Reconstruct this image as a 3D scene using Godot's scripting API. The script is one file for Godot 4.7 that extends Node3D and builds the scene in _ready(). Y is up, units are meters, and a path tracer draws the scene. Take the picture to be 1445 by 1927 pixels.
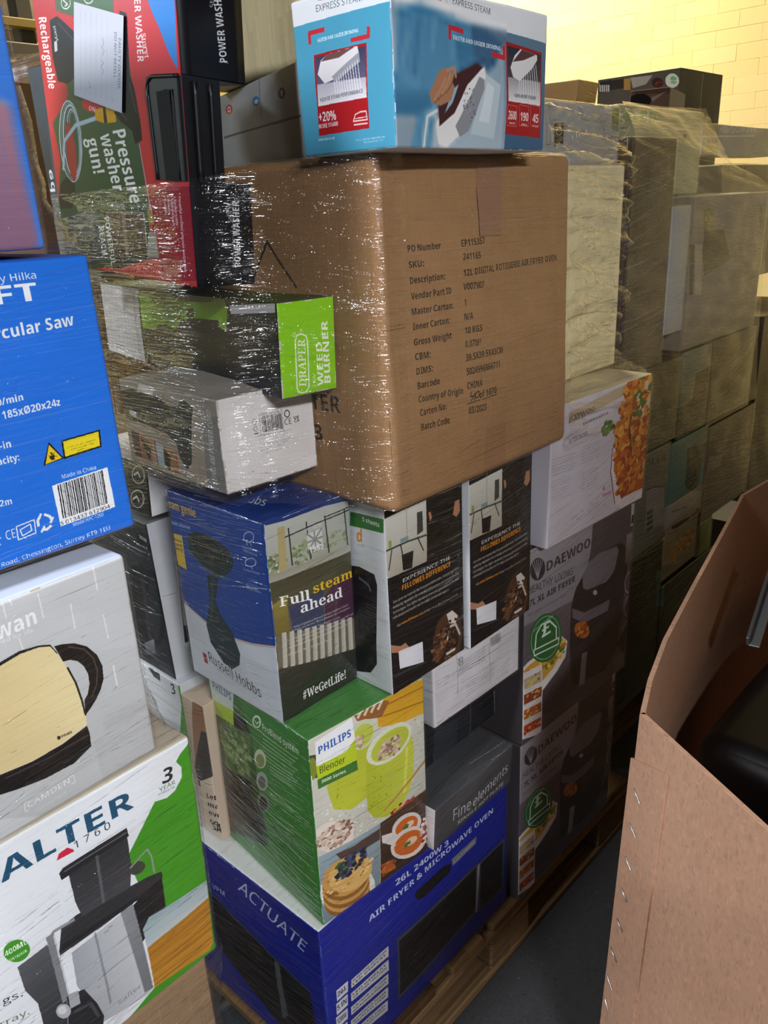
extends Node3D
# A warehouse aisle: pallets of boxed household goods in stretch film, an open octagonal carton, a painted brick wall.
# X runs along the aisle, -Z into the pallets, Y up, metres.

var fonts := {}
var glyphs := {}
var used := {}
var mats := {}
var noise := FastNoiseLite.new()

# ------------------------------------------------------------------ printing on box faces
class Canvas:
	var im: Image
	var w: int
	var h: int
	var host
	var rng := RandomNumberGenerator.new()
	func _init(host_, w_: int, h_: int, c: String, seed_ := 1):
		host = host_
		w = w_
		h = h_
		rng.seed = seed_
		im = Image.create_empty(w, h, false, Image.FORMAT_RGB8)
		im.fill(Color(c))
	func fillpts(p: PackedVector2Array, c: Color, c2 = null, across := false) -> void:
		var lo := 1e9
		var hi := -1e9
		for q in p:
			var k: float = q.x if across else q.y
			lo = minf(lo, k)
			hi = maxf(hi, k)
		var n := p.size()
		var lim := w if across else h
		var a := maxi(0, int(ceil(lo - 0.5)))
		var b := mini(lim - 1, int(floor(hi - 0.5)))
		for y in range(a, b + 1):
			var yc := y + 0.5
			var xs := PackedFloat32Array()
			for i in n:
				var p0 := p[i]
				var p1 := p[(i + 1) % n]
				if across:
					p0 = Vector2(p0.y, p0.x)
					p1 = Vector2(p1.y, p1.x)
				if (p0.y <= yc) != (p1.y <= yc):
					xs.append(p0.x + (yc - p0.y) * (p1.x - p0.x) / (p1.y - p0.y))
			xs.sort()
			var col := c
			if c2 != null:
				col = c.lerp(c2, clampf((yc - lo) / maxf(hi - lo, 1.0), 0, 1))
			for i in range(0, xs.size() - 1, 2):
				var x0 := int(ceil(xs[i] - 0.5))
				var x1 := int(ceil(xs[i + 1] - 0.5))
				if x1 > x0:
					im.fill_rect(Rect2i(y, x0, 1, x1 - x0) if across else Rect2i(x0, y, x1 - x0, 1), col)
	func pts(a: Array) -> PackedVector2Array:
		var p := PackedVector2Array()
		for i in range(0, a.size(), 2):
			p.append(Vector2(a[i], a[i + 1]))
		return p
	func poly(a: Array, c: String) -> void:
		fillpts(pts(a), Color(c))
	func grad(a: Array, c: String, c2: String, across := false) -> void:
		fillpts(pts(a), Color(c), Color(c2), across)
	func line(a: Array, width: float, c: String) -> void:
		var p := pts(a)
		for i in p.size() - 1:
			var d := p[i + 1] - p[i]
			if d.length() < 0.01:
				continue
			var n := d.normalized().orthogonal() * width * 0.5
			var e := d.normalized() * width * 0.25
			fillpts(PackedVector2Array([p[i] + n - e, p[i + 1] + n + e, p[i + 1] - n + e, p[i] - n - e]), Color(c))
	func text(s: String, font: String, c: String, ox: float, oy: float, xx: float, xy: float, yx: float, yy: float) -> void:
		var g: Array = host.glyph_triangles(s, font)
		var col := Color(c)
		var v: PackedVector2Array = g[0]
		var ix: PackedInt32Array = g[1]
		var q := PackedVector2Array()
		q.resize(v.size())
		for i in v.size():
			q[i] = Vector2(ox + v[i].x * xx + v[i].y * yx, oy + v[i].x * xy + v[i].y * yy)
		for i in range(0, ix.size(), 3):
			tri(q[ix[i]], q[ix[i + 1]], q[ix[i + 2]], col)
	func tri(a: Vector2, b: Vector2, c: Vector2, col: Color) -> void:
		var y0 := maxi(0, int(ceil(minf(a.y, minf(b.y, c.y)) - 0.5)))
		var y1 := mini(h - 1, int(floor(maxf(a.y, maxf(b.y, c.y)) - 0.5)))
		for y in range(y0, y1 + 1):
			var yc := y + 0.5
			var lo := 1e9
			var hi := -1e9
			for e in 3:
				var p := a if e == 0 else (b if e == 1 else c)
				var q := b if e == 0 else (c if e == 1 else a)
				if (p.y <= yc) != (q.y <= yc):
					var x := p.x + (yc - p.y) * (q.x - p.x) / (q.y - p.y)
					lo = minf(lo, x)
					hi = maxf(hi, x)
			var x0 := int(ceil(lo - 0.5))
			var x1 := int(ceil(hi - 0.5))
			if x1 > x0:
				im.fill_rect(Rect2i(x0, y, x1 - x0, 1), col)
	# random blobs: food, leaves, wear
	func specks(cx: float, cy: float, rx: float, ry: float, n: int, size: float, cols: Array) -> void:
		for i in n:
			var t := rng.randf() * TAU
			var r := sqrt(rng.randf())
			var x := cx + cos(t) * r * rx
			var y := cy + sin(t) * r * ry
			var s := size * rng.randf_range(0.5, 1.3)
			var k := rng.randf() * TAU
			var p := PackedVector2Array()
			for j in 6:
				var a := j * TAU / 6
				p.append(Vector2(x + cos(a + k) * s * rng.randf_range(0.6, 1.2), y + sin(a + k) * s * rng.randf_range(0.4, 0.9)))
			fillpts(p, Color(cols[rng.randi() % cols.size()]))
	func bars(x0: float, y0: float, x1: float, y1: float, x2: float, y2: float, x3: float, y3: float, c: String) -> void:
		var t := 0.02
		while t < 0.97:
			var wd := 0.008 + 0.008 * (rng.randi() % 3)
			var u := minf(t + wd, 0.98)
			fillpts(PackedVector2Array([Vector2(x0, y0).lerp(Vector2(x1, y1), t), Vector2(x0, y0).lerp(Vector2(x1, y1), u), Vector2(x3, y3).lerp(Vector2(x2, y2), u), Vector2(x3, y3).lerp(Vector2(x2, y2), t)]), Color(c))
			t = u + 0.008 + 0.007 * (rng.randi() % 3)
	# soften a printed picture, as a photograph's print is soft
	func soft(x0: int, y0: int, x1: int, y1: int, f: int) -> void:
		x0 = clampi(x0, 0, w - 2)
		y0 = clampi(y0, 0, h - 2)
		x1 = clampi(x1, x0 + 2, w)
		y1 = clampi(y1, y0 + 2, h)
		var r := im.get_region(Rect2i(x0, y0, x1 - x0, y1 - y0))
		r.resize(maxi(2, (x1 - x0) / f), maxi(2, (y1 - y0) / f), Image.INTERPOLATE_LANCZOS)
		r.resize(x1 - x0, y1 - y0, Image.INTERPOLATE_CUBIC)
		im.blit_rect(r, Rect2i(0, 0, x1 - x0, y1 - y0), Vector2i(x0, y0))
	# fibres and flutes of corrugated board
	func kraft(n: int, lo: float, hi: float) -> void:
		var base := im.get_pixel(1, 1)
		for i in n:
			var k := rng.randf_range(lo, hi)
			var c := Color(base.r * k, base.g * k, base.b * k)
			if rng.randf() < 0.35:
				im.fill_rect(Rect2i(rng.randi() % w, rng.randi() % h, 2, 20 + rng.randi() % 90), c)
			else:
				im.fill_rect(Rect2i(rng.randi() % w, rng.randi() % h, 3 + rng.randi() % 14, 1 + rng.randi() % 3), c)
	# rubbed edges: bare board along the rim of a panel
	func wear(c: String, n: int, deep: float) -> void:
		for i in n:
			var t := rng.randf()
			var d := 1 + int(pow(rng.randf(), 3.0) * deep)
			var L := 4 + rng.randi() % 40
			match rng.randi() % 4:
				0: im.fill_rect(Rect2i(int(t * w), 0, L, d), Color(c))
				1: im.fill_rect(Rect2i(int(t * w), h - d, L, d), Color(c))
				2: im.fill_rect(Rect2i(0, int(t * h), d, L), Color(c))
				3: im.fill_rect(Rect2i(w - d, int(t * h), d, L), Color(c))
	func mat(rough := 0.42) -> StandardMaterial3D:
		var m := StandardMaterial3D.new()
		m.albedo_texture = ImageTexture.create_from_image(im)
		m.roughness = rough
		m.metallic_specular = 0.27
		return m

func glyph_triangles(s: String, font: String) -> Array:
	var key := font + "|" + s
	if glyphs.has(key):
		return glyphs[key]
	var tm := TextMesh.new()
	tm.font = fonts[font]
	tm.font_size = 48
	tm.pixel_size = 0.01
	tm.depth = 0.0
	tm.curve_step = 1.5
	if not glyphs.has(font):
		tm.text = "H"
		var hv: PackedVector3Array = tm.get_mesh_arrays()[Mesh.ARRAY_VERTEX]
		var lo0 := 1e9
		var hi0 := -1e9
		for q in hv:
			lo0 = minf(lo0, q.y)
			hi0 = maxf(hi0, q.y)
		glyphs[font] = Vector2(lo0, hi0)
	tm.text = s
	var arr := tm.get_mesh_arrays()
	var v: PackedVector3Array = arr[Mesh.ARRAY_VERTEX]
	var b: Vector2 = glyphs[font]
	var lo := 1e9
	var hi := -1e9
	for q in v:
		lo = minf(lo, q.x)
		hi = maxf(hi, q.x)
	var p := PackedVector2Array()
	for q in v:
		p.append(Vector2((q.x - lo) / maxf(hi - lo, 1e-6), (q.y - b.x) / maxf(b.y - b.x, 1e-6)))
	var ix: PackedInt32Array = arr[Mesh.ARRAY_INDEX] if arr[Mesh.ARRAY_INDEX] != null else PackedInt32Array(range(v.size()))
	glyphs[key] = [p, ix]
	return glyphs[key]

# ------------------------------------------------------------------ objects
func numbered(called: String) -> String:
	var n: int = used.get(called, 0)
	used[called] = n + 1
	return called if n == 0 else "%s_%03d" % [called, n]

func tag(o: Node3D, label: String, category: String, group := "", kind := "") -> Node3D:
	if label:
		o.set_meta("label", label)
	if category:
		o.set_meta("category", category)
	if group:
		o.set_meta("group", group)
	if kind:
		o.set_meta("kind", kind)
	return o

func thing(called: String, label: String, category: String, at := Transform3D(), group := "") -> Node3D:
	var o := Node3D.new()
	o.name = numbered(called)
	add_child(o)
	o.transform = at
	return tag(o, label, category, group)

func part(called: String, mesh: Mesh, m, parent: Node3D, label := "") -> MeshInstance3D:
	var o := MeshInstance3D.new()
	o.name = numbered(called) if parent == self else called
	o.mesh = mesh
	if m is Array:
		for i in m.size():
			o.set_surface_override_material(i, m[i])
	elif m != null:
		o.material_override = m
	parent.add_child(o, true)
	if label:
		o.set_meta("label", label)
	return o

func flat(c: String, rough := 0.6, metal := 0.0) -> StandardMaterial3D:
	var key := "%s %.2f %.2f" % [c, rough, metal]
	if not mats.has(key):
		var m := StandardMaterial3D.new()
		m.albedo_color = Color(c)
		m.roughness = rough
		m.metallic = metal
		m.metallic_specular = 0.45
		mats[key] = m
	return mats[key]

func tris(st: SurfaceTool, a: Vector3, b: Vector3, c: Vector3) -> void:
	st.add_vertex(a)
	st.add_vertex(b)
	st.add_vertex(c)

# chamfered block, centred on c
func block(size: Vector3, ch := 0.003) -> ArrayMesh:
	var st := SurfaceTool.new()
	st.begin(Mesh.PRIMITIVE_TRIANGLES)
	add_block(st, Transform3D(), size, ch)
	st.generate_normals()
	return st.commit()

func add_block(st: SurfaceTool, t: Transform3D, size: Vector3, ch := 0.003) -> void:
	st.set_smooth_group(-1)
	var hs := size * 0.5
	ch = minf(ch, minf(hs.x, minf(hs.y, hs.z)) * 0.45)
	var faces := []
	for ax in 3:
		for s in [-1.0, 1.0]:
			var b := (ax + 1) % 3
			var d := (ax + 2) % 3
			var q := []
			for k in [[-1, -1], [1, -1], [1, 1], [-1, 1]]:
				var p := Vector3()
				p[ax] = s * hs[ax]
				p[b] = k[0] * (hs[b] - ch)
				p[d] = k[1] * (hs[d] - ch)
				q.append(p)
			faces.append(q)
	for ax in 3:
		var b := (ax + 1) % 3
		var d := (ax + 2) % 3
		for s1 in [-1.0, 1.0]:
			for s2 in [-1.0, 1.0]:
				var q := []
				for k in [[0, -1], [0, 1], [1, 1], [1, -1]]:
					var p := Vector3()
					p[ax] = k[1] * (hs[ax] - ch)
					p[b] = s1 * (hs[b] - (ch if k[0] else 0.0))
					p[d] = s2 * (hs[d] - (0.0 if k[0] else ch))
					q.append(p)
				faces.append(q)
	for sx in [-1.0, 1.0]:
		for sy in [-1.0, 1.0]:
			for sz in [-1.0, 1.0]:
				var s := Vector3(sx, sy, sz)
				var i := hs - Vector3.ONE * ch
				faces.append([s * Vector3(hs.x, i.y, i.z), s * Vector3(i.x, hs.y, i.z), s * Vector3(i.x, i.y, hs.z)])
	for q in faces:
		var n: Vector3 = (q[1] - q[0]).cross(q[2] - q[0])
		var mid := Vector3()
		for p in q:
			mid += p
		if n.dot(mid) > 0:
			q.reverse()
		for k in range(1, q.size() - 1):
			tris(st, t * q[0], t * q[k], t * q[k + 1])

func add_tube(st: SurfaceTool, path: Array, r: float, sides := 8) -> void:
	st.set_smooth_group(0)
	var rings := []
	for i in path.size():
		var d: Vector3 = (path[mini(i + 1, path.size() - 1)] - path[maxi(i - 1, 0)]).normalized()
		var u := d.cross(Vector3.UP if absf(d.y) < 0.9 else Vector3.RIGHT).normalized()
		var v := d.cross(u)
		var ring := []
		for k in sides:
			ring.append(path[i] + (u * cos(k * TAU / sides) + v * sin(k * TAU / sides)) * r)
		rings.append(ring)
	for i in path.size() - 1:
		for k in sides:
			var l := (k + 1) % sides
			tris(st, rings[i][k], rings[i + 1][l], rings[i + 1][k])
			tris(st, rings[i][k], rings[i][l], rings[i + 1][l])
	for e in [0, path.size() - 1]:
		for k in range(1, sides - 1):
			if e == 0:
				tris(st, rings[0][0], rings[0][k + 1], rings[0][k])
			else:
				tris(st, rings[e][0], rings[e][k], rings[e][k + 1])

func tube(path: Array, r: float, sides := 8) -> ArrayMesh:
	var st := SurfaceTool.new()
	st.begin(Mesh.PRIMITIVE_TRIANGLES)
	add_tube(st, path, r, sides)
	st.generate_normals()
	return st.commit()

# ------------------------------------------------------------------ boxes with rounded, slightly dented and leaning panels
class Carton:
	var W: float
	var H: float
	var D: float
	var su: float
	var sv: float
	var r: float
	var bulge: float
	var dent: float
	var sd: float
	var nz: FastNoiseLite
	# point of a panel at (s, t); off lifts it off the board
	func at(face: String, s: float, t: float, off: float) -> Vector3:
		var hx := W * 0.5
		var hy := H * 0.5
		var hz := D * 0.5
		var p := Vector3()
		var n := Vector3()
		match face:
			"front":
				p = Vector3(lerpf(-hx, hx, s), lerpf(hy, -hy, t), hz)
				n = Vector3(0, 0, 1)
			"back":
				p = Vector3(lerpf(hx, -hx, s), lerpf(hy, -hy, t), -hz)
				n = Vector3(0, 0, -1)
			"side":
				p = Vector3(-hx, lerpf(hy, -hy, t), lerpf(-hz, hz, s))
				n = Vector3(-1, 0, 0)
			"end":
				p = Vector3(hx, lerpf(hy, -hy, t), lerpf(hz, -hz, s))
				n = Vector3(1, 0, 0)
			"top":
				p = Vector3(lerpf(-hx, hx, s), hy, lerpf(-hz, hz, t))
				n = Vector3(0, 1, 0)
			_:
				p = Vector3(lerpf(-hx, hx, s), -hy, lerpf(hz, -hz, t))
				n = Vector3(0, -1, 0)
		var hh := Vector3(hx - r, hy - r, hz - r)
		var q := p.clamp(-hh, hh)
		var d := p - q
		if d.length() > 1e-7:
			p = q + d.normalized() * (r + off)
		var k := (1.0 - pow(2.0 * s - 1.0, 2)) * (1.0 - pow(2.0 * t - 1.0, 2))
		p += n * (bulge * k + dent * nz.get_noise_3d(p.x * 6.0 + sd * 7.0, p.y * 6.0, p.z * 6.0) * minf(1.0, k * 4.0 + 0.15))
		var f := (p.y + hy) / H
		return Vector3(p.x + su * f, p.y + hy, p.z - sv * f)
	func grid(n: int, L: float) -> PackedFloat32Array:
		var e := clampf(r / L, 0.001, 0.3)
		var g := PackedFloat32Array([0.0, e * 0.3, e * 0.65, e])
		for i in range(1, n):
			g.append(lerpf(e, 1.0 - e, float(i) / n))
		g.append_array([1.0 - e, 1.0 - e * 0.65, 1.0 - e * 0.3, 1.0])
		return g
	func span(face: String) -> Vector2:
		match face:
			"front", "back":
				return Vector2(W, H)
			"side", "end":
				return Vector2(D, H)
		return Vector2(W, D)
	func add(arr: Array, face: String, n: int, off: float, per_metre := 0.0) -> void:
		var sp := span(face)
		var gs := grid(n, sp.x)
		var gt := grid(n, sp.y)
		var v: PackedVector3Array = arr[0]
		var nn: PackedVector3Array = arr[1]
		var uv: PackedVector2Array = arr[2]
		var ix: PackedInt32Array = arr[3]
		var first := v.size()
		var e := 0.0015
		var turn := sd * 0.37
		for t in gt:
			for s in gs:
				var P := at(face, s, t, off)
				var s2 := s + e if s < 0.5 else s - e
				var t2 := t + e if t < 0.5 else t - e
				var a := (at(face, s2, t, off) - P) * signf(s2 - s)
				var b := (at(face, s, t2, off) - P) * signf(t2 - t)
				v.append(P)
				nn.append(b.cross(a).normalized())
				if per_metre > 0:
					uv.append(Vector2(s * sp.x * per_metre + turn, t * sp.y * per_metre + turn * 1.7 + s * sp.x * per_metre * sin(sd * 3.1) * 0.12))
				else:
					uv.append(Vector2(s, t))
		var w := gs.size()
		for j in gt.size() - 1:
			for i in w - 1:
				var k := first + j * w + i
				ix.append_array([k, k + 1, k + w + 1, k, k + w + 1, k + w])
		arr[0] = v
		arr[1] = nn
		arr[2] = uv
		arr[3] = ix

func fresh() -> Array:
	return [PackedVector3Array(), PackedVector3Array(), PackedVector2Array(), PackedInt32Array()]

func to_mesh(list: Array) -> ArrayMesh:
	var me := ArrayMesh.new()
	for a in list:
		var s := []
		s.resize(Mesh.ARRAY_MAX)
		s[Mesh.ARRAY_VERTEX] = a[0]
		s[Mesh.ARRAY_NORMAL] = a[1]
		s[Mesh.ARRAY_TEX_UV] = a[2]
		s[Mesh.ARRAY_INDEX] = a[3]
		me.add_surface_from_arrays(Mesh.PRIMITIVE_TRIANGLES, s)
	return me

var box_seed := 0

# panels: {"front": material, ...}; film: faces that stretch film clings to
func carton(called: String, label: String, category: String, at: Transform3D, size: Vector3, lean: Vector2, board: Material, panels: Dictionary, film: Array, group := "", r := 0.004, bulge := 0.004, dent := 0.003, haze := "film_light", bare := false) -> Node3D:
	var o := thing(called, label, category, at, group)
	box_seed += 1
	var c := Carton.new()
	c.W = size.x
	c.H = size.y
	c.D = size.z
	c.su = lean.x
	c.sv = lean.y
	c.r = r
	c.bulge = bulge
	c.dent = dent
	c.sd = box_seed
	c.nz = noise
	last = c
	var rest := fresh()
	var shown := []
	for face in ["front", "side", "top", "back", "end", "base"]:
		if panels.has(face):
			shown.append(face)
		else:
			c.add(rest, face, 3, 0.0)
	if not bare:
		part("body", to_mesh([rest]), board, o)
	for face in shown:
		var a := fresh()
		c.add(a, face, 12, 0.0)
		part({"front": "front_panel", "side": "side_panel", "top": "top_panel", "end": "end_panel", "back": "back_panel"}.get(face, "panel"), to_mesh([a]), panels[face], o)
	if film.size():
		var a := fresh()
		var b := fresh()
		for face in film:
			c.add(a, face, 14, 0.002, 2.2)
			c.add(b, face, 14, 0.003, 2.2)
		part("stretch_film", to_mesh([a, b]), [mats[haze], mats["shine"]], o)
	return o

# a film sheet lofted over rows of points
func sheet_mesh(rows: Array, n := 8, m := 10, rip := 0.004, sd := 1.0, per_metre := 2.2) -> ArrayMesh:
	var a := fresh()
	var H := (rows.size() - 1) * n
	var Wd: int = (rows[0].size() - 1) * m
	var pos := []
	for j in H + 1:
		var r := []
		var fj := minf(float(j) / n, rows.size() - 1.001)
		for i in Wd + 1:
			var fi := minf(float(i) / m, rows[0].size() - 1.001)
			r.append(smooth_at(rows, fj, fi))
		pos.append(r)
	for j in H + 1:
		var up := 0.0
		for i in Wd + 1:
			var P: Vector3 = pos[j][i]
			var dx: Vector3 = pos[j][mini(i + 1, Wd)] - pos[j][maxi(i - 1, 0)]
			var dy: Vector3 = pos[mini(j + 1, H)][i] - pos[maxi(j - 1, 0)][i]
			var nn := dy.cross(dx).normalized()
			var edge := minf(1.0, minf(j, H - j) * 0.5) * minf(1.0, minf(i, Wd - i) * 0.5 + 0.3)
			P += nn * rip * edge * noise.get_noise_3d(P.x * 2.2 + sd * 9.0, P.y * 42.0 + P.x * 5.0, P.z * 2.2)
			a[0].append(P)
			if i > 0:
				up += (pos[j][i] - pos[j][i - 1]).length()
			a[2].append(Vector2(up * per_metre + sd * 0.31, P.y * per_metre + sd * 0.53))
	var w := Wd + 1
	for j in H:
		for i in Wd:
			var k := j * w + i
			a[3].append_array([k, k + 1, k + w + 1, k, k + w + 1, k + w])
	a[1].resize(a[0].size())
	for j in H + 1:
		for i in w:
			var dx: Vector3 = a[0][j * w + mini(i + 1, Wd)] - a[0][j * w + maxi(i - 1, 0)]
			var dy: Vector3 = a[0][mini(j + 1, H) * w + i] - a[0][maxi(j - 1, 0) * w + i]
			a[1][j * w + i] = dy.cross(dx).normalized()
	return to_mesh([a, a])

func smooth_at(rows: Array, fj: float, fi: float) -> Vector3:
	var j := int(fj)
	var c := []
	for k in [-1, 0, 1, 2]:
		c.append(row_at(rows[clampi(j + k, 0, rows.size() - 1)], fi))
	return c[1].cubic_interpolate(c[2], c[0], c[3], fj - j).lerp(c[1].lerp(c[2], fj - j), 0.35)

func row_at(row: Array, fi: float) -> Vector3:
	var i := int(fi)
	var p0: Vector3 = row[maxi(i - 1, 0)]
	var p1: Vector3 = row[i]
	var p2: Vector3 = row[mini(i + 1, row.size() - 1)]
	var p3: Vector3 = row[mini(i + 2, row.size() - 1)]
	return p1.cubic_interpolate(p2, p0, p3, fi - i).lerp(p1.lerp(p2, fi - i), 0.6)

func film_sheet(label: String, rows: Array, haze := "film", n := 8, m := 10, rip := 0.004, sd := 1.0, group := "", shine := "shine") -> void:
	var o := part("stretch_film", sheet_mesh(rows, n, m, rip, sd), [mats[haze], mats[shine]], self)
	tag(o, label, "stretch film", group)

# streaks of stretched film: haze in the alpha, creases in the height
func film_texture(seed_: int, count: int, longest: float, base: float, wide: float, strength: float, dark: float) -> Array:
	var rng := RandomNumberGenerator.new()
	rng.seed = seed_
	var S := 1024
	var im := Image.create_empty(S, S, false, Image.FORMAT_RGBA8)
	im.fill(Color(1, 1, 1, base))
	var hm := Image.create_empty(S, S, false, Image.FORMAT_RGB8)
	hm.fill(Color(0.5, 0.5, 0.5))
	for k in count:
		var x := rng.randi() % S
		var y := rng.randf() * S
		var L := int(60 + pow(rng.randf(), 2.0) * longest)
		var th := 1 + int(pow(rng.randf(), 3.0) * wide)
		var al := pow(rng.randf(), 2.0) * strength + 0.03
		var hv := clampf(0.5 + rng.randfn(0, 0.2), 0, 1)
		var tone := 0.96 if rng.randf() > dark else 0.1  # dark tone paints refraction shadows of film wrinkles into the colour
		var slope := rng.randfn(0.0, 0.03) + (0.0 if rng.randf() < 0.75 else -0.16)
		var step := 8
		for s in range(0, L, step):
			var f := sin(PI * (s + step * 0.5) / L)
			var yy := posmod(int(y + slope * s), S)
			var xx := posmod(x + s, S)
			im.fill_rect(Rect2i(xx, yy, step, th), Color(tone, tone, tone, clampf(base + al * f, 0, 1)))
			hm.fill_rect(Rect2i(xx, yy, step, th + 1), Color(lerpf(0.5, hv, f), 0.5, 0.5))
	for k in 300:
		var hv := clampf(0.5 + rng.randfn(0, 0.3), 0, 1)
		hm.fill_rect(Rect2i(rng.randi() % S, rng.randi() % S, 2 + rng.randi() % 14, 2 + rng.randi() % 4), Color(hv, 0.5, 0.5))
	hm.resize(S / 2, S / 2, Image.INTERPOLATE_LANCZOS)
	return [ImageTexture.create_from_image(im), ImageTexture.create_from_image(hm)]

func make_film() -> void:
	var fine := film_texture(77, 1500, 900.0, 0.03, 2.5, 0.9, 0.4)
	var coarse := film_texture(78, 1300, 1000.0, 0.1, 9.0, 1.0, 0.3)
	for q in [["film", 0.17, fine, 0.1], ["film_light", 0.06, fine, 0.06], ["film_heavy", 0.295, coarse, 0.35], ["film_veil", 0.15, coarse, 0.2]]:
		var m := StandardMaterial3D.new()
		m.transparency = BaseMaterial3D.TRANSPARENCY_ALPHA
		m.albedo_color = Color(0.97, 0.97, 0.97, q[1])
		m.albedo_texture = q[2][0]
		m.roughness = 0.3
		m.metallic_specular = 0.6
		m.heightmap_enabled = true
		m.heightmap_texture = q[2][1]
		m.heightmap_scale = q[3]
		m.cull_mode = BaseMaterial3D.CULL_DISABLED
		mats[q[0]] = m
	var p := StandardMaterial3D.new()
	p.transparency = BaseMaterial3D.TRANSPARENCY_ALPHA
	p.albedo_color = Color(1, 1, 1, 0.003)
	p.roughness = 0.09
	p.metallic_specular = 0.43
	p.heightmap_enabled = true
	p.heightmap_texture = fine[1]
	p.heightmap_scale = 0.3
	p.cull_mode = BaseMaterial3D.CULL_DISABLED
	mats["shine"] = p
	var p2: StandardMaterial3D = p.duplicate()
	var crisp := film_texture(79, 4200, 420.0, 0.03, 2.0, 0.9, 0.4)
	p2.heightmap_texture = crisp[1]
	p2.heightmap_scale = 0.42
	p2.roughness = 0.12
	p2.metallic_specular = 0.56
	mats["shine_strong"] = p2

func _ready() -> void:
	# camera
	var cam := Camera3D.new()
	cam.name = "camera"
	cam.fov = 64.539
	cam.near = 0.02
	cam.far = 60.0
	cam.transform = Transform3D(Basis(Vector3(0.67422, -0.04699, 0.73704), Vector3(0.29213, 0.93355, -0.20772), Vector3(-0.67830, 0.35536, 0.64314)).orthonormalized(), Vector3(-0.71364, 1.50500, 0.66149))
	add_child(cam)
	cam.current = true
	# surroundings, exposure
	var we := WorldEnvironment.new()
	we.name = "environment"
	var env := Environment.new()
	env.background_mode = Environment.BG_COLOR
	env.background_color = Color(0.02, 0.02, 0.022)
	env.ambient_light_source = Environment.AMBIENT_SOURCE_DISABLED
	env.tonemap_mode = Environment.TONE_MAPPER_LINEAR
	env.tonemap_exposure = 1.0
	env.sdfgi_enabled = true
	env.ssao_enabled = true
	env.ssil_enabled = true
	we.environment = env
	add_child(we)
	noise.seed = 3
	noise.frequency = 1.0
	noise.fractal_octaves = 3
	var names := {"reg": ["Droid Sans", 400], "bold": ["Droid Sans", 700], "serif": ["Droid Serif", 700], "light": ["Droid Sans", 400], "mono": ["Droid Sans Mono", 400], "bolditalic": ["Droid Sans", 700]}
	for k in names:
		var sf := SystemFont.new()
		sf.font_names = PackedStringArray([names[k][0]])
		sf.font_weight = names[k][1]
		fonts[k] = sf
	make_film()
	# ceiling lamps of the hall: place, size, colour, energy
	lamp(Vector3(-1.3, 2.65, 2.5), Vector2(1.0, 0.3), Color(0.97, 0.98, 1.0), 20.0, "hanging strip lamp behind the camera")
	lamp(Vector3(-2.3, 2.65, 0.12), Vector2(0.9, 0.25), Color(0.98, 0.98, 1.0), 13.0, "hanging strip lamp along the aisle, left of the blue saw box")
	lamp(Vector3(-3.3, 3.3, -4.3), Vector2(1.5, 0.5), Color(0.86, 0.93, 1.0), 20.0, "cool strip lamp in the far left corner of the hall")
	lamp(Vector3(2.7, 3.9, -2.6), Vector2(1.5, 0.3), Color(1.0, 0.95, 0.84), 26.0, "warm strip lamp near the painted brick wall")
	build_room()
	build_saw_pallet()
	build_rotisserie_carton()
	build_iron_box()
	build_power_washer()
	build_left_side_boxes()
	build_lower_boxes()
	build_back_of_main_pallet()
	build_third_pallet()
	added_blocker_row()
	film_sheets()
	octabin()
	far_background()

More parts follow.
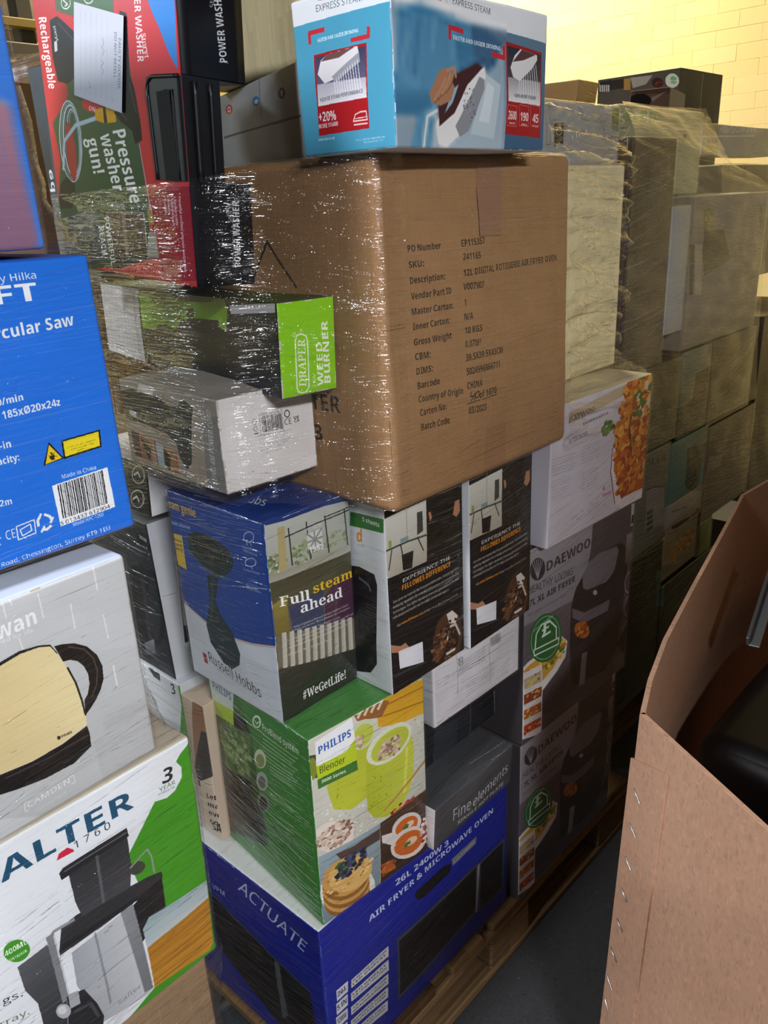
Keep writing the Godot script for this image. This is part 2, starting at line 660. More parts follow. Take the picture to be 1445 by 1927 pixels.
func build_saw_pallet() -> void:
	var saw := Canvas.new(self, 1044, 718, "#1f70da", 331)
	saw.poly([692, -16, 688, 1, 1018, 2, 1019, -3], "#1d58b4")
	saw.text("by Hilka", "reg", "#e9e9ea", 804, 46, 101.0, -1.5, 0.0, -16.3)
	saw.text("FT", "bold", "#f2f4f6", 799, 93, 101.1, 0.2, 0.0, -40.1)
	saw.text("Circular Saw", "bold", "#e9e9ea", 744, 172, 232.1, -10.0, 0.0, -28.1)
	saw.text("0/min", "bold", "#e9e9ea", 751, 319, 62.6, -1.7, 0.0, -16.6)
	saw.text("185xØ20x24z", "bold", "#e9e9ea", 757, 352, 144.4, -4.0, 0.0, -18.4)
	saw.text("-in", "bold", "#e9e9ea", 735, 421, 26.6, -0.5, 0.0, -17.0)
	saw.text("Capacity:", "bold", "#e9e9ea", 686, 456, 87.9, 1.4, 0.0, -16.9)
	saw.text("2m", "bold", "#e9e9ea", 705, 557, 29.1, 1.1, 0.0, -16.0)
	saw.poly([828, 486, 884, 481, 854, 431], "#141414")
	saw.poly([834, 484, 879, 479, 853, 438], "#e8c51c")
	saw.specks(856, 468, 7, 8, 5, 5.0, ["#222222"])
	saw.line([846, 465, 867, 471], 1.3, "#222222")
	saw.line([853, 457, 860, 478], 1.3, "#222222")
	saw.line([863, 460, 849, 476], 1.3, "#222222")
	saw.line([867, 471, 846, 465], 1.3, "#222222")
	saw.line([860, 478, 853, 457], 1.3, "#222222")
	saw.line([849, 476, 863, 460], 1.3, "#222222")
	saw.poly([886, 435, 992, 431, 989, 477, 883, 483], "#161616")
	saw.poly([890, 439, 987, 435, 985, 473, 888, 478], "#e8d322")
	saw.text("ATTENTION: LASER RADIATION", "reg", "#6b5a10", 898, 459, 77.5, -3.0, 0.0, -3.3)
	saw.text("DO NOT STARE INTO BEAM", "reg", "#6b5a10", 904, 466, 63.8, -2.3, 0.0, -3.3)
	saw.text("CLASS 2", "reg", "#6b5a10", 922, 472, 25.6, -0.9, 0.0, -3.4)
	saw.text("LASER PRODUCT", "reg", "#6b5a10", 914, 479, 41.1, -1.3, 0.0, -3.4)
	saw.text("EN60825-1 2014", "reg", "#6b5a10", 911, 486, 45.7, -1.4, 0.0, -3.4)
	saw.text("Made in China", "reg", "#e9e9ea", 869, 532, 93.6, -0.7, 0.0, -11.3)
	saw.poly([839, 542, 994, 534, 995, 646, 840, 653], "#eef0f2")
	saw.bars(850, 544, 985, 538, 982, 630, 847, 635, "#101010")
	saw.text("5 013433 612904", "reg", "#222222", 841, 651, 139.8, -6.5, 0.0, -10.3)
	saw.text("Model HPC-1200", "reg", "#e9e9ea", 873, 663, 86.2, -2.6, 0.0, -9.6)
	saw.text("UK", "bold", "#e9e9ea", 665, 637, 26.6, -1.5, 0.0, -16.1)
	saw.text("CA", "bold", "#e9e9ea", 662, 652, 25.5, 0.0, 0.0, -13.7)
	saw.text("CE", "reg", "#e9e9ea", 703, 645, 23.9, -0.8, 0.0, -23.7)
	saw.line([732, 618, 778, 614, 775, 649, 730, 653, 732, 618], 2.9, "#e9e9ea")
	saw.line([739, 629, 766, 622, 767, 639, 742, 646, 739, 629], 2.9, "#e9e9ea")
	saw.line([806, 609, 818, 618, 821, 629], 6.8, "#e9e9ea")
	saw.line([825, 623, 817, 634], 6.1, "#e9e9ea")
	saw.line([816, 643, 804, 649, 794, 646], 6.9, "#e9e9ea")
	saw.line([799, 640, 790, 651], 6.0, "#e9e9ea")
	saw.line([785, 633, 786, 619, 793, 611], 6.8, "#e9e9ea")
	saw.line([797, 605, 789, 616], 5.9, "#e9e9ea")
	saw.text("ark Road, Chessington, Surrey KT9 1EU", "reg", "#e9e9ea", 645, 709, 325.1, -5.6, 0.0, -11.8)
	saw.wear("#8f8a80", 70, 5)
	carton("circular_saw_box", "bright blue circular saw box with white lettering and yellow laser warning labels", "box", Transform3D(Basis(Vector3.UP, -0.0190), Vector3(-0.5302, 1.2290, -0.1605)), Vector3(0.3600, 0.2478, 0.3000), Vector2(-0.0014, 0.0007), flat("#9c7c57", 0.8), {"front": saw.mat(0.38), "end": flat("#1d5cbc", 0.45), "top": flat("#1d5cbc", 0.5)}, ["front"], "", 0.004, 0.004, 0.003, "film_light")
	var vio := Canvas.new(self, 600, 445, "#3f80e0", 334)
	vio.grad([453, 281, 577, 287, 588, 291, 588, 346, 590, 393, 592, 431, 585, 462, 381, 446], "#a8849c", "#84607c")
	vio.poly([454, 278, 578, 284, 590, 288, 588, 291, 577, 287, 453, 281], "#7fa2d8")
	vio.soft(523, 261, 635, 447, 8)
	carton("violet_box", "box with blue border and dull violet front, top of the left stack under film", "box", Transform3D(Basis(Vector3.UP, -0.0000), Vector3(-0.5931, 1.4837, -0.1500)), Vector3(0.4000, 0.2972, 0.3000), Vector2(0.0006, -0.0003), flat("#2c5fb8", 0.5), {"front": vio.mat(0.4), "end": flat("#2f68c6", 0.45)}, ["front", "end"], "", 0.004, 0.004, 0.003, "film_light")
	var ket := Canvas.new(self, 949, 546, "#c6c8c9", 324)
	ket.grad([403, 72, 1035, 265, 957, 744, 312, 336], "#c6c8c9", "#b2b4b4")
	ket.line([735, 15, 736, 72], 3.1, "#dfe0e0")
	ket.line([801, 67, 800, 128], 3.3, "#dfe0e0")
	ket.line([869, 0, 869, 60], 3.4, "#dfe0e0")
	ket.line([872, 125, 874, 188], 3.5, "#dfe0e0")
	ket.line([675, 95, 678, 123], 3.1, "#dfe0e0")
	ket.line([874, 261, 874, 315], 3.7, "#dfe0e0")
	ket.line([659, 7, 660, 40], 3.0, "#dfe0e0")
	ket.line([675, 3, 677, 18], 3.0, "#dfe0e0")
	ket.line([560, 7, 982, 49], 0.9, "#bfc1c2")
	ket.line([549, 58, 971, 110], 0.9, "#bfc1c2")
	ket.line([537, 112, 960, 176], 1.0, "#bfc1c2")
	ket.text("Swan", "bold", "#eef0f2", 608, 81, 111.8, -3.0, 0.0, -36.9)
	ket.text("designed for life", "reg", "#e6e8ea", 595, 89, 112.5, 4.2, 0.0, -9.9)
	ket.poly([541, 149, 629, 128, 670, 123, 711, 129, 737, 139, 750, 168, 739, 167, 625, 142, 539, 157], "#1b1512")
	ket.poly([745, 147, 764, 151, 792, 162, 819, 183, 839, 215, 847, 248, 844, 281, 832, 304, 816, 324, 798, 339, 784, 349, 788, 311, 799, 299, 808, 275, 809, 250, 803, 227, 791, 208, 774, 196, 758, 193], "#1d1917")
	ket.line([777, 164, 811, 186, 828, 217, 833, 254, 824, 287, 807, 312], 3.4, "#4a423c")
	ket.grad([539, 157, 627, 136, 669, 130, 710, 133, 736, 143, 750, 172, 764, 212, 775, 256, 781, 304, 784, 357, 782, 376, 717, 390, 643, 391, 575, 381, 481, 360], "#d2bb87", "#e8d8a6", true)
	ket.line([765, 212, 776, 256, 782, 307, 784, 349], 4.6, "#241c18")
	ket.poly([481, 361, 574, 382, 643, 392, 717, 391, 782, 378, 785, 398, 784, 437, 736, 456, 667, 452, 597, 438, 471, 405], "#171514")
	ket.line([582, 397, 676, 406, 779, 404], 3.7, "#3d3733")
	ket.text("swan", "bold", "#3a3026", 718, 373, 25.6, 2.7, 0.0, -8.3)
	ket.poly([717, 372, 716, 373, 715, 374, 714, 375, 713, 375, 712, 375, 711, 374, 709, 373, 709, 372, 708, 370, 708, 368, 708, 367, 708, 366, 709, 365, 710, 364, 711, 364, 713, 364, 714, 365, 715, 366, 716, 368, 716, 369, 717, 371], "#3a3026")
	ket.text("CAMDEN", "reg", "#dfe1e2", 612, 500, 103.7, -1.7, 0.0, -14.1)
	ket.text("COLLECTION", "reg", "#d0d2d3", 629, 522, 72.6, -2.6, 0.0, -7.1)
	ket.line([617, 483, 606, 482, 605, 506, 613, 506], 2.1, "#d8dada")
	ket.line([717, 484, 728, 485, 728, 505, 718, 504], 2.2, "#d8dada")
	ket.wear("#b09a80", 60, 6)
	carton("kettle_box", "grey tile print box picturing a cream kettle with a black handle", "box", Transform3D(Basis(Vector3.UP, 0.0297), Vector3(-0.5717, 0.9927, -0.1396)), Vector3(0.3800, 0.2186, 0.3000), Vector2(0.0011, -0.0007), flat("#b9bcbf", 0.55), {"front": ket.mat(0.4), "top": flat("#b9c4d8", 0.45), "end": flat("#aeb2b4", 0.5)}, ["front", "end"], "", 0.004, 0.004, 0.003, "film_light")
	var sal := Canvas.new(self, 999, 750, "#dde0e4", 320)
	sal.poly([1033, -1, 964, 39, 951, 53, 964, 78, 961, 109, 934, 134, 908, 139, 871, 127, 820, 183, 773, 237, 786, 308, 817, 478, 1099, 521, 1083, 289, 1052, 20], "#3f8f1b")
	sal.poly([672, 758, 792, 707, 978, 732, 1076, 726, 1060, 863, 906, 763, 698, 785], "#3f8a1c")
	sal.poly([997, 485, 1103, 486, 1060, 863, 972, 733], "#3f8a1c")
	sal.text("3", "bold", "#20242a", 901, 93, 30.7, 6.4, 9.5, -42.1)
	sal.text("YEAR", "reg", "#3c6a30", 890, 109, 49.0, 5.3, 0.0, -11.8)
	sal.text("GUARANTEE", "reg", "#55684f", 885, 117, 50.7, 7.7, 0.0, -5.9)
	sal.text("SALTER", "bold", "#174a68", 424, 89, 391.2, 16.5, 0.0, -52.9)
	sal.text("1 7 6 0", "reg", "#35424c", 651, 121, 94.3, 1.4, 0.0, -20.0)
	sal.poly([604, 121, 613, 107, 635, 105, 647, 119, 648, 125], "#c4213f")
	sal.poly([415, 403, 404, 463, 417, 477], "#dde0e4")
	sal.grad([467, 328, 541, 323, 557, 523, 543, 633, 494, 583, 492, 472, 471, 407], "#55565a", "#222326")
	sal.poly([764, 390, 859, 352, 856, 465, 774, 523], "#19191b")
	sal.grad([591, 395, 767, 384, 787, 705, 767, 714, 634, 682, 588, 505], "#9a9da2", "#c4c6ca", true)
	sal.grad([730, 383, 767, 384, 785, 703, 759, 697], "#85888c", "#6d7074")
	sal.line([656, 389, 661, 635], 6.2, "#85888c")
	sal.poly([581, 303, 623, 300, 818, 335, 860, 348, 862, 366, 765, 383, 560, 380], "#2b2b2e")
	sal.poly([562, 372, 765, 380, 812, 391, 812, 374, 574, 352], "#202023")
	sal.grad([624, 179, 782, 173, 781, 265, 768, 328, 634, 315, 625, 259], "#2e2e31", "#404044")
	sal.poly([603, 158, 614, 150, 785, 149, 787, 177, 605, 179], "#232326")
	sal.line([616, 162, 782, 162], 3.8, "#5a5a5e")
	sal.line([698, 176, 693, 319], 7.9, "#56565a")
	sal.poly([817, 288, 818, 294, 817, 300, 814, 304, 809, 307, 803, 308, 797, 308, 791, 305, 784, 301, 779, 296, 775, 290, 773, 284, 772, 278, 773, 273, 776, 269, 780, 266, 786, 265, 792, 265, 799, 267, 805, 271, 810, 276, 814, 282], "#3a4034")
	sal.line([777, 273, 830, 251, 839, 280, 840, 338], 4.7, "#8d9092")
	sal.line([613, 308, 562, 301, 551, 310], 8.9, "#8b8d90")
	sal.line([551, 308, 556, 519], 19.3, "#7c7e82")
	sal.line([560, 312, 565, 519], 4.3, "#c3c5c8")
	sal.poly([559, 513, 602, 528, 627, 602, 639, 662, 628, 720, 544, 634], "#1d1d20")
	sal.line([571, 577, 611, 587, 625, 648], 8.5, "#3d3d42")
	sal.poly([562, 510, 588, 520, 587, 563, 561, 557], "#9a9ca0")
	sal.poly([561, 565, 559, 571, 556, 575, 552, 576, 548, 576, 543, 573, 538, 568, 534, 562, 530, 554, 528, 547, 527, 539, 527, 532, 529, 527, 532, 523, 536, 522, 541, 522, 545, 525, 550, 529, 555, 536, 558, 543, 560, 551, 561, 558], "#a7a9ad")
	sal.poly([552, 551, 551, 555, 549, 557, 546, 558, 544, 558, 541, 556, 538, 553, 535, 549, 533, 545, 532, 541, 532, 536, 532, 532, 533, 529, 535, 527, 537, 526, 540, 526, 543, 528, 545, 530, 548, 534, 550, 538, 551, 543, 552, 547], "#c8cace")
	sal.poly([502, 294, 502, 303, 499, 311, 494, 316, 488, 319, 480, 319, 472, 316, 464, 310, 457, 302, 452, 293, 448, 283, 446, 273, 447, 265, 449, 257, 454, 252, 460, 249, 467, 249, 475, 252, 483, 257, 490, 265, 496, 274, 500, 284], "#3c8f1e")
	sal.text("400ML", "bold", "#e8efe2", 448, 280, 50.5, 3.3, 0.0, -15.1)
	sal.text("CONTAINER", "bold", "#d5e4cc", 449, 300, 45.7, 4.6, 0.0, -8.1)
	sal.text("gs.", "reg", "#30383f", 419, 404, 44.9, 14.1, 0.0, -21.0)
	sal.text("rray.", "reg", "#5f7058", 404, 463, 65.5, 20.9, 0.0, -18.5)
	sal.text("Salter", "reg", "#77797d", 681, 666, 71.5, 2.6, 0.0, -14.0)
	sal.grad([781, 484, 803, 460, 851, 468, 999, 486, 993, 550, 785, 556], "#8fa2a8", "#b4bcbc")
	sal.grad([785, 554, 993, 547, 988, 717, 975, 734, 790, 709], "#a8701c", "#b98226")
	sal.line([787, 570, 994, 563], 2.9, "#c08a2c")
	sal.line([787, 586, 993, 582], 2.9, "#8e5c14")
	sal.line([788, 602, 992, 600], 2.9, "#a56c1a")
	sal.line([788, 617, 991, 618], 3.0, "#c08a2c")
	sal.line([788, 633, 989, 637], 3.0, "#8e5c14")
	sal.line([789, 649, 988, 655], 3.0, "#a56c1a")
	sal.line([789, 665, 987, 674], 3.0, "#c08a2c")
	sal.line([789, 682, 986, 693], 3.0, "#8e5c14")
	sal.line([790, 698, 985, 711], 3.0, "#a56c1a")
	sal.soft(738, 393, 1017, 887, 3)
	sal.poly([786, 751, 896, 748, 915, 779, 907, 798, 784, 786], "#dde0e4")
	sal.wear("#d8dcd2", 60, 5)
	carton("juicer_box", "white and green box picturing a steel and black juicer, bottom left", "box", Transform3D(Basis(Vector3.UP, 0.0008), Vector3(-0.5457, 0.6882, -0.1562)), Vector3(0.4000, 0.3003, 0.3200), Vector2(0.0057, -0.0032), flat("#3f8a1c", 0.5), {"front": sal.mat(0.4), "top": flat("#c4b9a4", 0.6), "end": flat("#3b8420", 0.45)}, ["front", "top", "end"], "", 0.004, 0.007, 0.003, "film_light")
	left_pallet()

func build_rotisserie_carton() -> void:
	var cf := Canvas.new(self, 1314, 1333, "#94704c", 201)
	cf.kraft(9000, 0.92, 1.07)
	cf.poly([594, 26, 756, 23, 734, 312, 574, 307], "#86604a")
	cf.poly([612, 1107, 770, 1120, 772, 1396, 597, 1410], "#8d6747")
	cf.text("PO Number", "bold", "#2e2722", 155, 338, 182.5, 0.1, 0.0, -23.8)
	cf.text("SKU:", "bold", "#2e2722", 154, 395, 82.9, -0.2, 0.0, -24.1)
	cf.text("Description:", "bold", "#2e2722", 155, 452, 199.2, 1.3, 0.0, -24.4)
	cf.text("Vendor Part ID", "bold", "#2e2722", 156, 509, 231.6, 1.3, 0.0, -24.7)
	cf.text("Master Carton:", "bold", "#2e2722", 156, 566, 239.1, 2.4, 0.0, -25.1)
	cf.text("Inner Carton:", "bold", "#2e2722", 158, 622, 212.6, 1.7, 0.0, -25.4)
	cf.text("Gross Weight", "bold", "#2e2722", 160, 681, 218.7, 3.3, 0.0, -25.7)
	cf.text("CBM:", "bold", "#2e2722", 162, 737, 87.0, 3.1, 0.0, -26.0)
	cf.text("DIMS:", "bold", "#2e2722", 164, 794, 94.6, 2.8, 0.0, -26.4)
	cf.text("Barcode", "bold", "#2e2722", 167, 851, 133.3, 4.0, 0.0, -26.7)
	cf.text("Country of Origin", "bold", "#2e2722", 169, 905, 274.9, 16.8, 0.0, -27.0)
	cf.text("Carton No:", "bold", "#2e2722", 173, 961, 170.3, 7.3, 0.0, -27.4)
	cf.text("Batch Code", "bold", "#2e2722", 174, 1020, 184.7, 10.6, 0.0, -27.7)
	cf.text("EP115357", "bold", "#2e2722", 455, 339, 157.0, -1.4, 0.0, -25.5)
	cf.text("241165", "bold", "#2e2722", 461, 390, 114.3, 2.1, 0.0, -25.8)
	cf.text("12L DIGITAL ROTISSERIE AIR FRYER OVEN", "bold", "#2e2722", 463, 452, 712.2, -4.9, 0.0, -26.1)
	cf.text("V007907", "bold", "#2e2722", 461, 505, 134.2, 3.3, 0.0, -26.4)
	cf.text("1", "bold", "#2e2722", 466, 567, 10.3, 0.3, 0.0, -26.8)
	cf.text("N/A", "bold", "#2e2722", 465, 624, 56.7, 1.1, 0.0, -27.1)
	cf.text("10 KGS", "bold", "#2e2722", 465, 679, 118.5, 4.0, 0.0, -27.4)
	cf.text("0.07M³", "bold", "#2e2722", 467, 735, 106.8, 5.4, 0.0, -27.7)
	cf.text("39.5X39.5X43CM", "bold", "#2e2722", 469, 791, 270.0, 8.2, 0.0, -28.1)
	cf.text("5024996866711", "bold", "#2e2722", 470, 849, 241.8, 8.3, 0.0, -28.4)
	cf.text("CHINA", "bold", "#2e2722", 472, 909, 106.1, 5.0, 0.0, -28.8)
	cf.text("of 1070", "bold", "#2e2722", 557, 965, 127.2, 1.8, 0.0, -29.6)
	cf.text("03/2023", "bold", "#2e2722", 484, 1018, 124.1, 9.0, 0.0, -29.5)
	cf.line([472, 972, 563, 972], 3.6, "#2e2722")
	cf.line([579, 974, 684, 973], 3.8, "#2e2722")
	cf.line([499, 925, 495, 945, 517, 946, 500, 965, 527, 935, 522, 966], 4.9, "#2e2722")
	cf.line([554, 950, 551, 953, 547, 956, 543, 957, 539, 958, 535, 957, 532, 956, 529, 954, 528, 951, 528, 947, 528, 944, 530, 940, 533, 937, 537, 935, 541, 933, 545, 932, 549, 933, 552, 934, 555, 936, 556, 939, 556, 943, 556, 946, 554, 950], 5.0, "#2e2722")
	var cs := Canvas.new(self, 800, 860, "#94704c", 214)
	cs.kraft(4200, 0.9, 1.08)
	cs.line([334, 294, 416, 185, 514, 296], 7.4, "#33302c")
	cs.text("TER", "bold", "#3a2e24", 526, 610, 114.6, -2.0, 0.0, -43.9)
	cs.text("3", "bold", "#3a2e24", 526, 695, 32.7, 0.5, 0.0, -43.1)
	cs.text("12L AIR FRY", "bold", "#3a2e24", 32, 624, 478.2, -13.3, 0.0, -50.5)
	var ct := Canvas.new(self, 500, 480, "#94704c", 9)
	ct.kraft(1500, 0.9, 1.08)
	cf.wear("#b08d66", 80, 8)
	var o := carton("rotisserie_oven_carton", "large brown carton with printed shipping data, on the shredder boxes", "carton", Transform3D(Basis(Vector3.UP, 0.0025), Vector3(0.2139, 1.1286, -0.1978)), Vector3(0.4239, 0.4301, 0.4000), Vector2(-0.0067, 0.0041), flat("#94704c", 0.8), {"front": cf.mat(0.62), "side": cs.mat(0.6), "top": ct.mat(0.7)}, ["front", "top"], "", 0.013, 0.006, 0.005, "film_light")
	part("tape", patch("front", [Vector2(0.4520, 0.0185), Vector2(0.5753, 0.0158), Vector2(0.5582, 0.2343), Vector2(0.4368, 0.2300)], 8, 0.0006), flat("#8a6650", 0.25), o, "strip of brown tape over the top seam")

func build_iron_box() -> void:
	var irf := Canvas.new(self, 774, 394, "#6f97b2", 321)
	irf.poly([10, -55, 776, -120, 763, 79, 5, 56], "#e2e6ea")
	irf.grad([5, 56, 73, 59, 39, 240, -15, 385], "#8aa4b6", "#b4c0ca")
	irf.grad([361, 66, 763, 79, 774, 390, 332, 395], "#5e7d94", "#3c5f80")
	irf.grad([172, 290, 522, 109, 529, 393, -16, 404, -3, 310], "#86a2b4", "#a9bac6")
	irf.poly([349, 73, 426, 75, 508, 103, 467, 167, 367, 200], "#3d6284")
	irf.grad([26, 64, 116, 45, 351, 70, 368, 220, 270, 286, 171, 306, 155, 392, -10, 399], "#4d87ac", "#5d93b4")
	irf.grad([274, 112, 361, 116, 366, 221, 295, 258], "#3d769a", "#447ea2")
	irf.line([115, 74, 84, 219], 11.2, "#3f7598")
	irf.line([181, 73, 166, 152], 7.4, "#74a6c2")
	irf.grad([2, 207, 140, 234, 161, 277, 96, 310, -7, 311], "#4a86ac", "#3a7094")
	irf.line([2, 243, 139, 244], 6.4, "#6ea2c0")
	irf.poly([-7, 314, 90, 312, 62, 396, -9, 398], "#8b9fae")
	irf.line([184, 295, 138, 312, 120, 393], 8.9, "#d8dcde")
	irf.poly([180, 329, 259, 227, 413, 172, 419, 197, 326, 338, 229, 389, 192, 382], "#e4e3e2")
	irf.poly([189, 279, 253, 207, 367, 168, 405, 173, 328, 223, 267, 299, 196, 335], "#44262c")
	irf.poly([258, 237, 286, 224, 257, 273, 220, 301], "#8fb0c2")
	irf.line([263, 58, 254, 170], 10.3, "#5f97b6")
	irf.line([69, 114, 31, 199], 9.5, "#6a9ebb")
	irf.line([19, 218, 106, 229], 8.0, "#6ea2c0")
	irf.soft(-22, 3, 532, 399, 16)
	irf.line([184, 295, 138, 312, 120, 393], 8.0, "#d8dcde")
	irf.poly([180, 329, 259, 227, 413, 172, 419, 197, 326, 338, 229, 389, 192, 382], "#e4e3e2")
	irf.poly([189, 279, 253, 207, 367, 168, 405, 173, 328, 223, 267, 299, 196, 335], "#44262c")
	irf.poly([258, 237, 286, 224, 257, 273, 220, 301], "#8fb0c2")
	irf.poly([148, 254, 197, 194, 230, 186, 266, 233, 248, 268, 198, 283, 156, 276], "#a9785a")
	irf.line([170, 272, 202, 245, 225, 213], 13.1, "#7d5340")
	irf.line([169, 271, 201, 243, 224, 212], 9.6, "#b98868")
	irf.line([188, 263, 218, 236, 237, 207], 13.2, "#7d5340")
	irf.line([187, 261, 217, 235, 236, 206], 9.7, "#ae7d5d")
	irf.line([207, 253, 234, 227, 250, 201], 13.3, "#7d5340")
	irf.line([206, 252, 233, 226, 248, 200], 9.7, "#b98868")
	irf.line([225, 244, 250, 219, 262, 195], 13.4, "#7d5340")
	irf.line([224, 243, 249, 217, 261, 194], 9.8, "#ae7d5d")
	irf.line([229, 194, 266, 183, 272, 207], 8.8, "#b98468")
	irf.poly([275, 332, 387, 199, 411, 204, 416, 228, 336, 344, 296, 361], "#85868e")
	irf.specks(344, 275, 34, 48, 40, 3.8, ["#5d5e66", "#a4a6ae"])
	irf.poly([313, 338, 313, 341, 311, 343, 308, 346, 305, 347, 301, 348, 297, 348, 293, 347, 290, 346, 287, 344, 285, 342, 285, 339, 286, 336, 287, 334, 290, 332, 293, 330, 297, 329, 301, 329, 305, 330, 309, 331, 311, 333, 313, 335], "#c9cbd0")
	irf.poly([421, 190, 496, 213, 470, 363, 346, 351], "#b9c7d0")
	irf.poly([427, 210, 461, 222, 441, 320, 387, 315], "#cfd9df")
	irf.soft(96, 141, 532, 397, 4)
	irf.poly([275, 332, 392, 199, 411, 206, 413, 228, 336, 343, 296, 359], "#8b8c94")
	irf.specks(344, 275, 32, 45, 36, 3.8, ["#5d5e66", "#a4a6ae"])
	irf.line([247, 114, 248, 87, 311, 91], 12.1, "#c62a3a")
	irf.line([456, 135, 517, 140, 516, 112], 13.3, "#c62a3a")
	irf.text("FASTER AND EASIER IRONING", "bold", "#dfe9ee", 264, 115, 232.8, 8.2, 0.0, -11.1)
	irf.poly([528, 96, 739, 108, 747, 355, 531, 347], "#a11f26")
	irf.grad([536, 106, 734, 115, 737, 259, 540, 255], "#2c2c3a", "#5a5660")
	irf.grad([538, 189, 736, 191, 737, 259, 540, 255], "#9a989e", "#e4e3e6")
	irf.poly([552, 162, 577, 128, 608, 109, 709, 117, 710, 131, 678, 157, 606, 196, 567, 187], "#dddbdc")
	irf.poly([566, 146, 616, 110, 699, 117, 624, 138], "#5a3a40")
	irf.line([606, 192, 599, 236], 3.1, "#e8e8ea")
	irf.line([617, 186, 614, 236], 3.1, "#e8e8ea")
	irf.line([629, 180, 629, 235], 3.1, "#e8e8ea")
	irf.line([641, 174, 644, 234], 3.1, "#e8e8ea")
	irf.line([653, 169, 659, 233], 3.1, "#e8e8ea")
	irf.line([665, 163, 675, 232], 3.1, "#e8e8ea")
	irf.line([677, 157, 691, 231], 3.1, "#e8e8ea")
	irf.line([689, 151, 706, 231], 3.2, "#e8e8ea")
	irf.line([701, 145, 722, 230], 3.2, "#e8e8ea")
	irf.soft(532, 87, 739, 259, 2)
	irf.text("+20% MORE STEAM", "bold", "#44444a", 573, 242, 130.5, 0.7, 0.0, -10.0)
	irf.text("2600", "bold", "#ecd9d9", 543, 305, 46.3, 0.6, 0.0, -24.6)
	irf.text("WATTS", "bold", "#ecd9d9", 551, 318, 33.0, 1.2, 0.0, -5.8)
	irf.line([537, 265, 591, 267, 593, 324, 539, 323, 537, 265], 2.0, "#c86a6e")
	irf.text("190", "bold", "#ecd9d9", 614, 307, 48.1, 0.6, 0.0, -25.1)
	irf.text("G/MIN", "bold", "#ecd9d9", 622, 320, 34.3, 1.2, 0.0, -6.0)
	irf.line([607, 262, 663, 264, 666, 322, 610, 321, 607, 262], 2.1, "#c86a6e")
	irf.text("45", "bold", "#ecd9d9", 690, 309, 38.7, 1.0, 0.0, -25.6)
	irf.text("G/MIN", "bold", "#ecd9d9", 693, 322, 35.6, 1.3, 0.0, -6.1)
	irf.line([676, 259, 734, 261, 738, 320, 680, 319, 676, 259], 2.2, "#c86a6e")
	irf.text("EXPRESS STEAM", "reg", "#55585e", 266, 30, 181.8, 5.8, 0.0, -15.5)
	irf.line([239, 1, 238, 31], 2.5, "#8a8c90")
	irf.poly([87, 9, 212, 10, 212, 30, 148, 31], "#c0303c")
	var irs := Canvas.new(self, 359, 394, "#4f9fbe", 334)
	irs.poly([11, -132, 378, -81, 362, 56, 5, 60, -10, 61], "#dfe4e9")
	irs.text("EXPRESS STEAM", "reg", "#66696e", 100, 39, 169.3, 1.8, 0.0, -15.7)
	irs.poly([113, -5, 251, 2, 249, 23, 110, 14], "#c0303c")
	irs.line([66, 107, 67, 84, 125, 84], 11.0, "#c8303c")
	irs.line([228, 123, 286, 122, 287, 103], 10.3, "#c8303c")
	irs.text("FASTER AND EASIER IRONING", "bold", "#dcecf2", 99, 110, 152.8, -2.1, 0.0, -8.4)
	irs.poly([78, 138, 278, 136, 269, 338, 70, 341], "#ad2228")
	irs.grad([86, 144, 272, 143, 269, 263, 77, 265], "#3f3f5c", "#7a7890")
	irs.grad([82, 211, 271, 214, 269, 263, 77, 265], "#b4b2c0", "#e6e5ea")
	irs.poly([88, 186, 105, 154, 131, 143, 247, 139, 252, 161, 173, 203, 113, 212], "#dedcde")
	irs.poly([104, 157, 131, 143, 237, 140, 178, 157], "#70504e")
	irs.poly([144, 199, 250, 154, 254, 176, 162, 214], "#9a9ca4")
	irs.line([153, 208, 155, 245], 2.4, "#ececf0")
	irs.line([162, 204, 165, 245], 2.3, "#ececf0")
	irs.line([172, 200, 175, 244], 2.3, "#ececf0")
	irs.line([181, 196, 184, 244], 2.3, "#ececf0")
	irs.line([190, 192, 194, 244], 2.3, "#ececf0")
	irs.line([199, 189, 204, 244], 2.3, "#ececf0")
	irs.line([208, 185, 214, 244], 2.3, "#ececf0")
	irs.line([217, 181, 223, 243], 2.3, "#ececf0")
	irs.line([226, 177, 233, 243], 2.3, "#ececf0")
	irs.line([235, 174, 242, 243], 2.2, "#ececf0")
	irs.line([244, 170, 252, 243], 2.2, "#ececf0")
	irs.soft(69, 121, 278, 275, 2)
	irs.text("HIGHER STEAM PERFORMANCE", "bold", "#66666e", 88, 255, 168.3, -5.0, 0.0, -9.7)
	irs.text("+20%", "bold", "#f0e4e4", 75, 305, 72.0, 1.3, 0.0, -25.0)
	irs.text("MORE STEAM", "bold", "#f0e4e4", 73, 322, 78.6, -1.1, 0.0, -10.7)
	irs.line([213, 316, 222, 300, 241, 295, 262, 295, 264, 316, 213, 316], 3.2, "#e8c8c8")
	irs.line([217, 310, 263, 309], 2.4, "#e8c8c8")
	irs.line([215, 325, 263, 325], 3.2, "#e8c8c8")
	irs.text("www.tefal.co.uk", "bold", "#e2f0f4", 65, 354, 69.0, 0.0, 0.0, -6.1)
	irs.text("#Compared to previous models sold by Tefal", "reg", "#bfe0ea", 215, 366, 107.0, -0.6, 0.0, -4.6)
	irs.text("## Compared to Virtuo FV1320", "reg", "#bfe0ea", 244, 374, 74.2, -0.7, 0.0, -4.6)
	irf.wear("#dfe6ea", 40, 4)
	irs.wear("#cfe2ea", 40, 4)
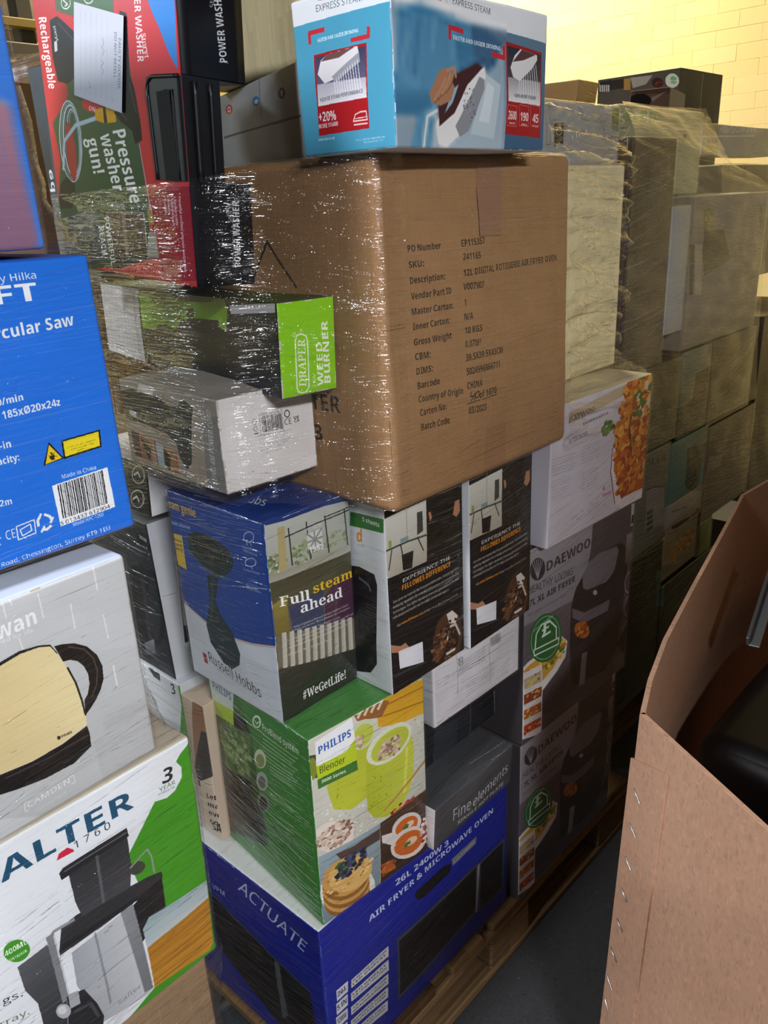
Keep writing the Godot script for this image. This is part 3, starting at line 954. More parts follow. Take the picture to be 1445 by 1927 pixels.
	carton("steam_iron_box", "white and blue steam iron box with a hand holding an iron, on the brown carton", "box", Transform3D(Basis(Vector3.UP, 0.0288), Vector3(0.1288, 1.5586, -0.0270)), Vector3(0.2978, 0.1505, 0.1383), Vector2(-0.0163, -0.0121), flat("#d8dde2", 0.5), {"front": irf.mat(0.32), "side": irs.mat(0.3), "top": flat("#dfe3e7", 0.4)}, [], "", 0.003, 0.003, 0.003, "film_light")

func build_power_washer() -> void:
	var pws := Canvas.new(self, 555, 882, "#c4353b", 346)
	pws.grad([113, 187, 349, 208, 335, 295, 362, 346, 378, 425, 377, 505, 384, 584, 394, 713, 411, 826, -50, 916, -17, 768, 40, 612, 24, 528, 112, 466, 110, 440, 161, 422, 189, 300, 104, 280], "#4a6b44", "#2d4630")
	pws.soft(-83, 234, 502, 871, 6)
	pws.poly([454, 264, 553, 271, 544, 419, 521, 391, 492, 336, 472, 305], "#2b7fce")
	pws.line([168, 268, 167, 272, 164, 275, 159, 277, 154, 279, 149, 280, 143, 279, 138, 278, 134, 276, 131, 273, 130, 269, 130, 266, 132, 262, 135, 259, 139, 256, 144, 255, 150, 254, 155, 254, 160, 256, 164, 258, 167, 261, 168, 265, 168, 268], 2.6, "#dfe7da")
	pws.line([139, 261, 156, 271, 144, 274], 3.1, "#dfe7da")
	pws.line([263, 266, 261, 269, 259, 271, 255, 273, 250, 275, 245, 275, 240, 275, 235, 274, 231, 272, 228, 269, 226, 266, 226, 263, 228, 261, 230, 258, 234, 256, 239, 255, 244, 254, 249, 255, 254, 256, 258, 258, 261, 260, 263, 263, 263, 266], 2.5, "#dfe7da")
	pws.poly([70, 299, 105, 292, 135, 308, 178, 333, 161, 422, 117, 439, 73, 432, 62, 380], "#26272d")
	pws.line([105, 306, 164, 347, 151, 418], 4.3, "#3d3f47")
	pws.text("storyt", "bold", "#c8ccd0", 82, 312, 5.7, 32.5, 11.2, -0.9)
	pws.poly([78, 345, 91, 344, 88, 366, 75, 367], "#c0c4c8")
	pws.line([146, 566, 142, 593, 133, 618, 122, 639, 109, 655, 94, 664, 79, 665, 66, 658, 55, 644, 48, 623, 45, 598, 46, 571, 51, 544, 60, 520, 71, 499, 85, 485, 99, 477, 113, 477, 126, 484, 136, 497, 143, 517, 147, 540, 146, 566], 4.0, "#c2d2dc")
	pws.line([144, 567, 140, 592, 132, 615, 122, 635, 110, 650, 97, 659, 84, 660, 72, 653, 63, 639, 57, 620, 54, 597, 55, 571, 60, 545, 68, 522, 78, 503, 90, 489, 103, 482, 115, 482, 126, 488, 135, 501, 141, 520, 144, 542, 144, 567], 4.0, "#7d94a4")
	pws.line([141, 567, 138, 591, 131, 613, 122, 632, 111, 646, 100, 654, 89, 654, 79, 648, 70, 635, 65, 617, 63, 595, 64, 571, 68, 547, 75, 525, 84, 506, 95, 493, 106, 487, 117, 486, 127, 493, 134, 505, 140, 522, 142, 543, 141, 567], 4.0, "#e0e9ee")
	pws.line([139, 567, 135, 589, 130, 610, 122, 628, 113, 641, 103, 648, 93, 649, 85, 643, 78, 631, 74, 614, 72, 593, 73, 570, 77, 548, 83, 527, 91, 510, 100, 498, 110, 491, 119, 491, 127, 497, 134, 509, 138, 525, 140, 545, 139, 567], 4.0, "#5f7684")
	pws.line([137, 567, 133, 588, 128, 608, 122, 625, 114, 637, 106, 643, 98, 644, 91, 638, 85, 627, 82, 611, 81, 591, 82, 570, 85, 549, 91, 529, 97, 513, 105, 502, 113, 496, 121, 496, 127, 501, 133, 512, 136, 528, 137, 547, 137, 567], 4.0, "#c2d2dc")
	pws.line([134, 568, 131, 587, 127, 605, 122, 621, 115, 632, 109, 638, 102, 639, 97, 633, 93, 623, 90, 608, 90, 589, 91, 570, 94, 550, 98, 532, 104, 517, 110, 506, 117, 501, 123, 501, 128, 506, 132, 516, 134, 531, 135, 548, 134, 568], 4.0, "#7d94a4")
	pws.poly([114, 592, 113, 612, 110, 631, 105, 646, 100, 658, 94, 664, 87, 665, 82, 659, 77, 649, 74, 634, 72, 615, 72, 595, 73, 575, 77, 557, 81, 542, 87, 531, 93, 525, 99, 525, 104, 530, 109, 540, 112, 555, 114, 573], "#b3292e")
	pws.line([46, 637, 67, 569, 128, 532, 231, 514], 9.7, "#b4cbd8")
	pws.poly([24, 672, 58, 654, 91, 672, 88, 700, 64, 732, -5, 736], "#18191c")
	pws.poly([252, 493, 247, 497, 239, 500, 229, 503, 217, 504, 205, 503, 193, 501, 182, 498, 174, 494, 169, 490, 167, 485, 168, 480, 173, 476, 181, 473, 192, 471, 204, 470, 216, 470, 228, 472, 238, 475, 246, 479, 251, 484, 253, 488], "#c8262e")
	pws.text("ON", "bold", "#f0d8d8", 193, 498, 25.3, 4.0, 4.4, -9.7)
	pws.poly([219, 497, 265, 491, 303, 496, 303, 524, 257, 528, 218, 520], "#d9a41c")
	pws.poly([254, 491, 265, 491, 266, 527, 253, 528], "#2a2416")
	pws.poly([358, 297, 383, 304, 374, 428, 386, 454, 397, 527, 397, 563, 369, 571, 361, 543, 322, 524, 298, 505, 318, 475], "#17171a")
	pws.line([368, 442, 384, 505], 4.5, "#3a3a40")
	pws.line([326, 505, 344, 520], 5.2, "#37373c")
	pws.line([382, 571, 400, 717], 7.2, "#55524e")
	pws.line([384, 571, 403, 716], 2.1, "#c9c6c0")
	pws.poly([390, 715, 413, 712, 419, 747, 392, 752], "#a4863a")
	pws.poly([392, 751, 419, 747, 420, 764, 392, 768], "#b01f2a")
	pws.poly([388, 768, 419, 765, 442, 823, 371, 830], "#9a9a92")
	pws.text("Rechargeable", "bolditalic", "#f2f2ee", 21, 290, 4.5, 157.3, 35.1, 0.7)
	pws.text("Pressure", "bolditalic", "#f2f2ee", 283, 544, 41.6, 161.7, 50.7, -5.7)
	pws.text("washer", "bolditalic", "#f2f2ee", 228, 553, 31.3, 128.1, 49.5, -5.5)
	pws.text("gun!", "bolditalic", "#f2f2ee", 169, 562, 13.0, 81.4, 49.8, -5.7)
	pws.text("POWER WASHER", "bold", "#e8d8d8", 418, 228, -10.9, 173.5, 22.6, 0.7)
	pws.text("Storyt", "serif", "#e8d8d8", 428, 346, 6.0, 48.7, 16.7, -0.5)
	pws.grad([49, 741, 184, 736, 203, 849, -41, 915], "#3c4c5e", "#1e2630")
	pws.grad([216, 732, 375, 724, 374, 834, 218, 875], "#6b5546", "#2a2420")
	pws.line([290, 733, 288, 829], 14.7, "#94806c")
	pws.specks(296, 781, 59, 48, 60, 5.7, ["#7d6a58", "#4a3c32", "#a08a74"])
	pws.soft(-33, 721, 392, 885, 3)
	pws.line([216, 732, 375, 724, 374, 825], 2.3, "#b9b0a4")
	pws.text("POWERFUL", "bolditalic", "#f2f2ee", 206, 746, 6.1, 117.0, 21.5, -4.2)
	pws.text("REACH", "bolditalic", "#f2f2ee", 176, 772, 1.4, 70.0, 22.0, -4.5)
	pws.poly([404, 667, 562, 656, 557, 866, 425, 881, 418, 815], "#9c1730")
	pws.text("Powerful cordless pressure washer gun!", "bold", "#ecd6da", 512, 681, -0.3, 168.2, 9.5, -1.3)
	pws.text("• Rechargable", "bold", "#e6ccd2", 495, 682, -0.3, 63.6, 8.9, -1.3)
	pws.text("• High pressure", "bold", "#e6ccd2", 483, 682, -0.4, 66.1, 9.0, -1.3)
	pws.text("• Wireless", "bold", "#e6ccd2", 470, 683, -0.4, 40.5, 9.1, -1.3)
	pws.text("• Portable", "bold", "#e6ccd2", 457, 683, -0.5, 42.0, 9.1, -1.3)
	var pwf := Canvas.new(self, 186, 882, "#15161a", 333)
	pwf.text("POWER WASHER", "bold", "#d9dadc", 131, 391, -8.2, -144.7, -22.2, 3.4)
	pwf.line([106, 393, 134, 392], 1.3, "#8a8c90")
	pwf.text("Storyt", "reg", "#b9bcc0", 104, 287, -3.4, -39.4, -14.2, 3.0)
	pwf.text("POWER WASHER", "bold", "#d9dadc", 139, 839, 4.6, -151.9, -21.5, -0.5)
	pwf.line([114, 839, 124, 688, 145, 687], 1.1, "#a8aaae")
	pwf.text("Storyt", "reg", "#b9bcc0", 119, 735, -2.7, -44.2, -12.6, 0.4)
	pwf.line([105, 718, 101, 704, 111, 692], 1.6, "#b9bcc0")
	var o := carton("pressure_washer_box", "red and green pressure washer box with a paper note, standing on the weed burner box", "box", Transform3D(Basis(Vector3(0.9968, -0.0384, -0.0701), Vector3(0.0445, 0.9952, 0.0875), Vector3(0.0664, -0.0904, 0.9937)).orthonormalized(), Vector3(-0.1206, 1.4353, -0.2768)), Vector3(0.0889, 0.4200, 0.2646), Vector2(-0.0081, 0.0147), flat("#15161a", 0.35), {"side": pws.mat(0.26)}, [], "", 0.002, 0.001, 0.0, "film_light", true)
	var nt := Canvas.new(self, 420, 640, "#cfd4de", 5)
	nt.text("FAULTY GOODS", "reg", "#5c6478", 383, 150, 0.0, 330, 20, 0.0)
	nt.text("DO NOT RESELL", "reg", "#5c6478", 348, 120, 0.0, 300, 20, 0.0)
	nt.line([60, 40, 58, 600], 1.6, "#a9b2c6")
	nt.line([106, 40, 104, 600], 1.6, "#a9b2c6")
	nt.line([152, 40, 150, 600], 1.6, "#a9b2c6")
	nt.line([198, 40, 196, 600], 1.6, "#a9b2c6")
	nt.line([244, 40, 242, 600], 1.6, "#a9b2c6")
	nt.line([290, 40, 288, 600], 1.6, "#a9b2c6")
	nt.line([250, 180, 262, 215, 246, 240, 266, 262, 250, 300], 3, "#7c89b4")
	nt.line([240, 330, 264, 345, 238, 372, 262, 400, 244, 430], 3, "#7c89b4")
	nt.line([130, 500, 150, 540, 120, 560], 3, "#8a94bc")
	nt.line([330, 560, 345, 590], 3, "#8a94bc")
	part("paper_note", patch("side", [Vector2(0.3442, 0.3047), Vector2(0.6818, 0.3507), Vector2(0.6044, 0.5732), Vector2(0.2641, 0.5266)], 8, 0.0012), nt.mat(0.8), o, "white delivery note taped to the front")
	case_handle(o, 0.7724, 0.4898, 0.7329, 0.5682, pwf.mat(0.3))

func build_left_side_boxes() -> void:
	var wes := Canvas.new(self, 1222, 250, "#10131b", 335)
	wes.poly([600, -11, 1220, -1, 1221, -15, 833, -40], "#3a3c30")
	wes.line([593, -9, 980, 1], 7.6, "#5f9a14")
	wes.poly([4, -8, 351, 3, 338, 249, 1, 242], "#9b9ba0")
	wes.line([37, 11, 9, 229], 2.9, "#808086")
	wes.line([73, 13, 47, 229], 2.9, "#808086")
	wes.line([109, 14, 83, 229], 2.8, "#808086")
	wes.line([144, 15, 119, 229], 2.8, "#808086")
	wes.line([178, 16, 155, 229], 2.8, "#808086")
	wes.line([212, 17, 189, 229], 2.7, "#808086")
	wes.line([245, 18, 223, 229], 2.7, "#808086")
	wes.line([277, 19, 257, 229], 2.7, "#808086")
	wes.line([309, 21, 290, 229], 2.6, "#808086")
	wes.text("WEED BURNER 230V", "reg", "#6a6a70", 296, 20, 2.8, 225.6, 17.6, -2.2)
	wes.poly([356, 20, 468, 11, 486, 29, 561, 29, 581, 7, 603, 2, 648, 27, 871, 17, 891, 6, 944, 5, 961, 31, 947, 90, 918, 89, 901, 66, 760, 70, 677, 80, 621, 114, 585, 110, 557, 103, 496, 107, 468, 126, 362, 132], "#6b9a22")
	wes.poly([561, 30, 647, 28, 684, 48, 663, 81, 558, 100, 530, 64], "#557d1a")
	wes.poly([458, 36, 453, 39, 446, 41, 437, 43, 427, 43, 417, 43, 407, 42, 398, 41, 391, 38, 387, 35, 386, 32, 388, 29, 393, 27, 400, 24, 409, 23, 419, 22, 430, 22, 439, 23, 448, 25, 454, 27, 458, 30, 459, 33], "#87b53c")
	wes.specks(544, 37, 45, 5, 6, 5.9, ["#2c3a18"])
	wes.poly([709, 47, 755, 41, 760, 65, 711, 71], "#20281c")
	wes.poly([959, 21, 982, 19, 986, 45, 962, 48], "#17181c")
	wes.poly([974, 20, 1215, -0, 1215, 24, 981, 43], "#c4c4cc")
	wes.line([980, 29, 1213, 10], 4.0, "#dcdce2")
	var wef := Canvas.new(self, 245, 341, "#85c40d", 322)
	wef.text("DRAPER", "serif", "#dfe8cc", 102, 308, 3.3, -170.5, -31.0, -5.3)
	wef.line([62, 307, 64, 138, 72, 119, 91, 116, 111, 126, 115, 145, 114, 312, 104, 329, 85, 330, 68, 322, 62, 307], 5.6, "#dfe8cc")
	wef.text("230V", "reg", "#e2ead0", 147, 319, -0.7, -52.1, -14.1, -2.4)
	wef.text("WEED", "bold", "#eaf0dc", 180, 320, 0.3, -162.1, -27.7, -3.2)
	wef.text("BURNER", "bold", "#eaf0dc", 214, 314, -3.3, -229.6, -28.9, -3.4)
	wef.line([66, 117, 65, 119, 65, 120, 64, 121, 62, 122, 61, 123, 59, 122, 58, 122, 57, 121, 56, 119, 56, 117, 56, 116, 56, 114, 57, 112, 58, 111, 59, 110, 60, 110, 62, 110, 63, 111, 64, 112, 65, 113, 65, 115, 66, 117], 1.5, "#dfe8cc")
	wef.wear("#c9c2b4", 60, 8)
	carton("weed_burner_box", "long black box with lime green end for a weed burner", "box", Transform3D(Basis(Vector3.UP, -0.1512), Vector3(-0.0089, 1.2888, -0.3575)), Vector3(0.0820, 0.1137, 0.5557), Vector2(0.0031, -0.0018), flat("#20241c", 0.5), {"front": wef.mat(0.34), "side": wes.mat(0.34), "top": flat("#3a4a18", 0.5)}, ["front"], "", 0.002, 0.003, 0.003, "film_light")
	var cos := Canvas.new(self, 527, 264, "#9a9086", 325)
	cos.grad([-14, -36, 530, -21, 488, 281, -63, 301], "#8e857c", "#a2917f")
	cos.line([-15, 0, 476, 13], 2.4, "#857b72")
	cos.line([-38, 65, 462, 71], 2.4, "#857b72")
	cos.line([-60, 131, 448, 131], 2.5, "#857b72")
	cos.line([-84, 200, 434, 193], 2.6, "#857b72")
	cos.line([-108, 270, 419, 257], 2.6, "#857b72")
	cos.poly([127, -1, 216, 3, 197, 54, 106, 52], "#c2bcb6")
	cos.poly([-8, 40, 80, 22, 232, 30, 290, 47, 341, 40, 353, 24, 376, 19, 414, 35, 371, 200, 343, 224, 310, 195, 305, 152, 258, 131, 148, 122, 12, 123], "#27272b")
	cos.line([365, 27, 332, 166], 6.6, "#3b3b41")
	cos.poly([290, 49, 329, 51, 325, 75, 286, 71], "#4a4a50")
	cos.poly([43, 90, 87, 94, 80, 111, 41, 106], "#b8b8bc")
	cos.line([243, 112, 242, 114, 240, 116, 238, 118, 236, 120, 233, 121, 231, 121, 228, 121, 227, 120, 226, 119, 225, 117, 225, 114, 226, 112, 228, 110, 230, 108, 233, 106, 235, 105, 238, 105, 240, 105, 242, 106, 243, 107, 243, 109, 243, 112], 1.8, "#7a7a80")
	cos.poly([35, 157, 90, 157, 82, 237, 32, 238], "#4a3a32")
	cos.line([88, 156, 82, 237], 3.9, "#b02a34")
	cos.poly([94, 157, 165, 178, 147, 242, 86, 236], "#93683f")
	cos.poly([94, 171, 150, 197, 134, 237, 112, 209], "#16161a")
	cos.poly([180, 163, 298, 185, 288, 251, 178, 244], "#9c6b3e")
	cos.poly([189, 165, 229, 173, 227, 245, 182, 244], "#a4b0b8")
	cos.poly([227, 179, 259, 199, 242, 247, 220, 236], "#2a2018")
	cos.line([180, 163, 178, 244], 3.8, "#b02a34")
	cos.line([292, 184, 288, 251], 3.6, "#b02a34")
	cos.poly([453, 63, 566, 31, 542, 269, 436, 263, 440, 184], "#7d7a76")
	cos.text("LONG 4M POWER CORD", "reg", "#c9c7c4", 485, 242, 9.8, -207.9, -22.0, -2.4)
	var cof := Canvas.new(self, 388, 312, "#d6d2cf", 312)
	cof.bars(160, 84, 245, 90, 245, 143, 158, 138, "#3a3836")
	cof.line([156, 80, 248, 86, 245, 151, 152, 145, 156, 80], 1.4, "#6a6866")
	cof.text("CHIP No.:1001", "reg", "#55534f", 164, 80, 81.6, 3.5, 0.0, -6.4)
	cof.text("CE", "reg", "#3a3836", 252, 133, 30.6, 1.1, 0.0, -19.9)
	cof.text("UK", "bold", "#3a3836", 295, 123, 24.2, 1.0, 0.0, -10.7)
	cof.text("CA", "bold", "#3a3836", 295, 134, 24.2, 1.1, 0.0, -10.1)
	cof.line([278, 99, 277, 102, 275, 105, 273, 107, 270, 108, 267, 109, 264, 108, 261, 106, 259, 104, 257, 101, 256, 98, 256, 95, 257, 92, 259, 89, 261, 87, 264, 86, 267, 86, 270, 86, 273, 88, 275, 90, 277, 93, 278, 96, 278, 99], 3.8, "#3a3836")
	cof.line([142, 99, 141, 101, 140, 103, 138, 105, 136, 106, 134, 106, 132, 106, 130, 105, 128, 103, 127, 101, 126, 98, 126, 95, 127, 93, 128, 91, 130, 89, 132, 88, 134, 88, 136, 88, 138, 90, 140, 91, 141, 94, 142, 96, 142, 99], 1.4, "#6a6866")
	cof.line([142, 121, 141, 123, 140, 125, 139, 127, 137, 127, 135, 128, 133, 127, 131, 126, 130, 125, 129, 123, 128, 121, 128, 118, 129, 116, 130, 114, 131, 113, 133, 112, 135, 112, 137, 112, 139, 113, 140, 115, 141, 117, 142, 119, 142, 121], 1.4, "#6a6866")
	cof.line([127, 135, 143, 136], 2.9, "#2a2826")
	cof.text("Product conforms to the relevant UK and EU regulations", "reg", "#8d8986", 130, 148, 145.0, 6.9, 0.0, -4.5)
	cof.text("Product conforms to the relevant UK and EU regulations", "reg", "#8d8986", 133, 158, 129.5, 3.7, 0.0, -4.5)
	cof.text("Product conforms to the relevant UK and EU regulations", "reg", "#8d8986", 136, 168, 114.1, 0.5, 0.0, -4.6)
	cof.text("Product conforms to the relevant UK and EU regulations", "reg", "#8d8986", 139, 178, 133.5, 5.1, 0.0, -4.6)
	cof.text("Product conforms to the relevant UK and EU regulations", "reg", "#8d8986", 141, 188, 118.0, 1.8, 0.0, -4.6)
	cof.text("Product conforms to the relevant UK and EU regulations", "reg", "#8d8986", 144, 198, 102.5, -1.6, 0.0, -4.6)
	cof.text("Product conforms to the relevant UK and EU regulations", "reg", "#8d8986", 147, 208, 122.0, 3.2, 0.0, -4.6)
	cof.wear("#b7b0a6", 90, 10)
	cos.wear("#c9c4bc", 50, 6)
	carton("cordless_vacuum_box", "white ended box picturing a black upright vacuum, under the weed burner box", "box", Transform3D(Basis(Vector3.UP, -0.0468), Vector3(-0.0748, 1.1748, -0.2511)), Vector3(0.1493, 0.1202, 0.2398), Vector2(0.0011, 0.0024), flat("#b4aba2", 0.6), {"front": cof.mat(0.5), "side": cos.mat(0.4), "top": flat("#8f877d", 0.5)}, ["front"], "", 0.003, 0.004, 0.005, "film_light")
	var ges := Canvas.new(self, 582, 820, "#123f92", 319)
	ges.poly([-3, 488, 47, 497, 178, 529, 319, 535, 456, 516, 649, 467, 646, 937, -180, 1059], "#d2d5df")
	ges.line([18, 481, 47, 495, 179, 525, 320, 531, 457, 512, 598, 477], 9.5, "#c9b0a4")
	ges.poly([212, 301, 292, 277, 255, 394, 287, 456, 338, 494, 373, 587, 356, 644, 299, 688, 246, 680, 173, 614, 163, 533, 210, 417], "#152c36")
	ges.poly([105, 172, 128, 147, 165, 132, 213, 125, 304, 127, 376, 152, 397, 189, 379, 232, 328, 267, 256, 285, 173, 258, 110, 225], "#152b34")
	ges.poly([136, 165, 162, 146, 279, 137, 352, 166, 357, 197, 308, 224, 214, 234, 148, 206], "#0a151b")
	ges.line([159, 159, 164, 202], 3.1, "#1f3b44")
	ges.line([179, 159, 183, 203], 3.1, "#1f3b44")
	ges.line([199, 159, 201, 204], 3.1, "#1f3b44")
	ges.line([219, 159, 220, 205], 3.1, "#1f3b44")
	ges.line([238, 159, 238, 206], 3.0, "#1f3b44")
	ges.line([258, 159, 256, 207], 3.0, "#1f3b44")
	ges.line([277, 159, 274, 208], 3.0, "#1f3b44")
	ges.line([296, 159, 292, 209], 3.0, "#1f3b44")
	ges.line([315, 159, 310, 210], 2.9, "#1f3b44")
	ges.line([334, 159, 328, 211], 2.9, "#1f3b44")
	ges.line([247, 302, 232, 410, 195, 504], 8.4, "#28464f")
	ges.line([119, 230, 184, 266, 261, 290, 333, 268], 7.5, "#2b4a54")
	ges.text("eam genie", "bold", "#d6a92c", -1, 73, 181.7, -0.7, 0.0, -36.3)
	ges.text("dheld steamer", "reg", "#c9d2e6", -8, 143, 141.4, -10.8, 0.0, -14.9)
	ges.poly([6, 180, 68, 174, 72, 317, -2, 317], "#d6b238")
	ges.text("bined", "bold", "#2c3a6a", 5, 211, 52.6, -2.9, 0.0, -11.9)
	ges.text("nsed", "bold", "#2c3a6a", 5, 230, 52.7, -3.2, 0.0, -11.9)
	ges.text("pired", "bold", "#2c3a6a", 6, 249, 52.8, -3.4, 0.0, -12.0)
	ges.line([524, 61, 522, 67, 518, 73, 512, 78, 505, 83, 497, 87, 490, 89, 482, 89, 476, 88, 472, 85, 469, 81, 469, 75, 471, 69, 475, 63, 481, 57, 488, 52, 496, 49, 504, 47, 511, 47, 517, 48, 521, 51, 524, 55, 524, 61], 3.5, "#aebbe0")
	ges.line([481, 89, 483, 102], 3.6, "#aebbe0")
	ges.line([502, 85, 506, 98], 3.6, "#aebbe0")
	ges.line([522, 157, 520, 162, 516, 167, 510, 172, 503, 177, 494, 181, 486, 183, 478, 184, 471, 184, 466, 182, 463, 179, 462, 174, 464, 169, 468, 164, 475, 159, 482, 154, 491, 151, 499, 148, 507, 147, 514, 148, 519, 150, 522, 153, 522, 157], 3.6, "#aebbe0")
	ges.line([492, 180, 500, 190], 3.7, "#aebbe0")
	ges.text("Powerful Steam", "reg", "#b9c4e4", 450, 120, 93.5, -6.0, 0.0, -9.7)
	ges.text("Performance", "reg", "#b9c4e4", 457, 133, 75.7, -1.3, 0.0, -9.7)
	ges.text("3 attachments", "reg", "#b9c4e4", 449, 208, 87.4, -5.9, 0.0, -10.0)
	ges.text("Beautifully", "reg", "#b9c4e4", 456, 269, 60.1, 1.7, 0.0, -10.2)
	ges.text("British Ideas", "reg", "#b9c4e4", 457, 280, 73.0, -2.6, 0.0, -10.2)
	ges.line([468, 235, 518, 231], 5.7, "#3f62ac")
	ges.line([467, 245, 517, 242], 5.7, "#3f62ac")
	ges.line([465, 256, 515, 252], 5.7, "#3f62ac")
	ges.poly([95, 689, 123, 690, 123, 738, 98, 738], "#a02c3c")
	ges.text("Russell Hobbs", "reg", "#1d1e26", 138, 717, 324.8, 37.5, 0.0, -49.7)
	ges.text("A BRITISH ICON SINCE 1952", "reg", "#70727c", 186, 739, 188.4, 16.0, 0.0, -8.6)
	var gef := Canvas.new(self, 417, 883, "#5e594a", 306)
	gef.grad([3, -14, 488, 8, 475, 247, -6, 213], "#b2b6b0", "#9a9a8c")
	gef.specks(25, 171, 54, 37, 90, 11.3, ["#6d7a5a", "#8b9672", "#55633f", "#c2c6ba"])
	gef.specks(166, 170, 57, 46, 90, 11.0, ["#6d7a5a", "#8b9672", "#a6ae92"])
	gef.specks(337, 175, 62, 39, 70, 10.7, ["#7b866a", "#9aa388"])
	gef.poly([57, 33, 91, 36, 80, 223, 45, 221], "#a89a6a")
	gef.soft(-14, -38, 472, 401, 3)
	gef.line([107, 50, 107, 202], 5.6, "#23241f")
	gef.line([195, 54, 198, 209], 5.8, "#23241f")
	gef.line([288, 59, 293, 215], 6.0, "#23241f")
	gef.line([389, 64, 396, 222], 6.2, "#23241f")
	gef.line([86, 80, 474, 72], 4.8, "#23241f")
	gef.line([287, 64, 475, 60], 4.3, "#23241f")
	gef.grad([-0, 204, 46, 210, 181, 214, 476, 223, 474, 256, 178, 245, -0, 240], "#8f8d80", "#a8a595")
	gef.grad([-0, 240, 178, 245, 474, 256, 473, 461, 162, 417, -2, 347], "#45432f", "#5c573c")
	gef.poly([-4, -23, 488, 1, 486, 41, 291, 19, 93, 16, 5, 7], "#17306a")
	gef.poly([191, 102, 267, 105, 267, 174, 188, 171], "#c4c6c2")
	gef.line([191, 102, 267, 174], 7.5, "#85877f")
	gef.line([267, 105, 188, 171], 7.7, "#85877f")
	gef.line([229, 104, 227, 173], 7.6, "#85877f")
	gef.line([190, 137, 267, 139], 7.6, "#85877f")
	gef.text("1952", "bold", "#e2e2de", 193, 182, 76.4, 10.1, 0.0, -24.2)
	gef.text("SINCE", "reg", "#d0d0cc", 193, 94, 74.3, 0.3, 0.0, -11.9)
	gef.grad([5, 334, 71, 314, 67, 488, 7, 484], "#8f8040", "#6b5e2c")
	gef.poly([74, 371, 245, 352, 242, 537, 86, 526], "#343c58")
	gef.poly([251, 396, 314, 354, 458, 360, 451, 595, 247, 566], "#47283c")
	gef.line([323, 367, 298, 563], 11.2, "#5a3a4e")
	gef.soft(-18, 182, 468, 704, 4)
	gef.poly([8, 473, 452, 577, 454, 726, 4, 613], "#6d6654")
	gef.grad([32, 467, 53, 472, 47, 626, 25, 622], "#a8a496", "#c6c2b4", true)
	gef.poly([46, 631, 45, 633, 44, 635, 42, 636, 39, 636, 36, 635, 33, 633, 30, 631, 28, 629, 26, 626, 25, 623, 25, 621, 26, 619, 27, 617, 29, 616, 32, 616, 35, 617, 38, 619, 41, 621, 43, 623, 45, 626, 46, 629], "#bdb9ab")
	gef.grad([67, 476, 89, 481, 83, 637, 61, 633], "#a8a496", "#c6c2b4", true)
	gef.poly([83, 642, 82, 644, 81, 645, 78, 646, 76, 646, 73, 645, 70, 644, 67, 642, 64, 639, 62, 636, 61, 633, 61, 631, 62, 629, 63, 627, 65, 627, 68, 627, 71, 627, 74, 629, 77, 631, 80, 634, 81, 636, 82, 639], "#bdb9ab")
	gef.grad([103, 485, 126, 490, 120, 647, 98, 643], "#a8a496", "#c6c2b4", true)
	gef.poly([120, 652, 119, 655, 118, 656, 116, 657, 113, 657, 110, 656, 107, 654, 104, 652, 101, 650, 99, 647, 98, 644, 98, 641, 99, 639, 100, 638, 102, 637, 105, 637, 108, 638, 111, 639, 114, 642, 117, 644, 119, 647, 120, 650], "#bdb9ab")
	gef.grad([140, 494, 163, 499, 158, 658, 135, 654], "#a8a496", "#c6c2b4", true)
	gef.poly([158, 663, 157, 665, 156, 667, 153, 668, 151, 668, 147, 667, 144, 665, 141, 663, 139, 660, 137, 658, 136, 655, 135, 652, 136, 650, 138, 648, 140, 648, 143, 648, 146, 649, 149, 650, 152, 652, 155, 655, 156, 658, 158, 661], "#bdb9ab")
	gef.grad([178, 503, 201, 508, 197, 669, 173, 665], "#a8a496", "#c6c2b4", true)
	gef.poly([197, 674, 196, 677, 194, 678, 192, 679, 189, 679, 186, 678, 183, 676, 180, 674, 177, 671, 175, 669, 174, 666, 174, 663, 174, 661, 176, 659, 178, 659, 181, 659, 184, 659, 187, 661, 190, 663, 193, 666, 195, 669, 196, 672], "#bdb9ab")
	gef.grad([216, 513, 239, 518, 236, 680, 212, 676], "#a8a496", "#c6c2b4", true)
	gef.poly([236, 686, 235, 688, 234, 689, 231, 690, 228, 690, 225, 689, 222, 688, 219, 685, 216, 683, 214, 680, 213, 677, 213, 674, 213, 672, 215, 670, 217, 670, 220, 670, 223, 671, 227, 672, 230, 674, 232, 677, 234, 680, 236, 683], "#bdb9ab")
	gef.grad([255, 522, 279, 528, 276, 692, 252, 687], "#a8a496", "#c6c2b4", true)
	gef.poly([276, 697, 275, 699, 274, 701, 271, 702, 268, 702, 265, 701, 262, 699, 259, 697, 256, 694, 254, 691, 253, 688, 252, 685, 253, 683, 254, 682, 257, 681, 260, 681, 263, 682, 266, 683, 270, 686, 272, 688, 274, 691, 276, 694], "#bdb9ab")
	gef.grad([295, 532, 319, 537, 317, 703, 293, 699], "#a8a496", "#c6c2b4", true)
	gef.poly([317, 709, 316, 711, 315, 713, 312, 713, 309, 713, 306, 712, 302, 711, 299, 708, 296, 706, 294, 703, 293, 700, 293, 697, 293, 695, 295, 693, 297, 692, 300, 692, 304, 693, 307, 695, 310, 697, 313, 700, 315, 703, 317, 706], "#bdb9ab")
	gef.grad([335, 542, 360, 548, 359, 715, 334, 711], "#a8a496", "#c6c2b4", true)
	gef.poly([359, 721, 358, 723, 356, 725, 354, 725, 351, 725, 347, 724, 344, 723, 340, 720, 338, 718, 335, 715, 334, 712, 334, 709, 335, 706, 336, 705, 339, 704, 342, 704, 345, 705, 349, 707, 352, 709, 355, 712, 357, 715, 358, 718], "#bdb9ab")
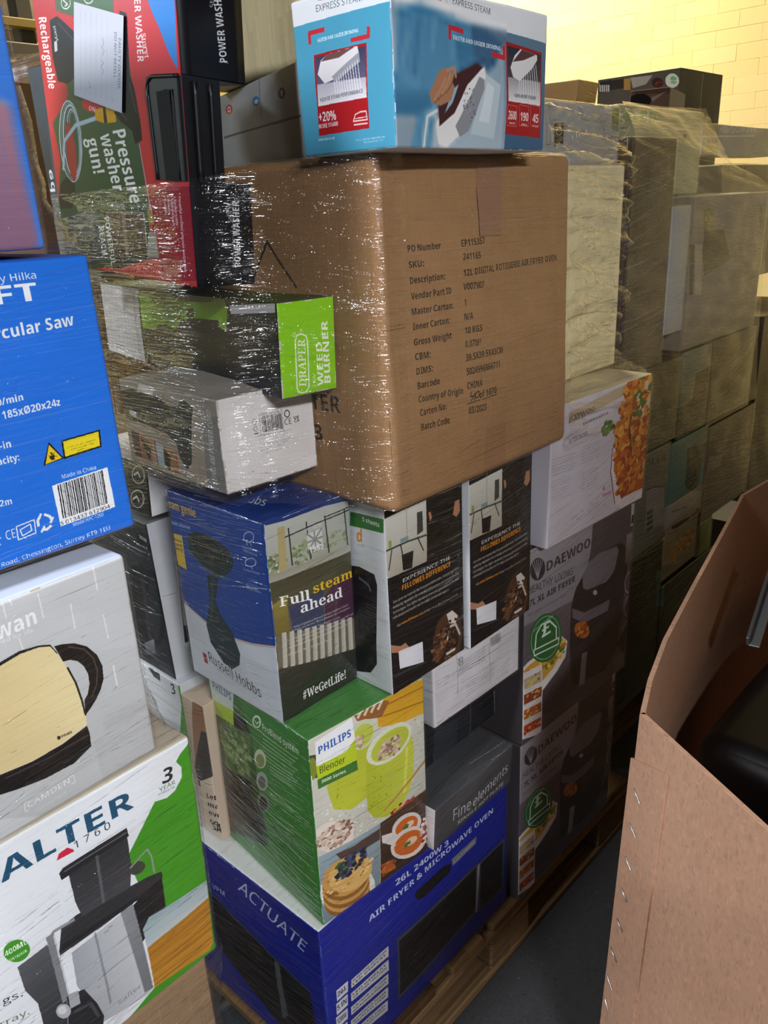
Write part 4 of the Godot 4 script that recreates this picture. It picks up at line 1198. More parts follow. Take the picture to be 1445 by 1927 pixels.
	gef.grad([376, 552, 401, 558, 401, 727, 376, 723], "#a8a496", "#c6c2b4", true)
	gef.poly([401, 733, 400, 735, 399, 737, 396, 738, 393, 738, 390, 737, 386, 735, 383, 732, 380, 730, 378, 727, 376, 724, 376, 721, 377, 718, 378, 717, 381, 716, 384, 716, 387, 717, 391, 719, 394, 721, 397, 724, 399, 727, 401, 730], "#bdb9ab")
	gef.grad([418, 562, 444, 568, 445, 740, 419, 735], "#a8a496", "#c6c2b4", true)
	gef.poly([444, 745, 444, 748, 442, 749, 440, 750, 436, 750, 433, 749, 429, 747, 426, 745, 423, 742, 420, 739, 419, 736, 419, 733, 419, 731, 421, 729, 423, 728, 427, 728, 430, 729, 434, 731, 437, 733, 440, 736, 443, 739, 444, 743], "#bdb9ab")
	gef.soft(-5, 387, 462, 845, 2)
	gef.grad([1, 621, 459, 732, 451, 916, -7, 873], "#35332b", "#24231f")
	gef.text("Full", "serif", "#f2f2ee", 36, 354, 141.0, 23.5, 0.0, -42.7)
	gef.text("steam", "serif", "#e4b724", 196, 360, 220.7, 14.3, 0.0, -41.1)
	gef.text("ahead", "serif", "#f2f2ee", 127, 419, 223.8, 18.6, 0.0, -44.3)
	gef.text("Every ingenious Russell Hobbs creation is here", "reg", "#cfcfca", 90, 469, 290.8, 24.5, 0.0, -8.8)
	gef.text("to help you do you. That is because we are inspired", "reg", "#cfcfca", 80, 482, 307.5, 29.4, 0.0, -8.8)
	gef.text("by the things that matter to you.", "reg", "#cfcfca", 117, 503, 214.9, 25.5, 0.0, -8.9)
	gef.text("Looking fresh on your own terms. Keeping yourself and", "reg", "#cfcfca", 55, 515, 354.0, 35.0, 0.0, -8.8)
	gef.text("your home steamed and smart. Doing what is right", "reg", "#cfcfca", 62, 533, 329.7, 32.2, 0.0, -8.9)
	gef.text("especially when the days get busy. Feeling at ease", "reg", "#cfcfca", 61, 551, 340.8, 36.4, 0.0, -8.9)
	gef.text("and perfect. That is what we are here for.", "reg", "#cfcfca", 53, 580, 231.5, 29.8, 0.0, -8.9)
	gef.text("#WeGetLife!", "serif", "#eceae6", 111, 824, 237.7, 15.8, 0.0, -43.4)
	var get := Canvas.new(self, 298, 448, "#14357c", 320)
	get.text("Russell", "reg", "#dfe4f0", 68, 76, 3.8, 136.2, 57.8, -46.3)
	get.text("Hobbs", "reg", "#dfe4f0", 61, 245, 19.8, 103.7, 45.1, -36.7)
	get.text("A BRITISH ICON SINCE 1952", "reg", "#8fa0c8", 52, 73, 0.9, 223.7, 15.3, -11.5)
	ges.wear("#b4bcd0", 60, 4)
	gef.wear("#c4c0b4", 50, 4)
	var o := carton("garment_steamer_box", "blue garment steamer box with a radiator photograph, standing on the green blender box", "box", Transform3D(Basis(Vector3.UP, -0.0201), Vector3(-0.0382, 0.8190, -0.2349)), Vector3(0.1490, 0.3147, 0.2242), Vector2(-0.0110, -0.0187), flat("#14357c", 0.45), {"front": gef.mat(0.3), "side": ges.mat(0.32), "top": get.mat(0.35)}, ["front", "side", "top"], "", 0.002, 0.004, 0.003, "film_light")
	genie_flap(o)
	var phs := Canvas.new(self, 654, 795, "#317a2e", 331)
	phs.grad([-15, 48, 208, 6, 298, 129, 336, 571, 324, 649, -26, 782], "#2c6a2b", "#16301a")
	phs.poly([69, 209, 294, 151, 257, 379, 69, 419], "#4d6b38")
	phs.specks(163, 279, 112, 106, 160, 15.0, ["#5f7d40", "#7d9a56", "#3c5a2c", "#93a66a"])
	phs.poly([173, 122, 265, 104, 294, 151, 172, 182], "#101512")
	phs.poly([58, 421, 260, 379, 321, 512, 316, 571, 267, 608, 20, 696], "#0e1518")
	phs.line([261, 453, 311, 535], 12.6, "#2a363c")
	phs.soft(-140, -27, 429, 893, 4)
	phs.poly([7, 45, 195, 18, 179, 108, 16, 134], "#cdd3cb")
	phs.text("PHILIPS", "bold", "#3a64a8", 35, 76, 137.8, -7.7, 0.0, -32.5)
	phs.poly([16, 134, 179, 108, 171, 177, 12, 196], "#a9c62c")
	phs.poly([375, 56, 375, 64, 373, 72, 368, 81, 362, 88, 354, 95, 346, 100, 338, 103, 330, 103, 324, 101, 320, 97, 318, 90, 318, 83, 321, 74, 326, 66, 332, 58, 340, 51, 348, 47, 356, 44, 363, 44, 369, 46, 373, 50], "#d8e4d4")
	phs.poly([366, 63, 366, 69, 364, 75, 361, 81, 357, 86, 352, 91, 346, 94, 341, 96, 336, 96, 331, 95, 328, 91, 327, 87, 327, 81, 329, 75, 332, 69, 337, 63, 342, 59, 347, 55, 353, 54, 358, 54, 362, 56, 365, 59], "#317a2e")
	phs.line([334, 72, 347, 81, 364, 65], 4.5, "#d8e4d4")
	phs.text("ProBlend system", "reg", "#dfe8dc", 382, 90, 212.9, -3.7, 0.0, -25.9)
	phs.line([382, 110, 586, 107], 3.3, "#a3c09c")
	phs.line([380, 127, 569, 126], 3.3, "#a3c09c")
	phs.line([377, 144, 551, 144], 3.4, "#a3c09c")
	phs.line([374, 161, 580, 156], 3.4, "#a3c09c")
	phs.line([372, 178, 562, 175], 3.4, "#a3c09c")
	phs.line([369, 195, 545, 194], 3.4, "#a3c09c")
	phs.line([366, 213, 573, 205], 3.4, "#a3c09c")
	phs.line([413, 227, 561, 217], 3.4, "#8fb088")
	phs.line([411, 242, 540, 242], 3.4, "#8fb088")
	phs.line([409, 256, 557, 245], 3.4, "#8fb088")
	phs.line([397, 332, 548, 318], 3.5, "#8fb088")
	phs.line([395, 348, 527, 344], 3.5, "#8fb088")
	phs.line([393, 363, 544, 347], 3.5, "#8fb088")
	phs.line([381, 441, 534, 422], 3.6, "#8fb088")
	phs.line([378, 457, 513, 450], 3.6, "#8fb088")
	phs.line([376, 473, 530, 452], 3.6, "#8fb088")
	phs.poly([387, 205, 387, 216, 384, 229, 379, 241, 370, 253, 360, 264, 349, 271, 337, 276, 327, 276, 318, 273, 311, 267, 307, 257, 307, 246, 310, 233, 316, 220, 325, 208, 335, 198, 346, 190, 358, 186, 368, 186, 377, 189, 383, 195], "#c9cfb4")
	phs.poly([375, 220, 375, 228, 373, 237, 369, 246, 363, 255, 355, 262, 347, 268, 338, 271, 331, 272, 324, 270, 319, 265, 317, 259, 317, 251, 319, 242, 323, 233, 330, 224, 337, 217, 345, 211, 354, 208, 361, 208, 368, 210, 372, 214], "#7d8a4a")
	phs.poly([387, 301, 388, 312, 385, 325, 379, 338, 371, 351, 360, 361, 349, 369, 337, 374, 326, 375, 317, 372, 311, 366, 307, 356, 307, 344, 310, 331, 316, 318, 324, 305, 335, 295, 346, 287, 358, 282, 368, 282, 377, 285, 384, 291], "#9aa69a")
	phs.poly([373, 315, 373, 323, 372, 331, 368, 340, 362, 348, 355, 355, 348, 361, 340, 364, 333, 364, 327, 363, 322, 358, 320, 352, 320, 344, 322, 336, 326, 327, 331, 319, 338, 312, 346, 306, 354, 303, 361, 303, 367, 305, 371, 309], "#596660")
	phs.poly([384, 396, 385, 409, 382, 422, 376, 436, 368, 449, 357, 461, 346, 469, 334, 474, 323, 475, 314, 472, 307, 465, 303, 455, 303, 442, 306, 428, 312, 414, 321, 401, 331, 390, 343, 382, 354, 377, 365, 376, 374, 380, 381, 386], "#6d7a72")
	phs.poly([373, 407, 374, 415, 372, 425, 367, 435, 361, 445, 353, 453, 345, 459, 336, 463, 328, 464, 321, 462, 317, 457, 314, 450, 314, 441, 316, 431, 320, 421, 327, 411, 334, 403, 343, 397, 351, 394, 359, 393, 366, 395, 371, 400], "#232b2a")
	phs.soft(253, 150, 425, 535, 2)
	var phf := Canvas.new(self, 534, 795, "#c4c6b8", 318)
	phf.grad([0, -9, 561, 11, 558, 813, 1, 799], "#d2cfc4", "#b4b8aa")
	phf.poly([0, 59, 38, 72, 37, 169, 0, 148], "#3a4a26")
	phf.poly([28, 126, 27, 138, 24, 148, 19, 155, 15, 159, 9, 160, 4, 157, -0, 151, -4, 142, -6, 131, -7, 119, -7, 107, -5, 95, -2, 85, 2, 78, 7, 74, 12, 73, 17, 76, 21, 82, 25, 91, 28, 102, 29, 114], "#7d8a2c")
	phf.grad([300, -40, 552, 7, 547, 156, 406, 134, 300, 96], "#c89320", "#d8a92c")
	phf.line([348, 28, 541, 41], 6.8, "#a87414")
	phf.line([328, 64, 539, 104], 6.8, "#a87414")
	phf.poly([196, -8, 298, -15, 362, 19, 320, 64, 210, 28], "#8f5c30")
	phf.line([215, 17, 242, -12], 11.3, "#dcc8aa")
	phf.line([245, 20, 273, -9], 11.5, "#dcc8aa")
	phf.line([276, 23, 304, -6], 11.6, "#dcc8aa")
	phf.line([307, 26, 335, -3], 11.7, "#dcc8aa")
	phf.specks(322, 338, 328, 210, 350, 6.3, ["#dcdcd2", "#aeb2a4"])
	phf.soft(172, -149, 571, 557, 3)
	phf.poly([61, 220, 187, 129, 278, 100, 249, 217, 222, 353, 154, 362, 81, 323], "#b4bc34")
	phf.poly([279, 59, 288, 74, 292, 91, 291, 107, 285, 122, 273, 134, 258, 143, 241, 147, 222, 147, 205, 142, 189, 132, 176, 120, 168, 105, 164, 89, 166, 73, 172, 59, 183, 47, 197, 38, 214, 33, 232, 33, 250, 38, 266, 47], "#c6cfb0")
	phf.poly([268, 70, 274, 82, 277, 94, 275, 106, 270, 118, 261, 127, 250, 134, 236, 137, 222, 137, 209, 134, 197, 127, 187, 118, 181, 107, 178, 94, 180, 82, 185, 71, 194, 62, 205, 55, 218, 52, 232, 51, 246, 55, 258, 61], "#b9c24a")
	phf.specks(209, 111, 24, 25, 40, 7.4, ["#d8c4b4", "#a88c78", "#c2a894"])
	phf.grad([241, 189, 451, 165, 471, 272, 461, 383, 439, 447, 389, 498, 323, 498, 261, 468, 228, 414, 223, 329], "#a9b22c", "#c4cc44", true)
	phf.line([433, 252, 411, 439], 14.6, "#d2d860")
	phf.poly([452, 162, 460, 182, 459, 203, 449, 223, 430, 240, 405, 253, 374, 260, 342, 261, 311, 257, 283, 247, 261, 232, 245, 215, 238, 195, 239, 175, 249, 156, 267, 140, 291, 128, 320, 120, 351, 118, 382, 121, 411, 130, 435, 144], "#d6dcc4")
	phf.poly([439, 170, 445, 185, 443, 202, 433, 217, 417, 230, 395, 241, 370, 247, 343, 248, 318, 245, 295, 238, 276, 228, 264, 214, 259, 199, 261, 183, 270, 169, 286, 156, 306, 145, 331, 139, 357, 137, 383, 139, 406, 146, 426, 156], "#b6c040")
	phf.specks(352, 209, 56, 40, 120, 9.7, ["#dccab8", "#b49a84", "#c8b09c", "#8a7260"])
	phf.specks(286, 350, 61, 88, 20, 3.6, ["#6d7420"])
	phf.specks(135, 263, 56, 53, 12, 3.3, ["#6d7420"])
	phf.soft(38, -41, 488, 613, 2)
	phf.line([551, 356, 307, 461], 11.6, "#b48a4a")
	phf.poly([337, 504, 467, 488, 445, 553, 349, 529], "#a8321e")
	phf.specks(398, 507, 66, 25, 40, 9.5, ["#7a1f14", "#c4482a"])
	phf.poly([457, 499, 546, 500, 549, 625, 473, 587], "#7d4a2a")
	phf.poly([154, 457, 156, 478, 152, 496, 140, 508, 123, 515, 102, 514, 79, 507, 55, 495, 34, 478, 15, 457, 2, 435, -6, 413, -8, 393, -3, 377, 8, 365, 23, 358, 43, 358, 66, 364, 89, 375, 111, 392, 131, 412, 145, 435], "#ddd2c6")
	phf.specks(77, 430, 80, 48, 260, 11.1, ["#cbb4a6", "#e2d2c6", "#a98a78", "#d8c4b4", "#7d5f4e"])
	phf.grad([3, 482, 286, 507, 274, 804, -2, 796], "#8fa2aa", "#6d7d86")
	phf.poly([75, 513, 159, 527, 194, 525, 284, 531, 281, 581, 104, 566], "#4a3a34")
	phf.poly([234, 715, 248, 756, 251, 794, 243, 825, 225, 847, 198, 858, 165, 856, 129, 843, 92, 819, 59, 787, 31, 750, 11, 711, -1, 672, -2, 637, 5, 608, 22, 587, 46, 576, 77, 576, 111, 587, 147, 608, 181, 637, 211, 674], "#d8d6d0")
	phf.poly([215, 737, 223, 765, 223, 791, 213, 812, 195, 827, 170, 834, 141, 832, 110, 823, 80, 807, 53, 785, 31, 759, 17, 732, 10, 705, 11, 681, 20, 661, 37, 647, 60, 639, 87, 640, 117, 647, 148, 662, 175, 683, 199, 709], "#8a5c24")
	phf.poly([215, 717, 223, 745, 222, 771, 212, 792, 194, 806, 170, 814, 141, 812, 110, 803, 80, 787, 53, 766, 31, 740, 16, 713, 9, 687, 11, 663, 20, 643, 37, 628, 60, 621, 87, 621, 117, 628, 147, 643, 175, 664, 198, 689], "#c0924e")
	phf.poly([214, 697, 222, 725, 221, 751, 212, 772, 194, 787, 169, 794, 140, 793, 109, 784, 80, 768, 53, 747, 31, 721, 16, 694, 9, 668, 11, 644, 20, 624, 37, 610, 60, 602, 87, 602, 117, 609, 147, 624, 174, 645, 197, 670], "#8a5c24")
	phf.poly([213, 678, 222, 705, 221, 731, 211, 752, 193, 767, 169, 774, 140, 773, 109, 764, 79, 749, 52, 727, 31, 702, 16, 676, 9, 649, 11, 625, 20, 606, 36, 591, 59, 584, 87, 583, 116, 591, 146, 605, 174, 625, 197, 650], "#c0924e")
	phf.poly([213, 658, 221, 686, 220, 711, 210, 732, 193, 747, 168, 754, 139, 754, 109, 745, 79, 729, 52, 708, 31, 684, 16, 657, 9, 631, 10, 607, 20, 587, 36, 573, 59, 565, 86, 565, 116, 572, 146, 586, 173, 606, 196, 631], "#8a5c24")
	phf.poly([212, 639, 220, 666, 220, 692, 210, 713, 192, 727, 168, 735, 139, 734, 108, 726, 79, 710, 52, 689, 31, 665, 16, 639, 9, 613, 10, 589, 20, 569, 36, 555, 59, 547, 86, 546, 116, 553, 145, 567, 173, 587, 196, 612], "#c0924e")
	phf.poly([232, 648, 238, 672, 235, 694, 225, 712, 206, 723, 182, 728, 154, 725, 125, 716, 96, 701, 72, 681, 52, 658, 40, 634, 34, 611, 37, 590, 47, 574, 65, 562, 87, 557, 114, 559, 143, 567, 171, 581, 197, 600, 218, 623], "#d0a862")
	phf.specks(129, 646, 114, 57, 40, 10.9, ["#8f5c28", "#b9843c", "#e0c080"])
	phf.specks(137, 596, 71, 49, 60, 13.5, ["#20283c", "#39445e", "#151a28", "#4a5674"])
	phf.specks(85, 595, 26, 32, 14, 10.6, ["#3c6a2a", "#2c3a4a"])
	phf.soft(-13, 441, 279, 975, 2)
	phf.grad([286, 507, 556, 506, 564, 808, 278, 799], "#4a3424", "#2a1c14")
	phf.poly([493, 601, 500, 620, 501, 637, 495, 652, 483, 664, 466, 670, 445, 671, 423, 667, 400, 658, 380, 645, 363, 629, 351, 611, 344, 593, 344, 576, 349, 562, 361, 551, 377, 544, 397, 543, 419, 546, 441, 554, 462, 567, 480, 583], "#d2ccc6")
	phf.poly([477, 602, 482, 615, 481, 627, 476, 637, 466, 645, 452, 649, 436, 650, 419, 648, 402, 642, 387, 633, 374, 622, 366, 610, 361, 598, 362, 586, 367, 576, 377, 569, 390, 564, 406, 563, 423, 565, 440, 571, 455, 579, 468, 590], "#c2601e")
	phf.poly([459, 604, 460, 609, 459, 613, 457, 616, 452, 619, 446, 621, 439, 621, 432, 620, 425, 619, 419, 616, 414, 612, 410, 608, 409, 604, 410, 599, 413, 596, 417, 593, 423, 592, 430, 591, 437, 592, 444, 594, 451, 596, 456, 600], "#e2c0a0")
	phf.specks(415, 610, 18, 12, 12, 8.8, ["#3c6a24"])
	phf.poly([516, 688, 526, 711, 527, 733, 520, 752, 505, 766, 485, 774, 460, 775, 432, 769, 405, 758, 380, 741, 359, 720, 344, 698, 336, 675, 335, 654, 342, 636, 356, 623, 375, 615, 399, 613, 426, 618, 453, 628, 478, 644, 500, 665], "#d2ccc6")
	phf.poly([500, 689, 507, 706, 507, 722, 500, 736, 488, 746, 471, 752, 450, 753, 428, 749, 407, 741, 387, 728, 371, 713, 359, 697, 354, 680, 354, 664, 360, 651, 372, 641, 388, 635, 408, 634, 429, 637, 451, 645, 471, 657, 488, 672], "#c2601e")
	phf.poly([473, 691, 475, 697, 474, 702, 471, 707, 465, 710, 458, 712, 449, 713, 440, 712, 431, 709, 423, 705, 417, 700, 413, 695, 411, 689, 412, 684, 415, 679, 421, 676, 428, 673, 437, 673, 446, 674, 455, 677, 463, 681, 469, 685], "#e2c0a0")
	phf.specks(423, 696, 18, 12, 12, 9.0, ["#3c6a24"])
	phf.poly([356, 593, 291, 570, 293, 605, 362, 667], "#d2ccc6")
	phf.poly([284, 704, 349, 721, 360, 773, 290, 761], "#a4521e")
	phf.specks(324, 740, 45, 26, 20, 8.8, ["#c2722e", "#7d3c14"])
	phf.specks(525, 700, 31, 72, 60, 12.4, ["#e0d8d0", "#8a2c1e", "#c8b4a4"])
	phf.soft(273, 356, 566, 979, 2)
	phf.poly([28, 20, 189, 4, 194, 92, 154, 120, 34, 118, 26, 116], "#eceef0")
	phf.poly([26, 115, 42, 119, 154, 120, 195, 89, 195, 180, 27, 174], "#b6cc22")
	phf.poly([26, 171, 195, 178, 197, 220, 26, 209], "#37702c")
	phf.text("PHILIPS", "bold", "#1b5cb0", 39, 74, 138.4, -2.8, 0.0, -29.4)
	phf.text("Blender", "reg", "#283420", 39, 153, 106.7, 7.6, 0.0, -27.1)
	phf.text("3000 Series", "bold", "#dfeacb", 42, 194, 103.2, 9.4, 0.0, -13.0)
	phs.wear("#b9cdb2", 60, 5)
	phf.wear("#dcded6", 60, 5)
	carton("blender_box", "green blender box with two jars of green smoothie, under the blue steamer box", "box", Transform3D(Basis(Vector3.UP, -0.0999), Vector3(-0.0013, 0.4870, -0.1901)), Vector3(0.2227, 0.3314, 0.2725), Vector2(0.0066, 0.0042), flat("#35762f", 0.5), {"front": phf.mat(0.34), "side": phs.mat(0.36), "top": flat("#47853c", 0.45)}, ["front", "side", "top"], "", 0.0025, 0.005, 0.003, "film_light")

func build_lower_boxes() -> void:
	var mif := Canvas.new(self, 1003, 685, "#051a86", 316)
	mif.text("AIR FRYER & MICROWAVE OVEN", "bold", "#b9c2d6", 209, 133, 687.7, 24.6, 0.0, -23.4)
	mif.text("26L 2400W 3", "bold", "#b9c2d6", 343, 86, 283.3, 30.5, 0.0, -23.1)
	mif.poly([429, 200, 435, 182, 583, 188, 610, 195, 631, 209, 634, 224, 619, 240, 475, 237, 445, 224], "#02030a")
	mif.poly([329, 306, 794, 327, 800, 572, 318, 588], "#3c4048")
	mif.poly([337, 323, 783, 340, 788, 556, 329, 571], "#06070a")
	mif.poly([803, 334, 986, 344, 978, 599, 803, 580], "#3c4048")
	mif.poly([818, 350, 973, 359, 965, 588, 815, 579], "#0a0b0e")
	mif.line([803, 343, 788, 568], 14.7, "#8d9198")
	mif.poly([111, 298, 286, 301, 285, 347, 110, 333], "#c6c8cc")
	mif.text("SLEEK AND INTUITIVE", "bold", "#30364a", 118, 313, 156.7, 3.9, 0.0, -8.7)
	mif.text("LED DISPLAY", "bold", "#30364a", 117, 328, 156.9, 4.5, 0.0, -8.7)
	mif.poly([46, 284, 97, 287, 95, 333, 46, 331], "#c6c8cc")
	mif.text("26L", "bold", "#20284a", 49, 316, 40.4, 1.4, 0.0, -20.8)
	mif.poly([106, 354, 282, 360, 281, 407, 105, 389], "#c6c8cc")
	mif.text("LED DISPLAY", "bold", "#30364a", 113, 370, 157.5, 6.3, 0.0, -8.8)
	mif.text("AIR FRYER FUNCTION", "bold", "#30364a", 112, 384, 157.8, 6.9, 0.0, -8.8)
	mif.poly([41, 339, 92, 342, 90, 389, 40, 387], "#c6c8cc")
	mif.text("5 IN", "bold", "#20284a", 44, 371, 40.6, 2.0, 0.0, -21.1)
	mif.poly([101, 411, 277, 419, 276, 467, 100, 446], "#c6c8cc")
	mif.text("AIR FRYER FUNCTION", "bold", "#30364a", 108, 427, 158.4, 8.7, 0.0, -8.9)
	mif.text("MICROWAVE POWER", "bold", "#30364a", 107, 442, 158.6, 9.4, 0.0, -8.9)
	mif.poly([35, 394, 87, 399, 84, 446, 35, 443], "#c6c8cc")
	mif.text("1200W", "bold", "#20284a", 39, 428, 40.8, 2.6, 0.0, -21.4)
	mif.poly([96, 468, 273, 479, 272, 528, 95, 504], "#c6c8cc")
	mif.text("MICROWAVE POWER", "bold", "#30364a", 103, 485, 159.2, 11.2, 0.0, -9.0)
	mif.text("STAINLESS STEEL", "bold", "#30364a", 102, 500, 159.4, 11.9, 0.0, -9.1)
	mif.poly([30, 451, 81, 456, 79, 504, 29, 500], "#c6c8cc")
	mif.text("10", "bold", "#20284a", 33, 484, 41.0, 3.3, 0.0, -21.6)
	mif.poly([90, 526, 269, 540, 268, 589, 89, 563], "#c6c8cc")
	mif.text("STAINLESS STEEL", "bold", "#30364a", 98, 543, 160.1, 13.8, 0.0, -9.1)
	mif.text("SLEEK AND INTUITIVE", "bold", "#30364a", 96, 558, 160.3, 14.4, 0.0, -9.2)
	mif.poly([24, 508, 76, 514, 74, 562, 24, 558], "#c6c8cc")
	mif.text("A", "bold", "#20284a", 27, 542, 41.2, 3.9, 0.0, -21.9)
	mif.poly([638, 192, 790, 195, 786, 226, 642, 224], "#6d7078")
	mif.text("5 IN 1 COMBI", "bold", "#9aa0ac", 645, 215, 132.2, 2.1, 0.0, -10.7)
	var mis := Canvas.new(self, 879, 685, "#05177a", 329)
	mis.text("ACTUATE", "light", "#aab4cc", 484, 84, 313.7, 54.9, 22.9, -51.5)
	mis.text("VPM", "reg", "#aab4cc", 327, 182, 71.6, -8.7, 0.0, -22.2)
	mis.poly([268, 214, 324, 212, 808, 293, 825, 489, 644, 626, 313, 475], "#0b0c10")
	mis.line([323, 217, 813, 297], 7.8, "#3a3c42")
	mis.poly([647, 279, 670, 280, 678, 517, 643, 557], "#4a4c52")
	mif.wear("#5a6a9c", 50, 4)
	carton("microwave_carton", "dark blue air fryer microwave carton at the bottom of the stack", "carton", Transform3D(Basis(Vector3.UP, 0.0041), Vector3(0.1117, 0.1440, -0.2841)), Vector3(0.5015, 0.3430, 0.4400), Vector2(-0.0004, 0.0002), flat("#05177a", 0.5), {"front": mif.mat(0.4), "side": mis.mat(0.4), "top": flat("#c9c9c4", 0.5)}, ["front", "side", "top"], "", 0.005, 0.005, 0.003, "film_light")
	var fef := Canvas.new(self, 443, 805, "#0d0c0d", 305)
	fef.grad([-1, 75, 222, 66, 214, 314, -10, 314], "#c8c8be", "#a8a090")
	fef.line([-9, 198, 109, 197, 214, 205], 7.0, "#3a3c38")
	fef.line([28, 204, 9, 276], 5.1, "#2a2a28")
	fef.line([165, 198, 196, 262], 5.3, "#2a2a28")
	fef.poly([77, 240, 141, 243, 130, 310, 81, 304], "#121212")
	fef.line([75, 198, 84, 250], 5.2, "#1a1a1a")
	fef.poly([74, 176, 117, 176, 117, 192, 76, 192], "#6d8f8c")
	fef.poly([14, 164, 30, 165, 28, 192, 14, 192], "#7d9a4a")
	fef.poly([169, 102, 198, 103, 197, 182, 164, 189], "#3a3c34")
	fef.line([117, 52, 110, 188], 3.0, "#8d8d86")
	fef.poly([222, 66, 452, 79, 449, 245, 446, 398, 216, 315], "#16150f")
	fef.soft(-13, -14, 451, 437, 2)
	fef.poly([231, 122, 244, 119, 252, 146, 239, 160], "#b07a58")
	fef.poly([396, 127, 423, 126, 428, 173, 408, 195, 383, 178], "#b07a58")
	fef.poly([-7, 308, 214, 314, 447, 321, 447, 818, -4, 806], "#0d0c0d")
	fef.text("EXPERIENCE THE", "light", "#e8e6e2", 79, 352, 275.4, 1.7, 0.0, -15.1)
	fef.text("FELLOWES DIFFERENCE", "bold", "#e08e1e", 74, 383, 281.5, 1.8, 0.0, -21.4)
	fef.text("Ever since we invented the first personal shredder, Fellowes has had an", "reg", "#d6d4d0", 24, 418, 390.4, 0.3, 0.0, -10.7)
	fef.text("enduring reputation for reliable performance and industry leading", "reg", "#d6d4d0", 22, 439, 391.2, 3.1, 0.0, -10.7)
	fef.text("technologies. Our higher standards ensure you get a premium shredder", "reg", "#d6d4d0", 21, 461, 392.0, 6.0, 0.0, -10.8)
	fef.text("with exceptional quality and first class service and support.", "reg", "#d6d4d0", 19, 482, 325.0, 6.1, 0.0, -10.8)
	fef.text("Visit", "reg", "#d6d4d0", 39, 524, 22.2, 1.2, 0.0, -11.0)
	fef.text("www.fellowes.com", "bold", "#e08e1e", 65, 524, 123.7, 5.0, 0.0, -11.0)
	fef.text("to learn more about Fellowes products", "reg", "#d6d4d0", 194, 529, 208.8, 4.8, 0.0, -11.4)
	fef.poly([239, 661, 272, 596, 314, 583, 363, 584, 412, 635, 427, 735, 408, 800, 306, 815, 238, 762], "#4a2f1c")
	fef.poly([325, 588, 363, 586, 398, 624, 382, 653, 340, 635], "#d8cfc4")
	fef.poly([310, 693, 343, 646, 382, 653, 407, 715, 394, 762, 336, 766], "#1c1512")
	fef.line([324, 709, 348, 653, 382, 658, 410, 717], 11.2, "#c9bcae")
	fef.poly([356, 631, 355, 633, 354, 634, 353, 635, 351, 635, 348, 634, 346, 633, 344, 632, 342, 630, 340, 628, 339, 626, 339, 624, 339, 623, 340, 622, 342, 621, 344, 621, 346, 621, 349, 622, 351, 624, 353, 626, 354, 628, 355, 630], "#120c0a")
	fef.poly([391, 639, 391, 640, 390, 641, 388, 642, 386, 642, 384, 641, 381, 640, 379, 639, 377, 637, 376, 635, 375, 633, 374, 631, 375, 630, 376, 629, 377, 628, 379, 628, 382, 628, 384, 629, 387, 631, 389, 633, 390, 635, 391, 637], "#120c0a")
	fef.specks(309, 723, 78, 82, 120, 11.2, ["#6b4528", "#3a2414", "#8a6040", "#241610"])
	fef.soft(223, 520, 435, 885, 2)
	fef.poly([319, 764, 380, 766, 379, 778, 321, 776], "#d8d4d0")
	fef.poly([1, 583, 53, 612, 84, 611, 101, 636, 74, 649, 3, 618], "#b27e5e")
	fef.poly([42, 630, 179, 648, 179, 740, 45, 708], "#dedee4")
	fef.line([16, 725, 197, 748], 9.1, "#2c2c30")
	var fes := Canvas.new(self, 659, 681, "#d6d9dc", 318)
	fes.poly([513, 72, 655, 65, 652, 111, 508, 119], "#2f6f2c")
	fes.text("5 sheets", "bold", "#dfe8dc", 564, 92, 71.7, 3.4, 0.0, -14.8)
	fes.text("d", "bold", "#dd8a24", 537, 166, 23.0, -3.4, 0.0, -41.9)
	fes.text("shred", "reg", "#9a9c9e", 537, 184, 29.6, -5.2, 0.0, -11.5)
	fes.grad([487, 261, 538, 252, 604, 261, 613, 296, 591, 589, 559, 634, 524, 645, 442, 668], "#0c0c0f", "#16161a")
	fes.line([535, 293, 575, 307, 582, 324], 7.7, "#5a5c62")
	carton("shredder_box", "black fronted shredder box beside the blue steamer box", "box", Transform3D(Basis(Vector3.UP, -0.0149), Vector3(0.1190, 0.8230, -0.1936)), Vector3(0.1706, 0.3100, 0.3000), Vector2(0.0000, 0.0000), flat("#cfd2d5", 0.5), {"front": fef.mat(0.4), "side": fes.mat(0.4)}, ["front", "side"], "black shredder boxes", 0.002, 0.002, 0.003, "film_light")
	var fm := fef.mat(0.4)
	carton("shredder_box", "black fronted shredder box next to the white curry print carton", "box", Transform3D(Basis(Vector3.UP, 0.0011), Vector3(0.2947, 0.8229, -0.1845)), Vector3(0.1728, 0.3100, 0.3000), Vector2(0.0000, 0.0000), flat("#cfd2d5", 0.5), {"front": fm, "side": flat("#cfd2d5", 0.5)}, ["front", "side"], "black shredder boxes", 0.002, 0.002, 0.003, "film_light")
	var whf := Canvas.new(self, 559, 268, "#cfcdd0", 325)
	whf.bars(344, 17, 418, 19, 421, 62, 349, 56, "#5a585c")
	whf.text("Manufactured for the domestic market", "reg", "#7d7b80", 142, 85, 169.1, 5.1, 1.2, 8.6)
	whf.text("Manufactured for the domestic market", "reg", "#7d7b80", 146, 73, 164.9, 2.7, 1.2, 8.6)
	whf.text("Manufactured for the domestic market", "reg", "#7d7b80", 151, 61, 160.6, 0.2, 1.2, 8.5)
	whf.text("Manufactured for the domestic market", "reg", "#7d7b80", 155, 49, 156.3, -2.1, 1.2, 8.5)
	whf.text("Manufactured for the domestic market", "reg", "#7d7b80", 159, 38, 152.0, -4.5, 1.2, 8.5)
	whf.line([195, 203, 370, 212], 3.2, "#a9a7ac")
	whf.line([195, 190, 370, 199], 3.2, "#a9a7ac")
